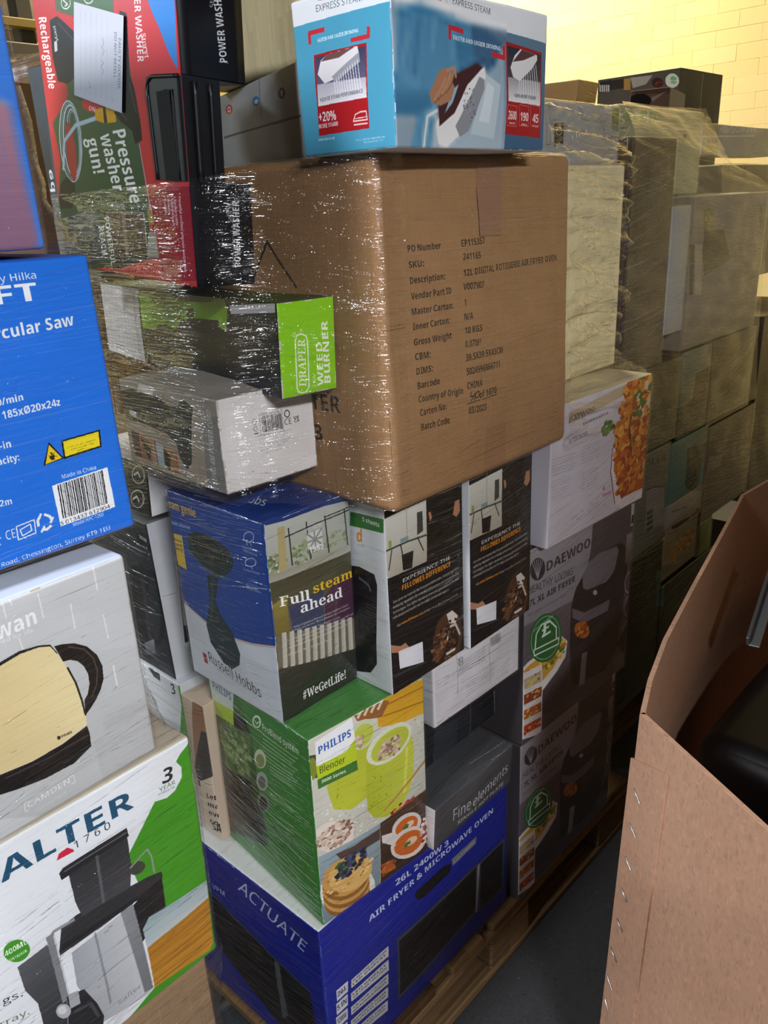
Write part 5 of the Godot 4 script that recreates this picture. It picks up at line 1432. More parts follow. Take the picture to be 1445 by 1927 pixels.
	whf.line([195, 176, 370, 185], 3.2, "#a9a7ac")
	whf.line([196, 163, 370, 171], 3.1, "#a9a7ac")
	whf.line([196, 150, 370, 157], 3.1, "#a9a7ac")
	whf.line([196, 137, 370, 144], 3.1, "#a9a7ac")
	whf.line([138, -16, 140, 175], 3.6, "#a4a2a6")
	whf.line([338, 45, 349, 230], 3.8, "#a4a2a6")
	whf.text("UK", "bold", "#6a686c", 173, 20, -29.9, -2.0, -0.4, 17.7)
	whf.text("CA", "bold", "#6a686c", 173, 38, -29.9, -2.1, -0.4, 17.8)
	whf.text("DHL", "bold", "#4a484c", -37, 51, 1.9, 74.0, 12.3, 6.2)
	whf.poly([-42, 102, -32, 101, -30, 120, -40, 119], "#b02a3c")
	carton("white_carton", "white carton lying upside down beneath the shredder boxes", "carton", Transform3D(Basis(Vector3.UP, -0.0279), Vector3(0.2507, 0.7049, -0.1966)), Vector3(0.2333, 0.1120, 0.3000), Vector2(0.0000, 0.0000), flat("#c9c7ca", 0.6), {"front": whf.mat(0.5), "side": flat("#c4c2c6", 0.6)}, ["front", "side"], "", 0.004, 0.004, 0.006, "film_light")
	var fif := Canvas.new(self, 579, 245, "#47484b", 309)
	fif.text("Fine", "light", "#b4b4b8", 122, 150, 122.2, 12.8, 0.0, -68.1)
	fif.text("elements", "light", "#c6c6ca", 260, 166, 288.5, -15.4, 0.0, -61.1)
	fif.text("SINGLE HOT PLATE", "bold", "#b9b9bd", 157, 205, 366.0, 20.6, 0.0, -27.1)
	var fit := Canvas.new(self, 445, 260, "#434447", 323)
	fit.text("Fine", "light", "#a9a9ad", 433, 262, -93.5, -9.5, -30.3, 1.0)
	fit.text("elements", "light", "#a9a9ad", 455, 227, -194.3, -19.9, -30.0, 2.2)
	fit.line([68, 218, 347, 254], 1.4, "#5a5b5e")
	fit.line([217, 181, 190, 274], 1.5, "#5a5b5e")
	carton("hot_plate_box", "flat grey hot plate box on the dark blue carton", "box", Transform3D(Basis(Vector3.UP, 0.0003), Vector3(0.2120, 0.4854, -0.1000)), Vector3(0.2229, 0.0935, 0.1300), Vector2(-0.0058, -0.0108), flat("#47484b", 0.5), {"front": fif.mat(0.4), "side": flat("#d2cccc", 0.6), "top": fit.mat(0.4)}, ["front", "side", "top"], "", 0.002, 0.004, 0.003, "film_light")
	var glf := Canvas.new(self, 360, 172, "#15181c", 313)
	glf.poly([83, 70, 183, 78, 180, 202, 79, 185], "#272d34")
	glf.poly([176, 74, 236, 79, 241, 238, 180, 224], "#1c2025")
	glf.poly([363, 85, 483, 100, 487, 286, 372, 245], "#2c2f33")
	glf.line([355, 92, 364, 240], 5.8, "#6d6460")
	glf.line([235, 68, 241, 238], 3.4, "#454b52")
	glf.poly([72, 180, 87, 174, 99, 208, 77, 227], "#8a8e92")
	glf.poly([97, 185, 113, 178, 125, 214, 102, 233], "#8a8e92")
	glf.poly([123, 190, 139, 183, 151, 220, 128, 240], "#8a8e92")
	carton("dark_glassware_box", "dark box with a glass print behind the flat grey hot plate box", "box", Transform3D(Basis(Vector3.UP, 0.0000), Vector3(0.2500, 0.5820, -0.2000)), Vector3(0.2400, 0.1150, 0.2000), Vector2(0.0000, 0.0000), flat("#17191d", 0.5), {"front": glf.mat(0.35)}, ["front"], "", 0.002, 0.004, 0.003, "film_light")
	var dae := Canvas.new(self, 832, 884, "#4a4448", 298)
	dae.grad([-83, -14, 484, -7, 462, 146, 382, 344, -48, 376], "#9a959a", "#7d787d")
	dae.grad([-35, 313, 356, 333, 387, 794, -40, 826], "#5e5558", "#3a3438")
	dae.poly([130, 119, 125, 131, 116, 140, 104, 145, 90, 146, 76, 143, 62, 136, 50, 126, 40, 114, 33, 100, 31, 86, 32, 73, 37, 62, 46, 53, 58, 48, 71, 47, 85, 49, 99, 56, 112, 65, 122, 78, 128, 92, 131, 106], "#2c2a2e")
	dae.line([82, 138, 42, 49], 3.7, "#9a959a")
	dae.line([82, 138, 57, 51], 3.7, "#9a959a")
	dae.line([82, 138, 72, 53], 3.7, "#9a959a")
	dae.line([82, 138, 86, 56], 3.7, "#9a959a")
	dae.line([82, 138, 101, 58], 3.7, "#9a959a")
	dae.line([82, 138, 116, 61], 3.7, "#9a959a")
	dae.text("DAEWOO", "bolditalic", "#2e2b30", 140, 127, 317.0, -0.9, 0.0, -40.8)
	dae.text("HEALTHY LIVING", "light", "#2e2b30", 20, 185, 304.6, 21.3, 0.0, -32.7)
	dae.text("7L XL AIR FRYER", "bold", "#1c1a1e", 30, 241, 315.1, 5.4, 0.0, -27.3)
	dae.text("With touch control digital display", "reg", "#3a373c", 23, 281, 264.2, 6.5, 0.0, -8.9)
	dae.poly([327, 353, 356, 282, 426, 217, 590, 188, 732, 202, 789, 250, 799, 361, 783, 467, 742, 752, 650, 817, 385, 776, 347, 729, 325, 543], "#1b181c")
	dae.poly([409, 302, 398, 246, 449, 195, 536, 184, 688, 205, 714, 233, 677, 317, 605, 346, 441, 322], "#6d696f")
	dae.poly([335, 368, 432, 429, 645, 449, 635, 501, 436, 482, 341, 416], "#5e5a5e")
	dae.poly([478, 520, 483, 534, 483, 546, 478, 554, 468, 559, 455, 560, 438, 556, 420, 549, 403, 538, 386, 525, 373, 511, 364, 497, 359, 483, 359, 472, 364, 463, 373, 458, 386, 457, 402, 461, 420, 468, 437, 478, 454, 491, 468, 505], "#a85a1e")
	dae.specks(420, 508, 52, 32, 30, 11.9, ["#c8782c", "#7d3c12"])
	dae.poly([425, 627, 469, 636, 467, 805, 423, 796], "#8d8a8c")
	dae.poly([530, 369, 530, 373, 528, 376, 525, 377, 520, 377, 515, 376, 510, 374, 505, 371, 500, 368, 497, 363, 494, 359, 493, 355, 494, 352, 495, 349, 499, 348, 503, 347, 508, 348, 513, 350, 518, 353, 523, 357, 527, 361, 529, 365], "#a4a0a4")
	dae.poly([-45, 517, 28, 491, 183, 479, 264, 469, 307, 513, 297, 584, 239, 622, 112, 679, -12, 679, -44, 580], "#d6d0c8")
	dae.poly([-27, 526, 44, 509, 200, 497, 272, 487, 291, 527, 205, 595, 79, 641, -21, 633], "#c0922c")
	dae.specks(202, 530, 93, 54, 60, 14.1, ["#4a6a2a", "#d8a93c", "#a8741e", "#e0c060"])
	dae.specks(46, 572, 70, 53, 40, 13.6, ["#d0702a", "#d8b03c", "#b4481e"])
	dae.poly([260, 493, 245, 519, 223, 538, 194, 547, 162, 547, 129, 537, 98, 518, 71, 492, 51, 461, 38, 429, 34, 396, 39, 366, 53, 341, 74, 323, 100, 313, 131, 312, 163, 321, 195, 338, 223, 362, 245, 393, 259, 427, 264, 461], "#1f5c2a")
	dae.line([243, 483, 231, 506, 212, 523, 187, 531, 159, 531, 131, 523, 104, 507, 81, 485, 64, 458, 53, 430, 50, 401, 54, 375, 66, 353, 84, 337, 107, 328, 134, 327, 162, 334, 189, 349, 212, 370, 231, 396, 243, 426, 247, 456, 243, 483], 4.2, "#7da884")
	dae.text("£", "bold", "#cfe0cc", 121, 419, 59.7, -0.7, 0.0, -63.9)
	dae.line([79, 453, 83, 384, 119, 355, 178, 366, 220, 410, 223, 465], 8.0, "#cfe0cc")
	dae.line([70, 454, 240, 468, 241, 497, 74, 481, 70, 454], 6.6, "#cfe0cc")
	dae.text("COST SAVING", "bold", "#a8c8a8", 64, 368, 129.4, -18.0, 0.0, -10.1)
	dae.poly([-4, 527, 126, 542, 139, 892, 1, 848], "#cfc9c4")
	dae.poly([3, 559, 120, 570, 122, 622, 4, 608], "#a89c8a")
	dae.specks(62, 590, 53, 21, 16, 10.9, ["#d08a3c", "#7d2c14", "#c8b060"])
	dae.poly([5, 633, 123, 646, 125, 696, 6, 680], "#7d3c1e")
	dae.specks(64, 664, 54, 22, 16, 11.1, ["#d08a3c", "#7d2c14", "#c8b060"])
	dae.poly([7, 708, 126, 723, 128, 772, 8, 754], "#a8541c")
	dae.specks(66, 740, 55, 22, 16, 11.3, ["#d08a3c", "#7d2c14", "#c8b060"])
	dae.poly([9, 785, 129, 801, 131, 849, 10, 829], "#b4401c")
	dae.specks(69, 816, 56, 22, 16, 11.5, ["#d08a3c", "#7d2c14", "#c8b060"])
	dae.poly([800, 39, 903, 47, 906, 155, 805, 147], "#b4b0b2")
	dae.poly([810, 95, 899, 103, 900, 145, 807, 137], "#222024")
	dae.poly([873, 75, 873, 79, 871, 82, 867, 85, 863, 85, 857, 85, 851, 83, 845, 80, 840, 76, 836, 72, 833, 67, 832, 63, 832, 59, 834, 55, 837, 53, 842, 52, 847, 53, 853, 54, 859, 57, 864, 61, 869, 66, 872, 70], "#3a383c")
	dae.grad([777, 179, 897, 185, 896, 328, 778, 320], "#8a8486", "#5a4a40")
	dae.line([878, 457, 873, 470, 865, 480, 854, 487, 841, 489, 827, 487, 814, 481, 802, 471, 793, 458, 787, 443, 784, 428, 785, 413, 790, 400, 799, 390, 809, 384, 822, 381, 836, 383, 849, 389, 861, 399, 870, 412, 877, 426, 879, 442, 878, 457], 6.7, "#8d898c")
	dae.line([885, 584, 880, 597, 872, 608, 860, 614, 847, 616, 833, 614, 820, 607, 808, 596, 799, 583, 792, 568, 790, 552, 791, 537, 796, 524, 804, 514, 815, 507, 828, 505, 842, 507, 855, 514, 867, 524, 877, 537, 884, 552, 886, 568, 885, 584], 6.9, "#8d898c")
	dae.line([892, 715, 887, 729, 879, 739, 867, 746, 854, 748, 840, 745, 826, 737, 814, 726, 805, 712, 798, 697, 796, 681, 797, 665, 802, 652, 810, 642, 821, 635, 834, 633, 848, 636, 862, 643, 874, 653, 884, 667, 891, 683, 894, 700, 892, 715], 7.1, "#8d898c")
	dae.poly([740, 727, 814, 665, 860, 673, 882, 755, 831, 817], "#16141a")
	dae.grad([726, 793, 819, 799, 852, 1285, 755, 1270], "#5a5658", "#3c383c")
	dae.poly([841, 1269, 838, 1285, 831, 1298, 822, 1307, 812, 1311, 802, 1309, 792, 1303, 782, 1291, 775, 1277, 770, 1259, 768, 1241, 769, 1223, 773, 1207, 779, 1195, 788, 1186, 798, 1182, 808, 1183, 818, 1190, 828, 1200, 835, 1215, 840, 1232, 842, 1251], "#77737a")
	dae.soft(-48, 336, 348, 1043, 2)
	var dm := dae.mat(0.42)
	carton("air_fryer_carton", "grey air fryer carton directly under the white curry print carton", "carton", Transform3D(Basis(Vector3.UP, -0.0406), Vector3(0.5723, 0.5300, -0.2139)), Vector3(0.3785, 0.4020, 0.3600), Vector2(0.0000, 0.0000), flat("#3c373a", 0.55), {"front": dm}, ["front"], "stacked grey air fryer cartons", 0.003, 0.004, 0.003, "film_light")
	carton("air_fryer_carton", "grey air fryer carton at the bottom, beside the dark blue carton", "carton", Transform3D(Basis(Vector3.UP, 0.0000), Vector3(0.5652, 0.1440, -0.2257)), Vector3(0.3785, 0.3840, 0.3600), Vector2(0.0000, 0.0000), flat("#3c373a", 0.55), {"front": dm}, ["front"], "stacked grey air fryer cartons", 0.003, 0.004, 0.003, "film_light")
	var foo := Canvas.new(self, 729, 547, "#c6c0c8", 324)
	foo.poly([103, 37, 758, -13, 765, 26, 107, 79], "#b9a488")
	foo.poly([796, 24, 581, 24, 479, 116, 427, 255, 417, 345, 488, 500, 573, 566, 966, 560], "#d8d2d4")
	foo.line([481, 131, 424, 254, 416, 344, 482, 498], 5.4, "#6a2430")
	foo.grad([774, -10, 581, 5, 498, 97, 453, 215, 439, 327, 532, 492, 752, 501, 826, 269], "#c07a22", "#a04c14")
	foo.specks(612, 221, 167, 255, 330, 27.7, ["#c8781e", "#a4480f", "#d8923a", "#8a3a0c", "#b86018", "#e0a84a"])
	foo.specks(652, 90, 81, 98, 40, 22.8, ["#4a6a24", "#38501c", "#d8c8b0"])
	foo.specks(546, 379, 82, 102, 80, 25.7, ["#c25a14", "#d8842a", "#8c3a0e"])
	foo.line([557, 155, 553, 223, 580, 308], 13.4, "#3c2a14")
	foo.soft(370, -78, 890, 618, 2)
	foo.specks(585, 238, 148, 237, 110, 18.4, ["#d8923a", "#9c440f", "#c8781e"])
	foo.specks(375, 153, 44, 26, 40, 14.8, ["#3f6a2a", "#5d8a3c", "#2c4a1c"])
	foo.text("DAEWOO", "bold", "#4a444c", 109, 78, 169.6, -14.5, 0.0, -18.3)
	foo.text("MARRAKESH", "bolditalic", "#5a4a50", 196, 104, 177.6, -6.4, 0.0, -10.1)
	foo.text("BUTTER CHICKEN", "bold", "#6a646c", 112, 157, 114.6, -8.9, 0.0, -17.2)
	foo.text("Simply add your favourite ingredients", "reg", "#8a868c", 9, 196, 146.2, 6.8, 0.0, -5.7)
	foo.text("and slow cook until tender", "reg", "#8a868c", 192, 191, 131.1, 3.4, 0.0, -5.9)
	foo.text("Simply add your favourite ingredients", "reg", "#8a868c", 10, 209, 136.3, 4.7, 0.0, -5.7)
	foo.text("and slow cook until tender", "reg", "#8a868c", 193, 203, 117.6, 0.5, 0.0, -5.9)
	foo.text("Simply add your favourite ingredients", "reg", "#8a868c", 11, 221, 126.3, 2.5, 0.0, -5.7)
	foo.text("and slow cook until tender", "reg", "#8a868c", 195, 216, 131.7, 4.1, 0.0, -5.9)
	foo.text("Simply add your favourite ingredients", "reg", "#8a868c", 12, 233, 147.1, 8.1, 0.0, -5.7)
	foo.text("and slow cook until tender", "reg", "#8a868c", 196, 228, 118.1, 1.1, 0.0, -6.0)
	foo.text("Simply add your favourite ingredients", "reg", "#8a868c", 13, 245, 137.1, 5.8, 0.0, -5.8)
	foo.text("and slow cook until tender", "reg", "#8a868c", 197, 241, 132.2, 4.9, 0.0, -6.0)
	foo.text("Simply add your favourite ingredients", "reg", "#8a868c", 14, 257, 127.0, 3.5, 0.0, -5.8)
	foo.text("and slow cook until tender", "reg", "#8a868c", 198, 254, 118.6, 1.8, 0.0, -6.0)
	foo.text("Serve with rice and flatbread", "reg", "#96929a", 15, 281, 110.0, 3.9, 0.0, -5.8)
	foo.text("allow to stand before serving", "reg", "#96929a", 202, 296, 112.4, 1.1, 0.0, -6.1)
	foo.text("Serve with rice and flatbread", "reg", "#96929a", 16, 294, 99.9, 1.4, 0.0, -5.8)
	foo.text("allow to stand before serving", "reg", "#96929a", 204, 308, 112.6, 1.4, 0.0, -6.1)
	foo.text("Serve with rice and flatbread", "reg", "#96929a", 17, 306, 90.0, -1.1, 0.0, -5.9)
	foo.text("allow to stand before serving", "reg", "#96929a", 205, 321, 112.9, 1.7, 0.0, -6.1)
	foo.text("Serve with rice and flatbread", "reg", "#96929a", 18, 319, 110.6, 4.8, 0.0, -5.9)
	foo.text("allow to stand before serving", "reg", "#96929a", 206, 335, 113.1, 2.0, 0.0, -6.1)
	foo.text("Serve with rice and flatbread", "reg", "#96929a", 19, 331, 100.5, 2.3, 0.0, -5.9)
	foo.text("allow to stand before serving", "reg", "#96929a", 208, 348, 113.3, 2.3, 0.0, -6.2)
	foo.text("Serve with rice and flatbread", "reg", "#96929a", 20, 344, 90.5, -0.4, 0.0, -5.9)
	foo.text("allow to stand before serving", "reg", "#96929a", 209, 361, 113.6, 2.6, 0.0, -6.2)
	foo.text("Serve with rice and flatbread", "reg", "#96929a", 21, 356, 111.2, 5.8, 0.0, -5.9)
	foo.text("allow to stand before serving", "reg", "#96929a", 210, 374, 113.8, 2.9, 0.0, -6.2)
	foo.text("4", "bold", "#b03a6a", 362, 409, 20.9, -0.4, 0.0, -16.1)
	foo.text("Meals", "bold", "#b03a6a", 369, 439, 68.4, 2.2, 0.0, -14.6)
	carton("curry_print_carton", "white carton printed with an orange curry dish", "carton", Transform3D(Basis(Vector3.UP, -0.0398), Vector3(0.5721, 0.9354, -0.1582)), Vector3(0.3314, 0.2490, 0.3000), Vector2(0.0016, -0.0033), flat("#bdb7bf", 0.55), {"front": foo.mat(0.42), "top": flat("#c8b898", 0.6)}, ["front"], "", 0.003, 0.006, 0.003, "film_light")

func build_back_of_main_pallet() -> void:
	var kbs := Canvas.new(self, 399, 568, "#23262c", 320)
	kbs.poly([264, 176, 327, 152, 363, 174, 243, 585, 186, 510], "#0c0c10")
	kbs.line([400, 286, 392, 324, 382, 362, 369, 395, 355, 421, 340, 437, 326, 443, 315, 437, 307, 420, 303, 393, 303, 359, 307, 321, 315, 282, 326, 245, 340, 214, 354, 190, 368, 175, 381, 171, 391, 177, 399, 193, 403, 218, 403, 250, 400, 286], 21.4, "#0b0b0f")
	kbs.line([320, 206, 280, 504], 21.6, "#2c2636")
	kbs.grad([244, 474, 313, 435, 305, 495, 238, 527], "#8a8a90", "#3c3c42")
	kbs.poly([333, 38, 377, 33, 399, 94, 325, 94], "#0a0a0c")
	kbs.text("3000", "bold", "#c2c4c8", 345, 58, 37.5, 8.3, 0.0, -12.4)
	kbs.text("KETTLE", "bold", "#b4b6ba", 322, 88, 57.0, 1.9, 0.0, -7.0)
	kbs.line([198, 579, 243, 585, 287, 590, 286, 612], 9.1, "#0b0b0f")
	var kbf := Canvas.new(self, 400, 568, "#b9babc", 307)
	kbf.poly([74, 126, 84, 153, 79, 329, 100, 443, 61, 468, 49, 448], "#d4d2d0")
	kbf.line([81, 155, 55, 444], 4.0, "#8a7a74")
	kbf.poly([60, 383, 89, 389, 97, 449, 56, 445], "#3c3a40")
	carton("kettle_carton", "dark kettle carton with a pale end, behind the blue steamer box", "carton", Transform3D(Basis(Vector3.UP, -0.0000), Vector3(-0.0086, 0.7737, -0.5106)), Vector3(0.2000, 0.2840, 0.2000), Vector2(-0.0065, 0.0037), flat("#9a9b9d", 0.55), {"side": kbs.mat(0.4), "front": kbf.mat(0.4), "top": flat("#77787a", 0.5)}, ["front", "side"], "", 0.002, 0.004, 0.003, "film_light")
	var sms := Canvas.new(self, 399, 167, "#1a1718", 339)
	sms.line([381, 33, 380, 41, 376, 49, 370, 56, 363, 63, 354, 67, 344, 70, 334, 70, 326, 68, 319, 64, 314, 58, 313, 51, 313, 43, 317, 34, 323, 27, 331, 21, 340, 16, 350, 14, 359, 13, 368, 15, 374, 20, 379, 26, 381, 33], 3.2, "#c4c2c4")
	sms.line([323, 46, 344, 34, 354, 49], 5.7, "#d4d2d4")
	sms.line([375, 19, 374, 52], 2.4, "#a4a2a4")
	sms.line([367, 111, 366, 119, 362, 128, 356, 136, 348, 142, 339, 147, 329, 150, 319, 151, 311, 149, 304, 145, 299, 139, 297, 131, 298, 123, 302, 114, 308, 106, 316, 100, 326, 95, 335, 92, 345, 92, 354, 94, 360, 98, 365, 104, 367, 111], 3.3, "#c4c2c4")
	sms.line([308, 126, 330, 113, 339, 128], 5.9, "#d4d2d4")
	sms.line([361, 97, 359, 131], 2.5, "#a4a2a4")
	var smf := Canvas.new(self, 288, 150, "#d8d6d4", 326)
	smf.line([22, 50, 34, 96], 1.1, "#c2c0be")
	smf.line([27, 50, 45, 95], 1.1, "#c2c0be")
	smf.line([33, 49, 56, 93], 1.1, "#c2c0be")
	smf.line([39, 49, 66, 92], 1.1, "#c2c0be")
	smf.line([45, 48, 77, 91], 1.1, "#c2c0be")
	smf.line([51, 48, 88, 90], 1.1, "#c2c0be")
	smf.line([57, 47, 99, 89], 1.1, "#c2c0be")
	carton("icon_print_box", "small box with a black icon panel and white end, under the vacuum box", "box", Transform3D(Basis(Vector3.UP, -0.0000), Vector3(-0.0393, 1.0771, -0.4868)), Vector3(0.1600, 0.0834, 0.2000), Vector2(0.0038, -0.0023), flat("#cfcdcb", 0.6), {"side": sms.mat(0.4), "front": smf.mat(0.5)}, ["front", "side"], "", 0.002, 0.004, 0.003, "film_light")
	var s3s := Canvas.new(self, 432, 514, "#c4c6ca", 281)
	s3s.poly([421, 7, 467, -20, 446, 160, 415, 349, 338, 388, 426, 70], "#3f8f1b")
	s3s.text("3", "bold", "#30343a", 379, 52, 22.9, -6.1, 0.0, -37.7)
	s3s.poly([262, 3, 326, -10, 324, 29, 291, 25], "#33353a")
	carton("white_green_box", "white box with green edge and a printed 3, deep in the gap between pallets", "box", Transform3D(Basis(Vector3.UP, 0.0000), Vector3(0.0100, 0.4900, -0.5120)), Vector3(0.2500, 0.2860, 0.2400), Vector2(0.0000, 0.0000), flat("#b9bbbf", 0.5), {"side": s3s.mat(0.4)}, ["side"], "", 0.002, 0.004, 0.003, "film_light")
	var les := Canvas.new(self, 120, 544, "#b9a490", 324)
	les.grad([70, -51, 196, -89, 176, 259, 19, 371], "#7d5640", "#a98a70")
	les.poly([29, 273, 98, 99, 149, 98, 167, 204, 153, 278, 43, 358], "#43403f")
	les.poly([50, 323, 194, 220, 173, 490, 20, 621], "#c9b8a4")
	les.text("Let me", "bold", "#1c1c20", 77, 379, 99.5, -15.4, 2.3, -21.4)
	les.text("make", "bold", "#1c1c20", 73, 417, 100.2, -16.5, 2.4, -21.6)
	les.text("every", "bold", "#1c1c20", 69, 456, 100.8, -17.5, 2.4, -21.9)
	les.text("cook", "bold", "#1c1c20", 66, 494, 101.5, -18.6, 2.4, -22.1)
	les.text("SALTER", "bold", "#15181c", 75, 521, 147.2, -29.2, 3.3, -37.2)
	les.grad([29, 603, 178, 491, 162, 657, 8, 678], "#c2b6a6", "#d2c8ba")
	carton("cookware_print_box", "brown and white cookware box hidden behind the green blender box", "box", Transform3D(Basis(Vector3.UP, 0.0000), Vector3(-0.0170, 0.4900, -0.3580)), Vector3(0.2000, 0.2720, 0.0600), Vector2(0.0000, 0.0000), flat("#b4a08c", 0.55), {"side": les.mat(0.45), "front": flat("#b4a08c", 0.55)}, ["side"], "", 0.002, 0.004, 0.003, "film_light")
	var sls := Canvas.new(self, 157, 404, "#3b4552", 338)
	sls.grad([-6, -4, 66, 2, 30, 235, -49, 162], "#46525f", "#232a33")
	sls.text("ed", "bold", "#d4d6da", 34, 188, -3.3, 42.2, -24.1, -0.7)
	carton("slate_blue_box", "dark slate blue box behind the red pressure washer box", "box", Transform3D(Basis(Vector3.UP, 0.0087), Vector3(-0.0755, 1.4256, -0.4608)), Vector3(0.1000, 0.2698, 0.1047), Vector2(-0.0005, 0.0001), flat("#39434f", 0.45), {"side": sls.mat(0.4), "front": flat("#39434f", 0.45)}, [], "", 0.002, 0.004, 0.003, "film_light")
	var sos := Canvas.new(self, 967, 216, "#b0b1b5", 341)
	sos.grad([363, -12, 965, -1, 916, 224, 222, 230], "#b6b7bb", "#a4a5a8")
	sos.line([679, -15, 673, 95], 4.4, "#6a6b6e")
	sos.line([687, -14, 681, 96], 2.2, "#a6a7aa")
	sos.line([329, 114, 930, 115], 5.6, "#66676b")
	sos.poly([437, 48, 434, 51, 428, 54, 421, 56, 413, 57, 404, 57, 396, 56, 388, 54, 381, 52, 377, 48, 375, 45, 376, 41, 379, 38, 385, 35, 392, 33, 400, 32, 409, 32, 418, 33, 425, 35, 432, 37, 436, 41, 437, 44], "#c22a6a")
	sos.poly([425, 51, 423, 53, 420, 55, 415, 56, 409, 56, 403, 56, 397, 56, 392, 54, 387, 53, 384, 51, 383, 49, 383, 47, 385, 45, 389, 43, 393, 42, 399, 41, 405, 42, 411, 42, 416, 43, 421, 45, 424, 47, 425, 49], "#d8702a")
	sos.line([421, 46, 419, 47, 417, 49, 413, 50, 410, 50, 405, 50, 401, 50, 398, 49, 395, 48, 393, 46, 392, 45, 393, 43, 394, 41, 397, 40, 400, 39, 404, 38, 408, 38, 412, 39, 415, 40, 418, 41, 420, 43, 421, 44, 421, 46], 3.9, "#f0e4e6")
	sos.poly([672, 53, 669, 56, 664, 59, 658, 61, 651, 62, 643, 62, 635, 61, 628, 60, 622, 57, 618, 54, 616, 50, 617, 47, 619, 44, 624, 41, 631, 39, 638, 38, 646, 38, 654, 39, 661, 41, 667, 43, 670, 46, 672, 50], "#2a80bc")
	sos.poly([629, 48, 646, 46, 661, 49, 654, 57, 633, 56], "#e8f0f4")
	sos.poly([854, 57, 852, 60, 848, 63, 842, 65, 836, 66, 829, 66, 822, 65, 816, 64, 811, 61, 807, 58, 806, 54, 806, 51, 809, 47, 813, 45, 818, 43, 825, 41, 832, 41, 839, 42, 845, 44, 850, 47, 853, 50, 854, 53], "#2c3f90")
	sos.text("f", "bold", "#eef0f6", 819, 60, 21.0, 1.4, 0.0, -13.3)
	sos.line([455, 45, 555, 48], 5.1, "#b4b5b8")
	sos.line([677, 50, 751, 52], 4.5, "#b4b5b8")
	sos.line([864, 53, 944, 57], 4.0, "#b4b5b8")
	sos.line([581, 40, 579, 62], 3.5, "#d4d5d8")
	sos.line([787, 43, 787, 65], 3.1, "#d4d5d8")
	carton("grey_icon_box", "grey box with three round social icons, behind the steam iron box", "box", Transform3D(Basis(Vector3.UP, -0.3478), Vector3(0.1478, 1.5587, -0.3386)), Vector3(0.0900, 0.1078, 0.4839), Vector2(-0.0056, 0.0024), flat("#808185", 0.5), {"side": sos.mat(0.4), "front": flat("#808185", 0.5), "top": flat("#6d6e72", 0.5)}, [], "", 0.002, 0.004, 0.003, "film_light")
	var wr := Canvas.new(self, 700, 800, "#ddd0a4", 21)
	wr.kraft(1800, 0.9, 1.08)
	carton("cream_carton", "cream carton under crumpled film right of the large brown carton", "carton", Transform3D(Basis(Vector3.UP, 0.0000), Vector3(0.5975, 1.1900, -0.2350)), Vector3(0.3050, 0.3600, 0.3000), Vector2(0.0000, 0.0000), flat("#c4b088", 0.8), {"front": wr.mat(0.7)}, ["top"], "", 0.006, 0.004, 0.003, "film_heavy")
	var drf := Canvas.new(self, 570, 178, "#9a9c9e", 316)
	drf.line([89, 36, 92, 121, 115, 120, 112, 36], 1.9, "#4a4c50")
	drf.poly([133, 66, 147, 59, 191, 57, 189, 119, 164, 113, 140, 127], "#1c1d20")
	drf.line([178, 83, 178, 86, 176, 88, 173, 90, 170, 92, 165, 93, 161, 93, 156, 92, 153, 91, 150, 89, 148, 86, 147, 84, 147, 81, 149, 78, 152, 76, 156, 74, 160, 73, 164, 73, 169, 74, 173, 75, 176, 77, 178, 80, 178, 83], 2.7, "#b4b6b8")
	drf.line([280, 11, 313, 28, 293, 42, 357, 50], 2.8, "#4a4c50")
	drf.line([396, 48, 412, 38, 466, 73], 2.9, "#55575a")
	drf.poly([361, 26, 427, 26, 401, 41], "#c4b48a")
	drf.poly([512, 5, 577, -3, 585, 72, 519, 69], "#5c7038")
	drf.poly([488, 1, 514, 3, 519, 74, 493, 75], "#a8a69a")
	drf.line([244, 93, 244, 102], 4.2, "#e4e4e4")
	drf.line([266, 88, 267, 97], 4.2, "#e4e4e4")
	drf.line([285, 84, 285, 94], 4.2, "#e4e4e4")
	drf.line([306, 80, 306, 89], 4.3, "#e4e4e4")
	carton("line_drawing_box", "grey box with a black line drawing of an appliance, right of the iron box", "box", Transform3D(Basis(Vector3.UP, 0.0230), Vector3(0.6749, 1.5520, -0.2936)), Vector3(0.3167, 0.0993, 0.3000), Vector2(-0.0002, 0.0005), flat("#8f9193", 0.5), {"front": drf.mat(0.4), "top": flat("#a09a8a", 0.6)}, ["front", "top"], "", 0.002, 0.004, 0.003, "film_light")
	carton("taped_brown_carton", "small brown carton in glossy film behind the steam iron box", "carton", Transform3D(Basis(Vector3.UP, 0.0768), Vector3(1.4314, 1.3000, -0.7992)), Vector3(0.1230, 0.4859, 0.3500), Vector2(0.0254, -0.0525), flat("#b08a54", 0.7), {"side": flat("#b8905a", 0.6), "front": flat("#a88250", 0.6), "top": flat("#c09a64", 0.6)}, ["front", "side", "top"], "", 0.003, 0.004, 0.003, "film_light")
	var prs := Canvas.new(self, 387, 720, "#565048", 341)
	prs.poly([-4, 11, 65, 9, 67, 52, 3, 54], "#26262a")
	prs.poly([9, 22, 16, 22, 18, 50, 11, 51], "#c4c4c4")
	prs.poly([20, 23, 27, 23, 29, 51, 21, 52], "#c4c4c4")
	prs.poly([30, 25, 37, 24, 39, 52, 32, 53], "#c4c4c4")
	prs.poly([41, 26, 48, 25, 50, 53, 43, 54], "#c4c4c4")
	prs.poly([51, 27, 59, 27, 60, 54, 53, 55], "#c4c4c4")
	prs.poly([65, 11, 128, 12, 131, 49, 67, 49], "#33291f")
	prs.poly([128, 12, 160, 12, 163, 60, 131, 56], "#b08848")
	prs.poly([160, 11, 262, 14, 234, 45, 174, 54], "#a8a49c")
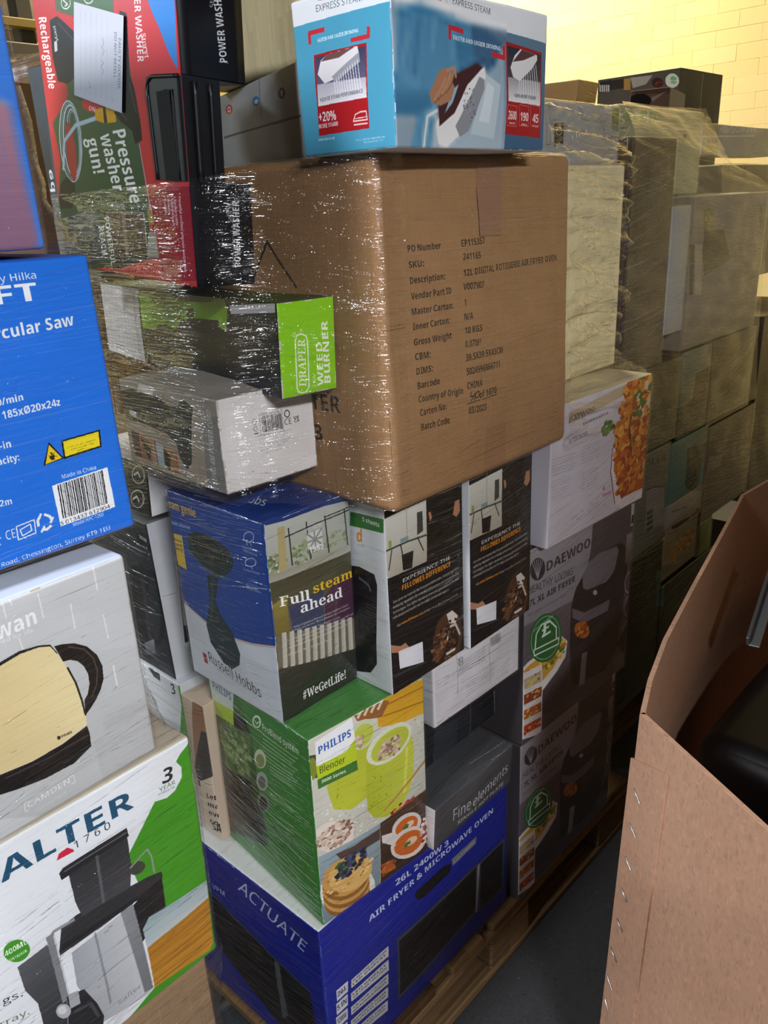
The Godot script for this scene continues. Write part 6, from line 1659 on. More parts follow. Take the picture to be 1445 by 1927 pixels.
	prs.poly([314, 49, 313, 54, 310, 58, 306, 62, 299, 64, 292, 65, 284, 64, 277, 61, 270, 58, 265, 53, 261, 48, 260, 42, 260, 37, 263, 32, 268, 29, 274, 27, 281, 26, 289, 27, 297, 30, 303, 33, 308, 38, 312, 43], "#3a1c16")
	prs.specks(291, 49, 15, 11, 20, 5.5, ["#a8302a", "#5a1c14"])
	prs.poly([383, 49, 383, 57, 380, 64, 375, 69, 368, 72, 359, 74, 351, 73, 342, 69, 334, 64, 328, 58, 324, 50, 322, 42, 322, 34, 325, 28, 331, 23, 338, 19, 346, 18, 355, 19, 363, 22, 371, 28, 377, 34, 381, 42], "#dde4d8")
	prs.specks(357, 46, 12, 15, 24, 6.8, ["#7db48a", "#9ac8a4"])
	var prf := Canvas.new(self, 436, 720, "#5c5a4e", 328)
	prf.grad([5, 15, 426, -1, 421, 161, 77, 173], "#605e52", "#545246")
	prf.line([225, 8, 220, 77, 216, 151], 6.3, "#a4a074")
	carton("dark_grey_carton", "dark grey carton with a kitchen print, highest box before the yellow wall", "carton", Transform3D(Basis(Vector3.UP, -0.0127), Vector3(2.5430, 1.3000, -0.8789)), Vector3(0.3638, 0.6000, 0.3225), Vector2(0.0015, -0.0019), flat("#5c5a4e", 0.6), {"side": prs.mat(0.5), "front": prf.mat(0.5), "top": flat("#d8ccae", 0.6)}, [], "", 0.003, 0.004, 0.003, "film_light")
	var smd := Canvas.new(self, 167, 1013, "#5c473c", 324)
	smd.poly([90, 45, 89, 53, 84, 60, 76, 65, 65, 69, 53, 70, 40, 69, 27, 65, 15, 60, 6, 53, 0, 45, -2, 37, -1, 29, 4, 22, 13, 17, 24, 14, 36, 13, 49, 14, 62, 17, 73, 23, 82, 30, 88, 37], "#141416")
	smd.poly([10, -3, 174, -3, 176, 25, 25, 14], "#4a342a")
	smd.poly([89, 33, 155, 14, 136, 24, 97, 52], "#7d726c")
	carton("brown_photo_box", "brown box with a black oval picture, in front of the dark grey carton", "box", Transform3D(Basis(Vector3.UP, 0.2384), Vector3(1.8519, 1.1000, -0.5526)), Vector3(0.2399, 0.6755, 0.1117), Vector2(-0.0002, 0.0002), flat("#6a6660", 0.6), {"side": smd.mat(0.45), "front": flat("#77756f", 0.55)}, [], "", 0.003, 0.004, 0.003, "film_light")
	var daf := Canvas.new(self, 675, 90, "#aab0b6", 299)
	daf.text("DAEWOO", "bold", "#dfe4e8", 452, -8, -234.7, 12.3, 7.8, 19.7)
	daf.poly([213, 13, 212, 16, 208, 19, 201, 21, 192, 23, 181, 25, 170, 25, 160, 24, 150, 23, 143, 20, 138, 18, 136, 15, 137, 11, 141, 9, 148, 6, 157, 4, 167, 3, 178, 3, 189, 3, 198, 5, 206, 7, 211, 10], "#d0d6da")
	daf.line([149, 22, 152, 8], 2.1, "#8f969c")
	daf.line([166, 22, 167, 8], 2.1, "#8f969c")
	daf.line([184, 21, 183, 8], 2.1, "#8f969c")
	daf.line([202, 21, 199, 7], 2.1, "#8f969c")
	daf.poly([-20, -8, 115, -11, 127, 84, -9, 88], "#87909a")
	daf.poly([17, 1, 112, 0, 115, 32, 21, 35], "#b0a878")
	daf.poly([20, 61, 116, 60, 114, 81, 23, 83], "#a89c5a")
	daf.poly([41, 45, 61, 45, 62, 54, 42, 55], "#2a2c30")
	daf.poly([70, 45, 90, 45, 91, 54, 71, 54], "#2a2c30")
	daf.poly([95, 45, 115, 44, 117, 53, 96, 54], "#2a2c30")
	daf.line([-15, 38, 428, 27], 5.8, "#d8dce0")
	carton("pale_upside_down_carton", "pale blue grey carton with upside down white lettering, top right", "carton", Transform3D(Basis(Vector3.UP, -0.0000), Vector3(2.6898, 1.6104, -0.6548)), Vector3(0.7500, 0.1004, 0.1100), Vector2(-0.0017, 0.0040), flat("#a4aab0", 0.55), {"front": daf.mat(0.45), "top": flat("#d4c8a4", 0.6), "side": flat("#9aa0a6", 0.55)}, ["front", "top"], "", 0.003, 0.004, 0.003, "film_light")
	var stf := Canvas.new(self, 500, 371, "#7d745e", 333)
	stf.poly([-10, -3, 211, -13, 220, 13, 42, 22], "#3f3d34")
	stf.text("STATUS", "bold", "#7a7666", 16, 17, 191.5, -5.4, 0.0, -13.2)
	stf.poly([42, 25, 220, 16, 223, 53, 167, 46], "#55503f")
	carton("status_print_box", "olive brown box with a dark STATUS label, below the pale upside down carton", "box", Transform3D(Basis(Vector3.UP, -0.0000), Vector3(2.3513, 1.2000, -0.4956)), Vector3(0.5000, 0.3689, 0.1900), Vector2(-0.0158, 0.0401), flat("#77705c", 0.6), {"front": stf.mat(0.5), "top": flat("#a09878", 0.6)}, ["front", "top"], "", 0.003, 0.004, 0.003, "film_light")

func build_third_pallet() -> void:
	var bk := Canvas.new(self, 500, 900, "#40342a", 31)
	bk.kraft(1500, 0.85, 1.12)
	bk.poly([60, 100, 200, 90, 190, 400, 70, 420], "#30271f")
	bk.poly([250, 620, 380, 600, 400, 820, 260, 840], "#4c3d2f")
	carton("dark_brown_carton", "dark brown carton on the far pallet, right of the crumpled cream column", "carton", Transform3D(Basis(Vector3.UP, 0.0000), Vector3(1.1025, 1.1050, -0.2475)), Vector3(0.2250, 0.5050, 0.0950), Vector2(0.0000, 0.0000), flat("#40342a", 0.6), {"front": bk.mat(0.6), "top": flat("#8a8062", 0.6)}, ["front"], "", 0.003, 0.004, 0.003, "film_veil")
	var p3bf := Canvas.new(self, 455, 195, "#a8a884", 363)
	p3bf.specks(96, 18, 98, 9, 60, 7.5, ["#d8e4c8", "#7db46a", "#b8c8a0"])
	p3bf.poly([337, 53, 356, 52, 355, 67, 346, 67], "#4a4636")
	carton("pale_green_carton", "pale green topped carton under a sloping sheet of film", "carton", Transform3D(Basis(Vector3.UP, 0.0000), Vector3(1.3575, 1.4900, -0.4500)), Vector3(0.4550, 0.1950, 0.3000), Vector2(0.0000, 0.0000), flat("#a09c78", 0.6), {"front": p3bf.mat(0.5), "top": flat("#b4b890", 0.6)}, ["front", "top"], "", 0.003, 0.004, 0.003, "film_heavy")
	carton("silver_slim_carton", "slim silver carton between the dark brown and grey picture cartons", "carton", Transform3D(Basis(Vector3.UP, 0.0000), Vector3(1.2700, 1.1700, -0.2450)), Vector3(0.1000, 0.2970, 0.0900), Vector2(0.0000, 0.0000), flat("#9a9fa2", 0.6), {"front": flat("#9a9fa2", 0.55), "top": flat("#8a8062", 0.6)}, ["front"], "", 0.003, 0.004, 0.003, "film")
	var p3df := Canvas.new(self, 669, 480, "#77706a", 365)
	p3df.poly([17, 36, 90, 39, 105, 138, 29, 134], "#8a7d70")
	p3df.poly([91, 42, 175, 42, 175, 110, 101, 103], "#6a6238")
	p3df.specks(131, 72, 35, 30, 40, 8.6, ["#8a7a3c", "#4a4a2c", "#a08a4a"])
	p3df.poly([106, 106, 264, 111, 356, 213, 138, 250, 104, 174], "#3c372c")
	p3df.line([351, 109, 360, 193], 2.9, "#55504a")
	p3df.poly([7, 142, 40, 144, 61, 303, 32, 300], "#2c2824")
	p3df.poly([44, 144, 98, 148, 126, 310, 74, 304], "#9c8e7c")
	p3df.poly([634, 80, 637, 90, 638, 100, 637, 107, 635, 113, 631, 116, 626, 115, 620, 112, 614, 106, 609, 98, 603, 89, 599, 78, 597, 68, 596, 59, 596, 51, 599, 46, 602, 43, 607, 43, 613, 46, 619, 52, 625, 60, 630, 70], "#4a4c4c")
	p3df.poly([375, 215, 516, 255, 614, 263, 440, 270], "#8f8878")
	p3df.poly([336, 212, 652, 214, 700, 395, 366, 358], "#7a7066")
	p3df.soft(-25, 22, 747, 400, 3)
	carton("grey_picture_carton", "grey carton with blurred picture panels, widest on the far pallet", "carton", Transform3D(Basis(Vector3.UP, 0.0000), Vector3(1.5825, 1.1150, -0.2450)), Vector3(0.5150, 0.3700, 0.0900), Vector2(0.0000, 0.0000), flat("#77706a", 0.6), {"front": p3df.mat(0.5), "top": flat("#c2bc98", 0.6)}, ["front"], "", 0.003, 0.004, 0.003, "film_veil")
	var p3ef := Canvas.new(self, 332, 217, "#241e1a", 366)
	p3ef.poly([300, -120, 356, -121, 360, -6, 347, -8], "#8a7d6c")
	p3ef.poly([201, -147, 358, -141, 359, -108, 227, -96], "#3c3328")
	carton("black_brown_carton", "almost black carton below the dark brown one on the far pallet", "carton", Transform3D(Basis(Vector3.UP, 0.0000), Vector3(1.1660, 0.8850, -0.3500)), Vector3(0.3320, 0.2170, 0.3000), Vector2(0.0000, 0.0000), flat("#241e1a", 0.6), {"front": p3ef.mat(0.5)}, ["front"], "", 0.003, 0.004, 0.003, "film")
	var p3tf := Canvas.new(self, 234, 279, "#2c2018", 381)
	p3tf.poly([-22, -21, 242, 6, 241, 75, 116, 81, 95, 172, 0, 173], "#5d7068")
	p3tf.poly([125, 82, 245, 89, 255, 205, 112, 176], "#3c2a1c")
	carton("teal_edged_carton", "carton with a faded teal edge on the far pallet", "carton", Transform3D(Basis(Vector3.UP, 0.0000), Vector3(1.4345, 0.8750, -0.3500)), Vector3(0.1950, 0.2330, 0.3000), Vector2(0.0000, 0.0000), flat("#2c2018", 0.6), {"front": p3tf.mat(0.5)}, ["front"], "", 0.003, 0.004, 0.003, "film")
	carton("film_wrapped_brown_carton", "brown carton under creased film right of the teal edged carton", "carton", Transform3D(Basis(Vector3.UP, 0.0000), Vector3(1.7000, 0.8650, -0.3500)), Vector3(0.3300, 0.2430, 0.3000), Vector2(0.0000, 0.0000), flat("#4a3c2a", 0.6), {"front": flat("#4a3c2a", 0.55), "top": flat("#8a8062", 0.6)}, ["front"], "", 0.003, 0.004, 0.003, "film_veil")
	var olf := Canvas.new(self, 314, 336, "#6d6b66", 321)
	olf.text("COOLER", "reg", "#222020", 40, 33, 243.6, 20.3, 0.0, -23.1)
	olf.poly([151, 116, 203, 117, 293, 147, 309, 284, 163, 251], "#8a8a90")
	olf.line([151, 116, 196, 119, 293, 145], 4.4, "#2a2a2e")
	olf.poly([162, 192, 215, 194, 210, 207, 172, 206], "#2a2a2e")
	olf.poly([165, 212, 218, 214, 213, 226, 175, 226], "#2a2a2e")
	olf.poly([168, 232, 222, 234, 216, 246, 178, 246], "#2a2a2e")
	olf.poly([171, 252, 225, 255, 219, 266, 181, 267], "#2a2a2e")
	carton("air_cooler_carton", "grey air cooler carton on the far pallet behind the curry carton", "carton", Transform3D(Basis(Vector3.UP, 0.0000), Vector3(1.1810, 0.6000, -0.3500)), Vector3(0.2620, 0.2800, 0.3000), Vector2(0.0000, 0.0000), flat("#6d6b66", 0.6), {"front": olf.mat(0.5)}, ["front"], "", 0.003, 0.004, 0.003, "film")
	var cyf := Canvas.new(self, 347, 249, "#4a8f94", 322)
	cyf.poly([144, 51, 358, 77, 363, 124, 389, 210, 335, 214, 306, 230, 258, 253, 191, 231, 155, 196], "#0c0e12")
	cyf.poly([171, 62, 260, 71, 274, 156, 199, 172], "#3c3c48")
	cyf.poly([316, 153, 376, 144, 388, 229, 313, 236], "#2fa8d8")
	carton("teal_flask_box", "teal box picturing a black cup with a bright blue stripe", "box", Transform3D(Basis(Vector3.UP, 0.0000), Vector3(1.4390, 0.6920, -0.3500)), Vector3(0.2480, 0.1780, 0.3000), Vector2(0.0000, 0.0000), flat("#46888c", 0.6), {"front": cyf.mat(0.4)}, ["front"], "", 0.003, 0.004, 0.003, "film_light")
	var whi := Canvas.new(self, 369, 298, "#837d80", 328)
	whi.poly([24, 91, 126, 110, 117, 142, 20, 143], "#aaa8b4")
	whi.poly([-41, 217, -4, 207, 11, 274, -30, 268], "#6d4a30")
	whi.poly([4, 258, 4, 262, 2, 265, -1, 267, -6, 268, -12, 267, -18, 265, -24, 262, -30, 258, -35, 254, -38, 249, -40, 244, -40, 241, -38, 238, -35, 236, -30, 235, -24, 236, -18, 238, -12, 241, -6, 245, -2, 249, 2, 254], "#a8301c")
	carton("pale_mauve_carton", "pale mauve carton right of the teal flask box", "carton", Transform3D(Basis(Vector3.UP, 0.0000), Vector3(1.7510, 0.5600, -0.3500)), Vector3(0.3700, 0.2980, 0.3000), Vector2(0.0000, 0.0000), flat("#837d80", 0.6), {"front": whi.mat(0.5), "top": flat("#8a7d62", 0.6)}, ["front"], "", 0.003, 0.004, 0.003, "film")
	var bof := Canvas.new(self, 291, 107, "#b4aeb0", 311)
	bof.text("BALTIC", "bold", "#2a2a30", 46, 32, 113.4, 17.0, 0.0, -7.3)
	bof.poly([46, 83, 105, 83, 195, 92, 197, 121, 56, 95], "#101014")
	bof.poly([208, 88, 245, 91, 251, 159, 221, 149], "#8a6a4a")
	bof.poly([297, 107, 297, 111, 294, 115, 290, 116, 285, 117, 278, 116, 270, 114, 263, 110, 256, 106, 250, 101, 246, 96, 244, 91, 245, 87, 247, 84, 251, 82, 256, 81, 263, 82, 271, 84, 278, 88, 285, 92, 291, 97, 295, 102], "#a8301c")
	carton("flat_white_box", "flat white box with small black print, under the teal flask box", "box", Transform3D(Basis(Vector3.UP, 0.0000), Vector3(1.4435, 0.6000, -0.3500)), Vector3(0.2430, 0.0900, 0.3000), Vector2(0.0000, 0.0000), flat("#b4aeb0", 0.6), {"front": bof.mat(0.5)}, ["front"], "", 0.003, 0.004, 0.003, "film_light")
	var chf := Canvas.new(self, 291, 171, "#8f877c", 305)
	chf.poly([-4, -6, 101, 18, 133, 139, 7, 105], "#a8a49c")
	chf.poly([106, 43, 263, 64, 256, 116, 124, 90], "#a8681c")
	chf.specks(183, 74, 84, 27, 60, 12.3, ["#c8862c", "#8a4a14", "#d8a84a"])
	chf.poly([59, 68, 113, 78, 112, 123, 67, 115], "#c8942c")
	carton("food_picture_box", "box with a picture of golden fried food, low on the far pallet", "box", Transform3D(Basis(Vector3.UP, 0.0000), Vector3(1.4435, 0.4550, -0.3550)), Vector3(0.2430, 0.1430, 0.3000), Vector2(0.0000, 0.0000), flat("#8f877c", 0.6), {"front": chf.mat(0.5)}, ["front"], "", 0.003, 0.004, 0.003, "film")
	carton("lime_green_box", "small lime green and white box beside the food picture box", "box", Transform3D(Basis(Vector3.UP, 0.0000), Vector3(1.6200, 0.4480, -0.3500)), Vector3(0.1000, 0.1100, 0.3000), Vector2(0.0000, 0.0000), flat("#5f7a22", 0.6), {"front": flat("#66821f", 0.5), "side": flat("#b4b0a8", 0.5)}, ["front"], "", 0.003, 0.004, 0.003, "film")
	var lof := Canvas.new(self, 288, 408, "#2a2622", 321)
	lof.poly([261, 80, 306, 94, 319, 202, 271, 185], "#2c6a80")
	carton("charcoal_carton", "charcoal carton at the foot of the far pallet near the air fryers", "carton", Transform3D(Basis(Vector3.UP, 0.0000), Vector3(1.1600, 0.1440, -0.3500)), Vector3(0.3200, 0.4540, 0.3000), Vector2(0.0000, 0.0000), flat("#2a2622", 0.6), {"front": lof.mat(0.5)}, ["front"], "", 0.003, 0.004, 0.003, "film")
	var lo2 := Canvas.new(self, 539, 269, "#1c1c1e", 269)
	lo2.poly([-32, -58, 20, -46, 26, 63, -24, 49], "#2c6a80")
	lo2.poly([-20, 54, 20, 67, 19, 95, -19, 79], "#5a2c38")
	lo2.line([109, 14, 150, 13, 230, 24], 5.2, "#3a3c40")
	carton("black_blue_striped_carton", "black carton with a blue stripe at the foot of the far pallet", "carton", Transform3D(Basis(Vector3.UP, 0.0000), Vector3(1.6250, 0.1440, -0.3500)), Vector3(0.6000, 0.3000, 0.3000), Vector2(0.0000, 0.0000), flat("#1c1c1e", 0.6), {"front": lo2.mat(0.5)}, ["front"], "", 0.003, 0.004, 0.003, "film")
	var p4 := Canvas.new(self, 500, 600, "#4a3a2c", 41)
	p4.kraft(1500, 0.8, 1.15)
	carton("tall_brown_carton", "tall brown carton at the right edge, beyond the grey picture carton", "carton", Transform3D(Basis(Vector3.UP, 0.0000), Vector3(2.2300, 0.5000, -0.3700)), Vector3(0.5000, 0.6200, 0.3000), Vector2(0.0000, 0.0000), flat("#4a3a2c", 0.7), {"front": p4.mat(0.6), "side": flat("#5a4834", 0.6), "top": flat("#8a7a5a", 0.6)}, ["front", "side"], "", 0.004, 0.004, 0.003, "film")
	carton("black_teal_box", "slim black box with a dark teal front beside the grey picture carton", "box", Transform3D(Basis(Vector3.UP, 0.0000), Vector3(1.9200, 1.0000, -0.3000)), Vector3(0.0800, 0.1600, 0.1000), Vector2(0.0000, 0.0000), flat("#16262a", 0.3), {"front": flat("#1c3038", 0.25), "side": flat("#16262a", 0.3)}, ["front"], "", 0.002, 0.004, 0.003, "film_light")


# a piece of sheet that follows a panel of the box built last, between four panel corners
var last: Carton

func patch(face: String, q: Array, n: int, off: float, own := false) -> ArrayMesh:
	var a := fresh()
	for j in n + 1:
		for i in n + 1:
			var p: Vector2 = q[0].lerp(q[1], float(i) / n).lerp(q[3].lerp(q[2], float(i) / n), float(j) / n)
			var P := last.at(face, p.x, p.y, off)
			var e := 0.003
			var nn := (last.at(face, p.x, p.y + e, off) - P).cross(last.at(face, p.x + e, p.y, off) - P).normalized()
			a[0].append(P + nn * off)
			a[1].append(nn)
			a[2].append(p if own else Vector2(float(i) / n, float(j) / n))
	for j in n:
		for i in n:
			var k := j * (n + 1) + i
			a[3].append_array([k, k + 1, k + n + 2, k, k + n + 2, k + n + 1])
	return to_mesh([a])

# a straight block of the box built last: between fractions of its width and height
func slab(x0: float, x1: float, t0: float, t1: float) -> ArrayMesh:
	var f := []
	for k in [[x0, t0], [x1, t0], [x1, t1], [x0, t1]]:
		f.append(last.at("front", k[0], k[1], 0.0))
	var b := []
	for k in [[x0, t0], [x1, t0], [x1, t1], [x0, t1]]:
		b.append(last.at("back", 1.0 - k[0], k[1], 0.0))
	var st := SurfaceTool.new()
	st.begin(Mesh.PRIMITIVE_TRIANGLES)
	st.set_smooth_group(-1)
	quad(st, f[0], f[1], f[2], f[3])
	quad(st, b[1], b[0], b[3], b[2])
	quad(st, b[0], b[1], f[1], f[0])
	quad(st, f[3], f[2], b[2], b[3])
	quad(st, f[1], b[1], b[2], f[2])
	quad(st, b[0], f[0], f[3], b[3])
	st.generate_normals()
	return st.commit()

func case_handle(o: Node3D, u0: float, v0: float, v1: float, uf: float, print_mat: Material) -> void:
	var black := flat("#0d0e10", 0.5)
	var shell := flat("#131417", 0.35)
	part("sleeve", slab(0.0, 1.0, 0.0, v0), shell, o, "black sleeve end above the cut-out")
	part("sleeve", slab(0.0, 1.0, v1, 1.0), shell, o, "black sleeve end below the cut-out")
	part("moulded_case", slab(0.0, uf, v0, v1), flat("#08080a", 0.55), o, "narrower black moulded case")
	part("front_panel", patch("front", [Vector2(0.002, 0.0), Vector2(0.998, 0.0), Vector2(0.998, v0 - 0.004), Vector2(0.002, v0 - 0.004)], 6, 0.0006, true), print_mat, o)
	part("front_panel", patch("front", [Vector2(0.002, v1 + 0.004), Vector2(0.998, v1 + 0.004), Vector2(0.998, 1.0), Vector2(0.002, 1.0)], 6, 0.0006, true), print_mat, o)
	part("handle_recess", patch("side", [Vector2(u0 + 0.012, v0), Vector2(0.999, v0), Vector2(0.999, v1), Vector2(u0 + 0.03, v1)], 8, 0.0006), black, o, "moulded black recess seen through the cut-out")
	part("handle_recess", patch("side", [Vector2(u0 + 0.075, v0 + 0.035), Vector2(0.93, v0 + 0.03), Vector2(0.95, v1), Vector2(u0 + 0.09, v1)], 8, 0.0012), flat("#050506", 0.75), o, "grained hollow of the handle")
	var rim := []
	for k in 12:
		rim.append(last.at("side", lerpf(u0 + 0.03, u0 + 0.012, k / 11.0), lerpf(v1, v0 + 0.03, k / 11.0), 0.0) + Vector3(-0.001, 0, 0))
	for k in 5:
		var a := k * PI / 8
		rim.append(last.at("side", u0 + 0.012 + 0.04 * (1.0 - cos(a)), v0 + 0.03 - 0.03 * sin(a), 0.0) + Vector3(-0.001, 0, 0))
	for k in 7:
		rim.append(last.at("side", lerpf(u0 + 0.08, 0.985, k / 6.0), v0, 0.0) + Vector3(-0.001, 0, 0))
	part("rim", tube(rim, 0.0022, 8), flat("#141518", 0.45), o)
	for f in [0.3, 0.72]:
		var p := []
		for k in 9:
			p.append(last.at("front", uf * f, lerpf(v0 + 0.01, v1, k / 8.0), 0.0) + Vector3(0, 0, 0.001))
		part("rib", tube(p, 0.004 if f < 0.5 else 0.0028, 10), flat("#101114", 0.4), o)
	for f in [0.55, 0.75]:
		var p := []
		for k in 9:
			p.append(last.at("side", lerpf(u0, 1.0, f), lerpf(v0 + 0.03, v1, k / 8.0), 0.0) + Vector3(-0.001, 0, 0))
		part("rib", tube(p, 0.0014, 6), flat("#101114", 0.5), o)

func genie_flap(o: Node3D) -> void:
	var s := Vector3(last.W, last.H, last.D)
	var f := part("top_flap", block(Vector3(s.x * 0.9, 0.0018, s.z * 0.42), 0.0006), flat("#14357c", 0.35), o, "loose navy top flap")
	f.transform = Transform3D(Basis(Vector3(0, 0, 1), 0.10) * Basis(Vector3.UP, 0.12), Vector3(last.su + s.x * 0.04, s.y + 0.008, -last.sv - s.z * 0.08))
	var g := []
	for k in 22:
		var a := k * TAU / 22
		g.append(Vector3(cos(a) * 0.036 * (1.0 + 0.12 * sin(3 * a)), 0.0014, sin(a) * 0.02))
	var st := SurfaceTool.new()
	st.begin(Mesh.PRIMITIVE_TRIANGLES)
	for k in 22:
		tris(st, Vector3(0, 0.0014, 0), g[(k + 1) % 22], g[k])
	st.generate_normals()
	part("printed_blob", st.commit(), flat("#c49a28", 0.4), f)

# ------------------------------------------------------------------ the hall
func lamp(at: Vector3, size: Vector2, col: Color, energy: float, label: String) -> void:
	var o := thing("ceiling_lamp", label, "ceiling lamp", Transform3D(Basis(), at))
	var st := SurfaceTool.new()
	st.begin(Mesh.PRIMITIVE_TRIANGLES)
	add_block(st, Transform3D(Basis(), Vector3(0, 0.06, 0)), Vector3(size.x + 0.06, 0.08, size.y + 0.06), 0.01)
	for s in [-1.0, 1.0]:
		add_block(st, Transform3D(Basis(), Vector3(s * size.x * 0.4, 0.2, 0)), Vector3(0.02, 0.24, 0.02), 0.002)
	st.generate_normals()
	part("housing", st.commit(), flat("#d8d8d6", 0.5), o)
	var m := StandardMaterial3D.new()
	m.albedo_color = Color(0.9, 0.9, 0.9)
	m.emission_enabled = true
	m.emission = col
	m.emission_energy_multiplier = 3.0
	part("lamp_diffuser", block(Vector3(size.x, 0.02, size.y), 0.004), m, o).position = Vector3(0, 0.012, 0)
	var l := AreaLight3D.new()
	l.name = "lamp_light"
	l.area_size = size
	l.light_color = col
	l.light_energy = energy
	l.area_range = 14.0
	l.area_attenuation = 2.0
	l.shadow_enabled = true
	l.rotation.x = -PI / 2
	l.position = Vector3(0, -0.012, 0)
	o.add_child(l)

func setting(called: String, mesh: Mesh, m, at: Vector3) -> MeshInstance3D:
	var o := part(called, mesh, m, self)
	o.position = at
	o.set_meta("kind", "structure")
	return o

func build_room() -> void:
	# dark worn concrete
	var im := Image.create_empty(1024, 1024, false, Image.FORMAT_RGB8)
	im.fill(Color("#303133"))
	var hm := Image.create_empty(512, 512, false, Image.FORMAT_RGB8)
	hm.fill(Color(0.5, 0.5, 0.5))
	var rng := RandomNumberGenerator.new()
	rng.seed = 12
	for k in 26000:
		var g := 0.188 + rng.randfn(0, 0.016)
		im.fill_rect(Rect2i(rng.randi() % 1024, rng.randi() % 1024, 1 + rng.randi() % 9, 1 + rng.randi() % 7), Color(g, g, g * 1.02))
	for k in 160:
		var g := rng.randf_range(0.3, 0.5)
		im.fill_rect(Rect2i(rng.randi() % 1024, rng.randi() % 1024, 1 + rng.randi() % 3, 1 + rng.randi() % 3), Color(g, g, g))
	for k in 4000:
		var g := 0.5 + rng.randfn(0, 0.1)
		hm.fill_rect(Rect2i(rng.randi() % 512, rng.randi() % 512, 1 + rng.randi() % 5, 1 + rng.randi() % 5), Color(g, g, g))
	var fm := StandardMaterial3D.new()
	fm.albedo_texture = ImageTexture.create_from_image(im)
	fm.roughness = 0.55
	fm.heightmap_enabled = true
	fm.heightmap_texture = ImageTexture.create_from_image(hm)
	fm.heightmap_scale = 0.08
	fm.uv1_triplanar = true
	fm.uv1_world_triplanar = true
	fm.uv1_scale = Vector3(1.4, 1.4, 1.4)
	setting("floor", block(Vector3(9.4, 0.2, 10.4), 0.01), fm, Vector3(-0.6, -0.1, -0.6))
	var paint := StandardMaterial3D.new()
	paint.albedo_color = Color("#efd898")
	paint.roughness = 0.6
	setting("wall_back", block(Vector3(9.4, 4.9, 0.2), 0.01), paint, Vector3(-0.6, 2.35, -5.7))
	setting("wall_front", block(Vector3(9.4, 4.9, 0.2), 0.01), flat("#2c2a28", 0.8), Vector3(-0.6, 2.35, 4.5))
	setting("wall_left", block(Vector3(0.2, 4.9, 10.4), 0.01), flat("#3a3734", 0.8), Vector3(-5.2, 2.35, -0.6))
	setting("ceiling", block(Vector3(9.4, 0.2, 10.4), 0.01), flat("#3c3a37", 0.8), Vector3(-0.6, 4.8, -0.6))
	var wall := setting("wall_right", block(Vector3(0.2, 4.9, 10.4), 0.01), paint, Vector3(4.0, 2.35, -0.6))
	# painted bricks, each a little proud or uneven, where the wall shows
	var variants := []
	for k in 6:
		variants.append(block(Vector3(0.012, 0.0748 - 0.0001 * (k % 3), 0.2254 - 0.0001 * (k % 2)), 0.0009))
	var shades := []
	for k in 4:
		var m := StandardMaterial3D.new()
		m.albedo_color = [Color("#efd898"), Color("#eed796"), Color("#f0da9c"), Color("#edd595")][k]
		m.roughness = 0.5
		shades.append(m)
	for row in 16:
		for col in 14:
			var b := part("brick", variants[rng.randi() % 6], shades[rng.randi() % 4], wall)
			b.position = Vector3(-0.1 - 0.0020 + rng.randf_range(-0.0003, 0.0003), 1.60 + row * 0.075 - 2.35, -3.15 + col * 0.2255 + (0.11 if row % 2 else 0.0) + 0.6)
			b.rotation = Vector3(rng.randfn(0, 0.002), 0, rng.randfn(0, 0.003))
	pallet(Vector3(0.36, 0, -0.55), 1.02, 1.0, "wooden pallet under the dark blue microwave carton")
	pallet(Vector3(-0.88, 0, -0.53), 1.02, 1.0, "wooden pallet under the left stack")
	pallet(Vector3(1.50, 0, -0.72), 1.02, 1.0, "wooden pallet under the farthest stack")

func wood(k: int) -> StandardMaterial3D:
	var key := "wood%d" % k
	if not mats.has(key):
		var c := Canvas.new(self, 512, 96, ["#6e563a", "#5f4a31", "#7b6244", "#544029"][k], 50 + k)
		for i in 260:
			var v := c.rng.randf_range(0.75, 1.15)
			var b: Color = Color(["#6e563a", "#5f4a31", "#7b6244", "#544029"][k]) * v
			c.im.fill_rect(Rect2i(c.rng.randi() % 512, c.rng.randi() % 96, 60 + c.rng.randi() % 300, 1 + c.rng.randi() % 2), b)
		var m := c.mat(0.75)
		m.uv1_triplanar = true
		m.uv1_scale = Vector3(1.5, 6.0, 6.0)
		mats[key] = m
	return mats[key]

func pallet(at: Vector3, w: float, d: float, label: String) -> void:
	var o := thing("pallet", label, "pallet", Transform3D(Basis(), at))
	var rng := RandomNumberGenerator.new()
	rng.seed = int(at.x * 100) + 500
	for k in 7:
		var b := part("deck_board", block(Vector3(0.1 if k % 3 else 0.135, 0.021, d), 0.004), wood(rng.randi() % 4), o)
		b.position = Vector3(lerpf(-w / 2 + 0.068, w / 2 - 0.068, k / 6.0), 0.1335, 0)
	for k in 3:
		var z: float = [-d / 2 + 0.05, 0.0, d / 2 - 0.05][k]
		part("stringer_board", block(Vector3(w, 0.02, 0.098), 0.004), wood(rng.randi() % 4), o).position = Vector3(0, 0.1125, z)
		part("bottom_board", block(Vector3(w, 0.02, 0.098), 0.004), wood(rng.randi() % 4), o).position = Vector3(0, 0.01, z)
		for j in 3:
			part("spacer_block", block(Vector3(0.14, 0.082, 0.096), 0.005), wood(rng.randi() % 4), o).position = Vector3([-w / 2 + 0.07, 0.0, w / 2 - 0.07][j], 0.0612, z)

func left_pallet() -> void:
	var kr := Canvas.new(self, 700, 900, "#8f7455", 61)
	kr.kraft(2500, 0.88, 1.1)
	carton("lower_brown_carton", "brown carton at the foot of the left stack, below the juicer box", "carton", Transform3D(Basis(), Vector3(-0.56, 0.1445, -0.16)), Vector3(0.4, 0.542, 0.32), Vector2.ZERO, flat("#8f7455", 0.8), {"front": kr.mat(0.7)}, ["front", "end"])

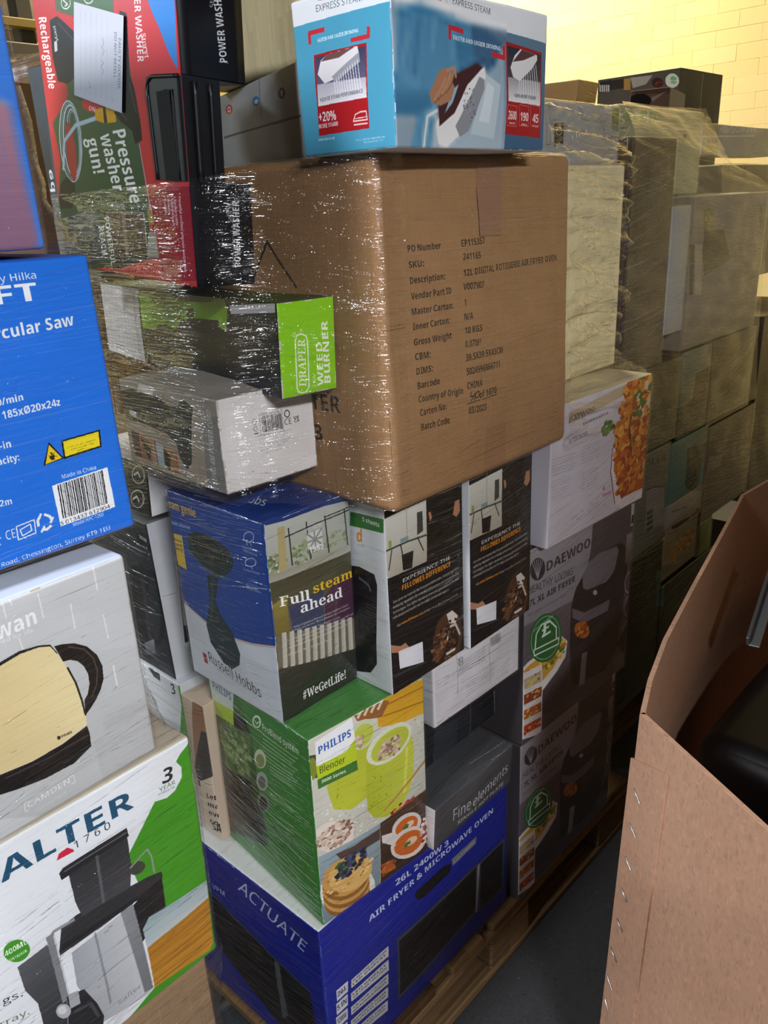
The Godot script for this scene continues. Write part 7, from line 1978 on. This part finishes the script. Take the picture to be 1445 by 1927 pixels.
# ------------------------------------------------------------------ film that spans from box to box
func v(x: float, y: float, z: float) -> Vector3:
	return Vector3(x, y, z)

func film_sheets() -> void:
	film_sheet("glossy film stretched across the pressure washer, weed burner and large brown carton", [
		[v(-0.172, 1.535, -0.42), v(-0.166, 1.538, -0.137), v(-0.098, 1.548, -0.082), v(-0.008, 1.558, 0.010), v(0.03, 1.556, 0.0125)],
		[v(-0.172, 1.44, -0.42), v(-0.166, 1.44, -0.135), v(-0.099, 1.44, -0.081), v(-0.009, 1.44, 0.0115), v(0.03, 1.44, 0.0135)],
		[v(-0.171, 1.33, -0.42), v(-0.166, 1.33, -0.134), v(-0.099, 1.33, -0.081), v(-0.009, 1.33, 0.0115), v(0.03, 1.33, 0.0135)],
		[v(-0.170, 1.24, -0.42), v(-0.165, 1.24, -0.130), v(-0.105, 1.24, -0.088), v(-0.009, 1.24, 0.0110), v(0.03, 1.24, 0.0130)],
		[v(-0.168, 1.17, -0.42), v(-0.163, 1.17, -0.128), v(-0.108, 1.16, -0.092), v(-0.008, 1.14, 0.0100), v(0.03, 1.14, 0.0120)]], "film_light", 10, 12, 0.009, 1.0, "", "shine_strong")
	film_sheet("crumpled cream hazy film between the large brown carton and the curry carton", [
		[v(0.55, 1.652, -0.132), v(0.70, 1.652, -0.134), v(0.842, 1.651, -0.138)],
		[v(0.46, 1.585, -0.06), v(0.65, 1.59, -0.10), v(0.79, 1.595, -0.11)],
		[v(0.43, 1.545, -0.01), v(0.60, 1.545, -0.045), v(0.702, 1.542, -0.052)],
		[v(0.428, 1.45, 0.004), v(0.58, 1.45, -0.042), v(0.706, 1.45, -0.052)],
		[v(0.428, 1.34, 0.004), v(0.58, 1.34, -0.042), v(0.704, 1.34, -0.053)],
		[v(0.428, 1.26, 0.004), v(0.58, 1.26, -0.040), v(0.700, 1.255, -0.055)],
		[v(0.428, 1.215, 0.004), v(0.58, 1.215, -0.030), v(0.712, 1.212, -0.045)],
		[v(0.428, 1.19, 0.004), v(0.58, 1.19, -0.012), v(0.748, 1.186, -0.022)],
		[v(0.428, 1.11, 0.004), v(0.58, 1.11, -0.004), v(0.742, 1.11, -0.018)]], "film_heavy", 14, 26, 0.03, 2.0, "", "shine_strong")
	film_sheet("clear film tented from the kettle box down to the juicer box corner", [
		[v(-0.44, 1.06, 0.006), v(-0.373, 1.06, 0.005), v(-0.371, 1.06, -0.10)],
		[v(-0.44, 1.015, 0.008), v(-0.362, 1.012, 0.006), v(-0.362, 1.012, -0.11)],
		[v(-0.44, 0.992, 0.010), v(-0.337, 0.989, 0.006), v(-0.338, 0.989, -0.12)]], "film_veil", 6, 8, 0.004, 3.0)
	film_sheet("clear film tented from the violet box down to the blue saw box corner", [
		[v(-0.45, 1.60, 0.006), v(-0.392, 1.60, 0.004), v(-0.390, 1.60, -0.10)],
		[v(-0.45, 1.52, 0.007), v(-0.386, 1.52, 0.003), v(-0.385, 1.52, -0.10)],
		[v(-0.45, 1.495, 0.007), v(-0.374, 1.492, 0.002), v(-0.373, 1.492, -0.10)],
		[v(-0.45, 1.482, 0.004), v(-0.356, 1.479, 0.000), v(-0.356, 1.479, -0.10)]], "film", 6, 8, 0.006, 4.0)
	film_sheet("loose film hanging below the juicer box", [
		[v(-0.60, 0.69, 0.012), v(-0.339, 0.688, 0.007), v(-0.338, 0.69, -0.10)],
		[v(-0.60, 0.64, 0.012), v(-0.352, 0.64, 0.006), v(-0.35, 0.64, -0.10)],
		[v(-0.60, 0.55, 0.010), v(-0.356, 0.55, 0.005), v(-0.355, 0.55, -0.10)],
		[v(-0.60, 0.30, 0.010), v(-0.356, 0.30, 0.005), v(-0.355, 0.30, -0.10)]], "film_heavy", 6, 8, 0.008, 5.0)
	film_sheet("sloping hazy film over the grey picture carton on the far pallet", [
		[v(1.13, 1.692, -0.296), v(1.36, 1.69, -0.296), v(1.592, 1.697, -0.298)],
		[v(1.0, 1.618, -0.196), v(1.3, 1.61, -0.205), v(1.64, 1.57, -0.24)],
		[v(0.988, 1.55, -0.190), v(1.34, 1.50, -0.190), v(1.83, 1.492, -0.188)],
		[v(0.988, 1.33, -0.190), v(1.35, 1.30, -0.190), v(1.842, 1.31, -0.188)],
		[v(0.99, 1.12, -0.190), v(1.36, 1.11, -0.190), v(1.85, 1.13, -0.188)],
		[v(0.99, 0.90, -0.190), v(1.36, 0.89, -0.190), v(1.90, 0.88, -0.188)]], "film_veil", 8, 14, 0.012, 6.0)

# ------------------------------------------------------------------ the open octagonal carton
func wall_sheet(top: Array, base: Array, thick: float, rows := 6, belly := 0.0) -> ArrayMesh:
	var st := SurfaceTool.new()
	st.begin(Mesh.PRIMITIVE_TRIANGLES)
	var n := top.size()
	var outer := []
	var inner := []
	for j in rows + 1:
		var f := float(j) / rows
		var r0 := []
		var r1 := []
		for i in n:
			var a: Vector3 = top[mini(i + 1, n - 1)] - top[maxi(i - 1, 0)]
			var nn := Vector3(a.z, 0, -a.x).normalized()
			var p: Vector3 = top[i].lerp(base[i], f)
			p += nn * belly * sin(PI * f) * sin(PI * i / (n - 1.0))
			r0.append(p)
			r1.append(p - nn * thick)
		outer.append(r0)
		inner.append(r1)
	st.set_smooth_group(1)
	for j in rows:
		for i in n - 1:
			quad(st, outer[j][i], outer[j][i + 1], outer[j + 1][i + 1], outer[j + 1][i])
	st.set_smooth_group(2)
	for j in rows:
		for i in n - 1:
			quad(st, inner[j][i + 1], inner[j][i], inner[j + 1][i], inner[j + 1][i + 1])
	st.set_smooth_group(-1)
	for i in n - 1:
		quad(st, inner[0][i], inner[0][i + 1], outer[0][i + 1], outer[0][i])
		quad(st, outer[rows][i], outer[rows][i + 1], inner[rows][i + 1], inner[rows][i])
	for j in rows:
		quad(st, inner[j][0], outer[j][0], outer[j + 1][0], inner[j + 1][0])
		quad(st, outer[j][n - 1], inner[j][n - 1], inner[j + 1][n - 1], outer[j + 1][n - 1])
	st.generate_normals()
	return st.commit()

func quad(st: SurfaceTool, a: Vector3, b: Vector3, c: Vector3, d: Vector3) -> void:
	tris(st, a, b, c)
	tris(st, a, c, d)

func octabin() -> void:
	var c := Canvas.new(self, 900, 900, "#b08b72", 71)
	for i in 9000:
		var k := c.rng.randf_range(0.9, 1.1)
		c.im.fill_rect(Rect2i(c.rng.randi() % 900, c.rng.randi() % 900, 2 + c.rng.randi() % 5, 3 + c.rng.randi() % 16), Color(0.69 * k, 0.535 * k, 0.435 * (k * 0.9 + 0.1)))
	var m := c.mat(0.75)
	m.uv1_triplanar = true
	m.uv1_scale = Vector3(1.6, 1.6, 1.6)
	var o := thing("open_octagonal_carton", "open brown octagonal carton with a stapled seam, lower right", "carton", Transform3D())
	var H := 0.84
	var tops := [
		[v(-0.12, H, 0.813), v(-0.02, H, 0.637), v(0.073, H, 0.472), v(0.19, H, 0.265)],
		[v(0.19, H, 0.265), v(0.274, H, 0.236), v(0.396, H, 0.203), v(0.587, H, 0.164), v(0.789, H, 0.124), v(0.96, H, 0.09), v(1.118, H, 0.058)],
		[v(1.118, H, 0.058), v(1.268, H, 0.070), v(1.5, H, 0.10)],
		[v(1.5, H, 0.10), v(1.66, H, 0.3), v(1.72, H, 0.55)],
		[v(1.72, H, 0.55), v(1.6, H, 0.85), v(1.45, H, 1.1)],
		[v(1.45, H, 1.1), v(1.0, H, 1.22), v(0.5, H, 1.28)],
		[v(0.5, H, 1.28), v(0.15, H, 1.1), v(-0.12, H, 0.813)]]
	var shift := Vector3(0.022, 0, -0.036)
	for k in tops.size():
		var base := []
		for i in tops[k].size():
			var p: Vector3 = tops[k][i]
			var w: float = 1.0 if k == 0 else (1.0 - float(i) / (tops[k].size() - 1) if k == 1 else 0.0)
			if k == 0:
				w = float(i) / (tops[k].size() - 1)
			base.append(Vector3(p.x, 0.005, p.z) + shift * w)
		part("wall_panel", wall_sheet(tops[k], base, 0.007, 8, 0.012 if k == 1 else 0.004), m, o)
	# the glued and stapled overlap on the near corner
	var e := Vector3(-0.492, 0, 0.871)
	var out := Vector3(-0.871, 0, -0.492)
	var A := v(0.19, 0, 0.265)
	var top := []
	var base := []
	for k in 4:
		var s := lerpf(0.075, -0.004, k / 3.0)
		top.append(A + e * (s - 0.004) + out * 0.0035 + Vector3(0, 0.792 - 0.03 * k / 3.0, 0))
		base.append(A + e * (s - 0.044) + out * 0.0035 + Vector3(0, 0.01, 0))
	part("seam_strip", wall_sheet(top, base, 0.003, 8, 0.0), m, o)
	var steel := flat("#a8a8a6", 0.3, 0.9)
	for q in [[0.001, 0.721, 0.015, 0.707], [-0.003, 0.657, 0.012, 0.644], [-0.007, 0.592, 0.007, 0.579], [-0.01, 0.528, 0.004, 0.515], [-0.016, 0.462, -0.001, 0.45], [-0.027, 0.391, -0.01, 0.378], [-0.032, 0.326, -0.016, 0.311], [-0.032, 0.271, -0.018, 0.252]]:
		var p: Vector3 = A + e * (q[0] + 0.006) + out * 0.0052 + Vector3(0, q[1], 0)
		var r: Vector3 = A + e * (q[2] + 0.006) + out * 0.0052 + Vector3(0, q[3], 0)
		var st := SurfaceTool.new()
		st.begin(Mesh.PRIMITIVE_TRIANGLES)
		add_tube(st, [p - out * 0.003, p, r, r - out * 0.003], 0.0011, 6)
		st.generate_normals()
		part("staple", st.commit(), steel, o)
	var fl := part("folded_flap", wall_sheet([v(-0.11, 0.845, 0.79), v(-0.06, 0.845, 0.70), v(-0.01, 0.845, 0.615)], [v(-0.44, 0.935, 0.74), v(-0.35, 0.93, 0.65), v(-0.265, 0.925, 0.57)], 0.006, 4, 0.006), m, o, "pale flap folded outwards")
	fl.position = Vector3.ZERO
	# what lies inside
	var k := carton("black_appliance_housing", "large smooth black housing lying across the black pan in the open octagonal carton", "appliance", Transform3D(Basis(Vector3.UP, -0.02), v(0.93, 0.425, 0.58)), Vector3(0.78, 0.15, 0.72), Vector2.ZERO, flat("#08080a", 0.5), {"top": flat("#08080a", 0.5)}, [], "", 0.045, 0.012, 0.001)
	k.set_meta("kind", "thing")
	var bowl := thing("black_pan", "round black pan with a rolled rim inside the open octagonal carton", "pan", Transform3D(Basis(), v(0.765, 0.245, 0.41)))
	var prof := [Vector2(0.0, 0.0), Vector2(0.10, 0.0), Vector2(0.125, 0.012), Vector2(0.145, 0.16), Vector2(0.152, 0.168), Vector2(0.156, 0.162), Vector2(0.156, 0.155), Vector2(0.15, 0.15), Vector2(0.13, 0.01), Vector2(0.10, -0.006), Vector2(0.0, -0.006)]
	var st2 := SurfaceTool.new()
	st2.begin(Mesh.PRIMITIVE_TRIANGLES)
	st2.set_smooth_group(0)
	for i in prof.size() - 1:
		for j in 40:
			var a0 := j * TAU / 40
			var a1 := (j + 1) * TAU / 40
			var p := prof[i] as Vector2
			var q := prof[i + 1] as Vector2
			quad(st2, v(cos(a0) * p.x, p.y, sin(a0) * p.x), v(cos(a0) * q.x, q.y, sin(a0) * q.x), v(cos(a1) * q.x, q.y, sin(a1) * q.x), v(cos(a1) * p.x, p.y, sin(a1) * p.x))
	st2.generate_normals()
	part("bowl", st2.commit(), flat("#101013", 0.3), bowl)
	part("handle", tube([v(0.15, 0.15, 0.0), v(0.2, 0.16, 0.02), v(0.26, 0.165, 0.04)], 0.011, 10), flat("#0c0c0e", 0.4), bowl)
	var br := thing("steel_bracket", "grey steel bracket leaning at the right edge inside the open carton", "bracket", Transform3D(Basis(Vector3.UP, 0.15) * Basis(Vector3(0, 0, 1), 0.42), v(0.86, 0.72, 0.205)))
	part("bar", block(Vector3(0.22, 0.022, 0.006), 0.001), flat("#7d8083", 0.35, 0.7), br)
	part("flange", block(Vector3(0.22, 0.004, 0.022), 0.001), flat("#8d9093", 0.35, 0.7), br).position = Vector3(0, -0.011, 0.011)

func added_blocker_row() -> void:
	# unseen stack added to keep lamp light off the foot of the aisle
	pallet(Vector3(0.08, 0, 1.86), 1.2, 1.0, "wooden pallet under the unseen cartons added to block light")
	var kr := Canvas.new(self, 600, 600, "#453a2e", 97)
	kr.kraft(1800, 0.88, 1.1)
	var m := kr.mat(0.7)
	var where := ["bottom left", "bottom right", "middle left", "middle right", "top left", "top right"]
	for k in 6:
		carton("added_blocker_carton", "plain dark brown carton added unseen to block light, %s of its stack" % where[k], "carton", Transform3D(Basis(Vector3.UP, 0.01 * (k % 3)), v(-0.22 + 0.58 * (k % 2), 0.150 + 0.634 * (k / 2), 1.84)), Vector3(0.56, 0.622, 0.8), Vector2.ZERO, flat("#453a2e", 0.8), {"side": m, "back": m}, [], "dark cartons added to block light")

func far_background() -> void:
	var kr := Canvas.new(self, 500, 500, "#8a6c48", 81)
	kr.kraft(1200, 0.8, 1.15)
	carton("film_mound_carton", "brown carton under hazy film far behind the left stack", "carton", Transform3D(Basis(Vector3.UP, 0.3), v(0.42, 1.05, -1.45)), Vector3(0.5, 0.79, 0.5), Vector2(0.03, 0.0), flat("#7a6244", 0.8), {"side": kr.mat(0.7), "front": kr.mat(0.7)}, ["side", "front", "top"], "", 0.02, 0.02, 0.03, "film_heavy")
	carton("tan_carton", "dark tan carton between the violet box and the red pressure washer box", "carton", Transform3D(Basis(Vector3.UP, 0.1), v(0.12, 1.3, -0.95)), Vector3(0.3, 0.42, 0.3), Vector2.ZERO, flat("#5c4428", 0.8), {"side": flat("#644a2c", 0.75)}, [], "", 0.004, 0.003, 0.003)
	carton("pale_cream_carton", "pale cream carton standing on the grey icon box, left of the iron box", "carton", Transform3D(Basis(Vector3.UP, -0.02), v(0.22, 1.6695, -0.30)), Vector3(0.3, 0.5, 0.25), Vector2.ZERO, flat("#efddb2", 0.8), {"side": cream_mat(), "front": flat("#efddb2", 0.75)}, [], "", 0.012, 0.004, 0.003)
	var o := thing("pallet_racking", "grey and yellow pallet racking far behind the left stack", "racking", Transform3D(Basis(), v(1.1, 0.0, -3.05)))
	for x in [-0.28, 0.06, 0.34]:
		part("upright", block(Vector3(0.07, 3.2, 0.07), 0.005), flat("#55524c", 0.4, 0.5), o).position = Vector3(x, 1.6, 0)
	part("beam", block(Vector3(1.3, 0.035, 0.05), 0.004), flat("#8a7434", 0.5), o).position = Vector3(0.05, 2.262, 0.06)
	part("lower_beam", block(Vector3(1.3, 0.06, 0.05), 0.004), flat("#6b665c", 0.4, 0.6), o).position = Vector3(0.05, 2.16, 0.06)
	carton("racking_carton", "grey brown carton stored on the far racking", "carton", Transform3D(Basis(), v(1.05, 2.28, -3.42)), Vector3(0.7, 0.35, 0.4), Vector2.ZERO, flat("#8a7c6a", 0.8), {"front": flat("#8a7c6a", 0.8)}, [])

func cream_mat() -> StandardMaterial3D:
	var c := Canvas.new(self, 400, 500, "#f4e2b4", 91)
	for i in 500:
		var k := c.rng.randf_range(0.95, 1.04)
		c.im.fill_rect(Rect2i(c.rng.randi() % 400, c.rng.randi() % 500, 2 + c.rng.randi() % 20, 30 + c.rng.randi() % 140), Color(0.955 * k, 0.885 * k, 0.705 * k))
	return c.mat(0.75)
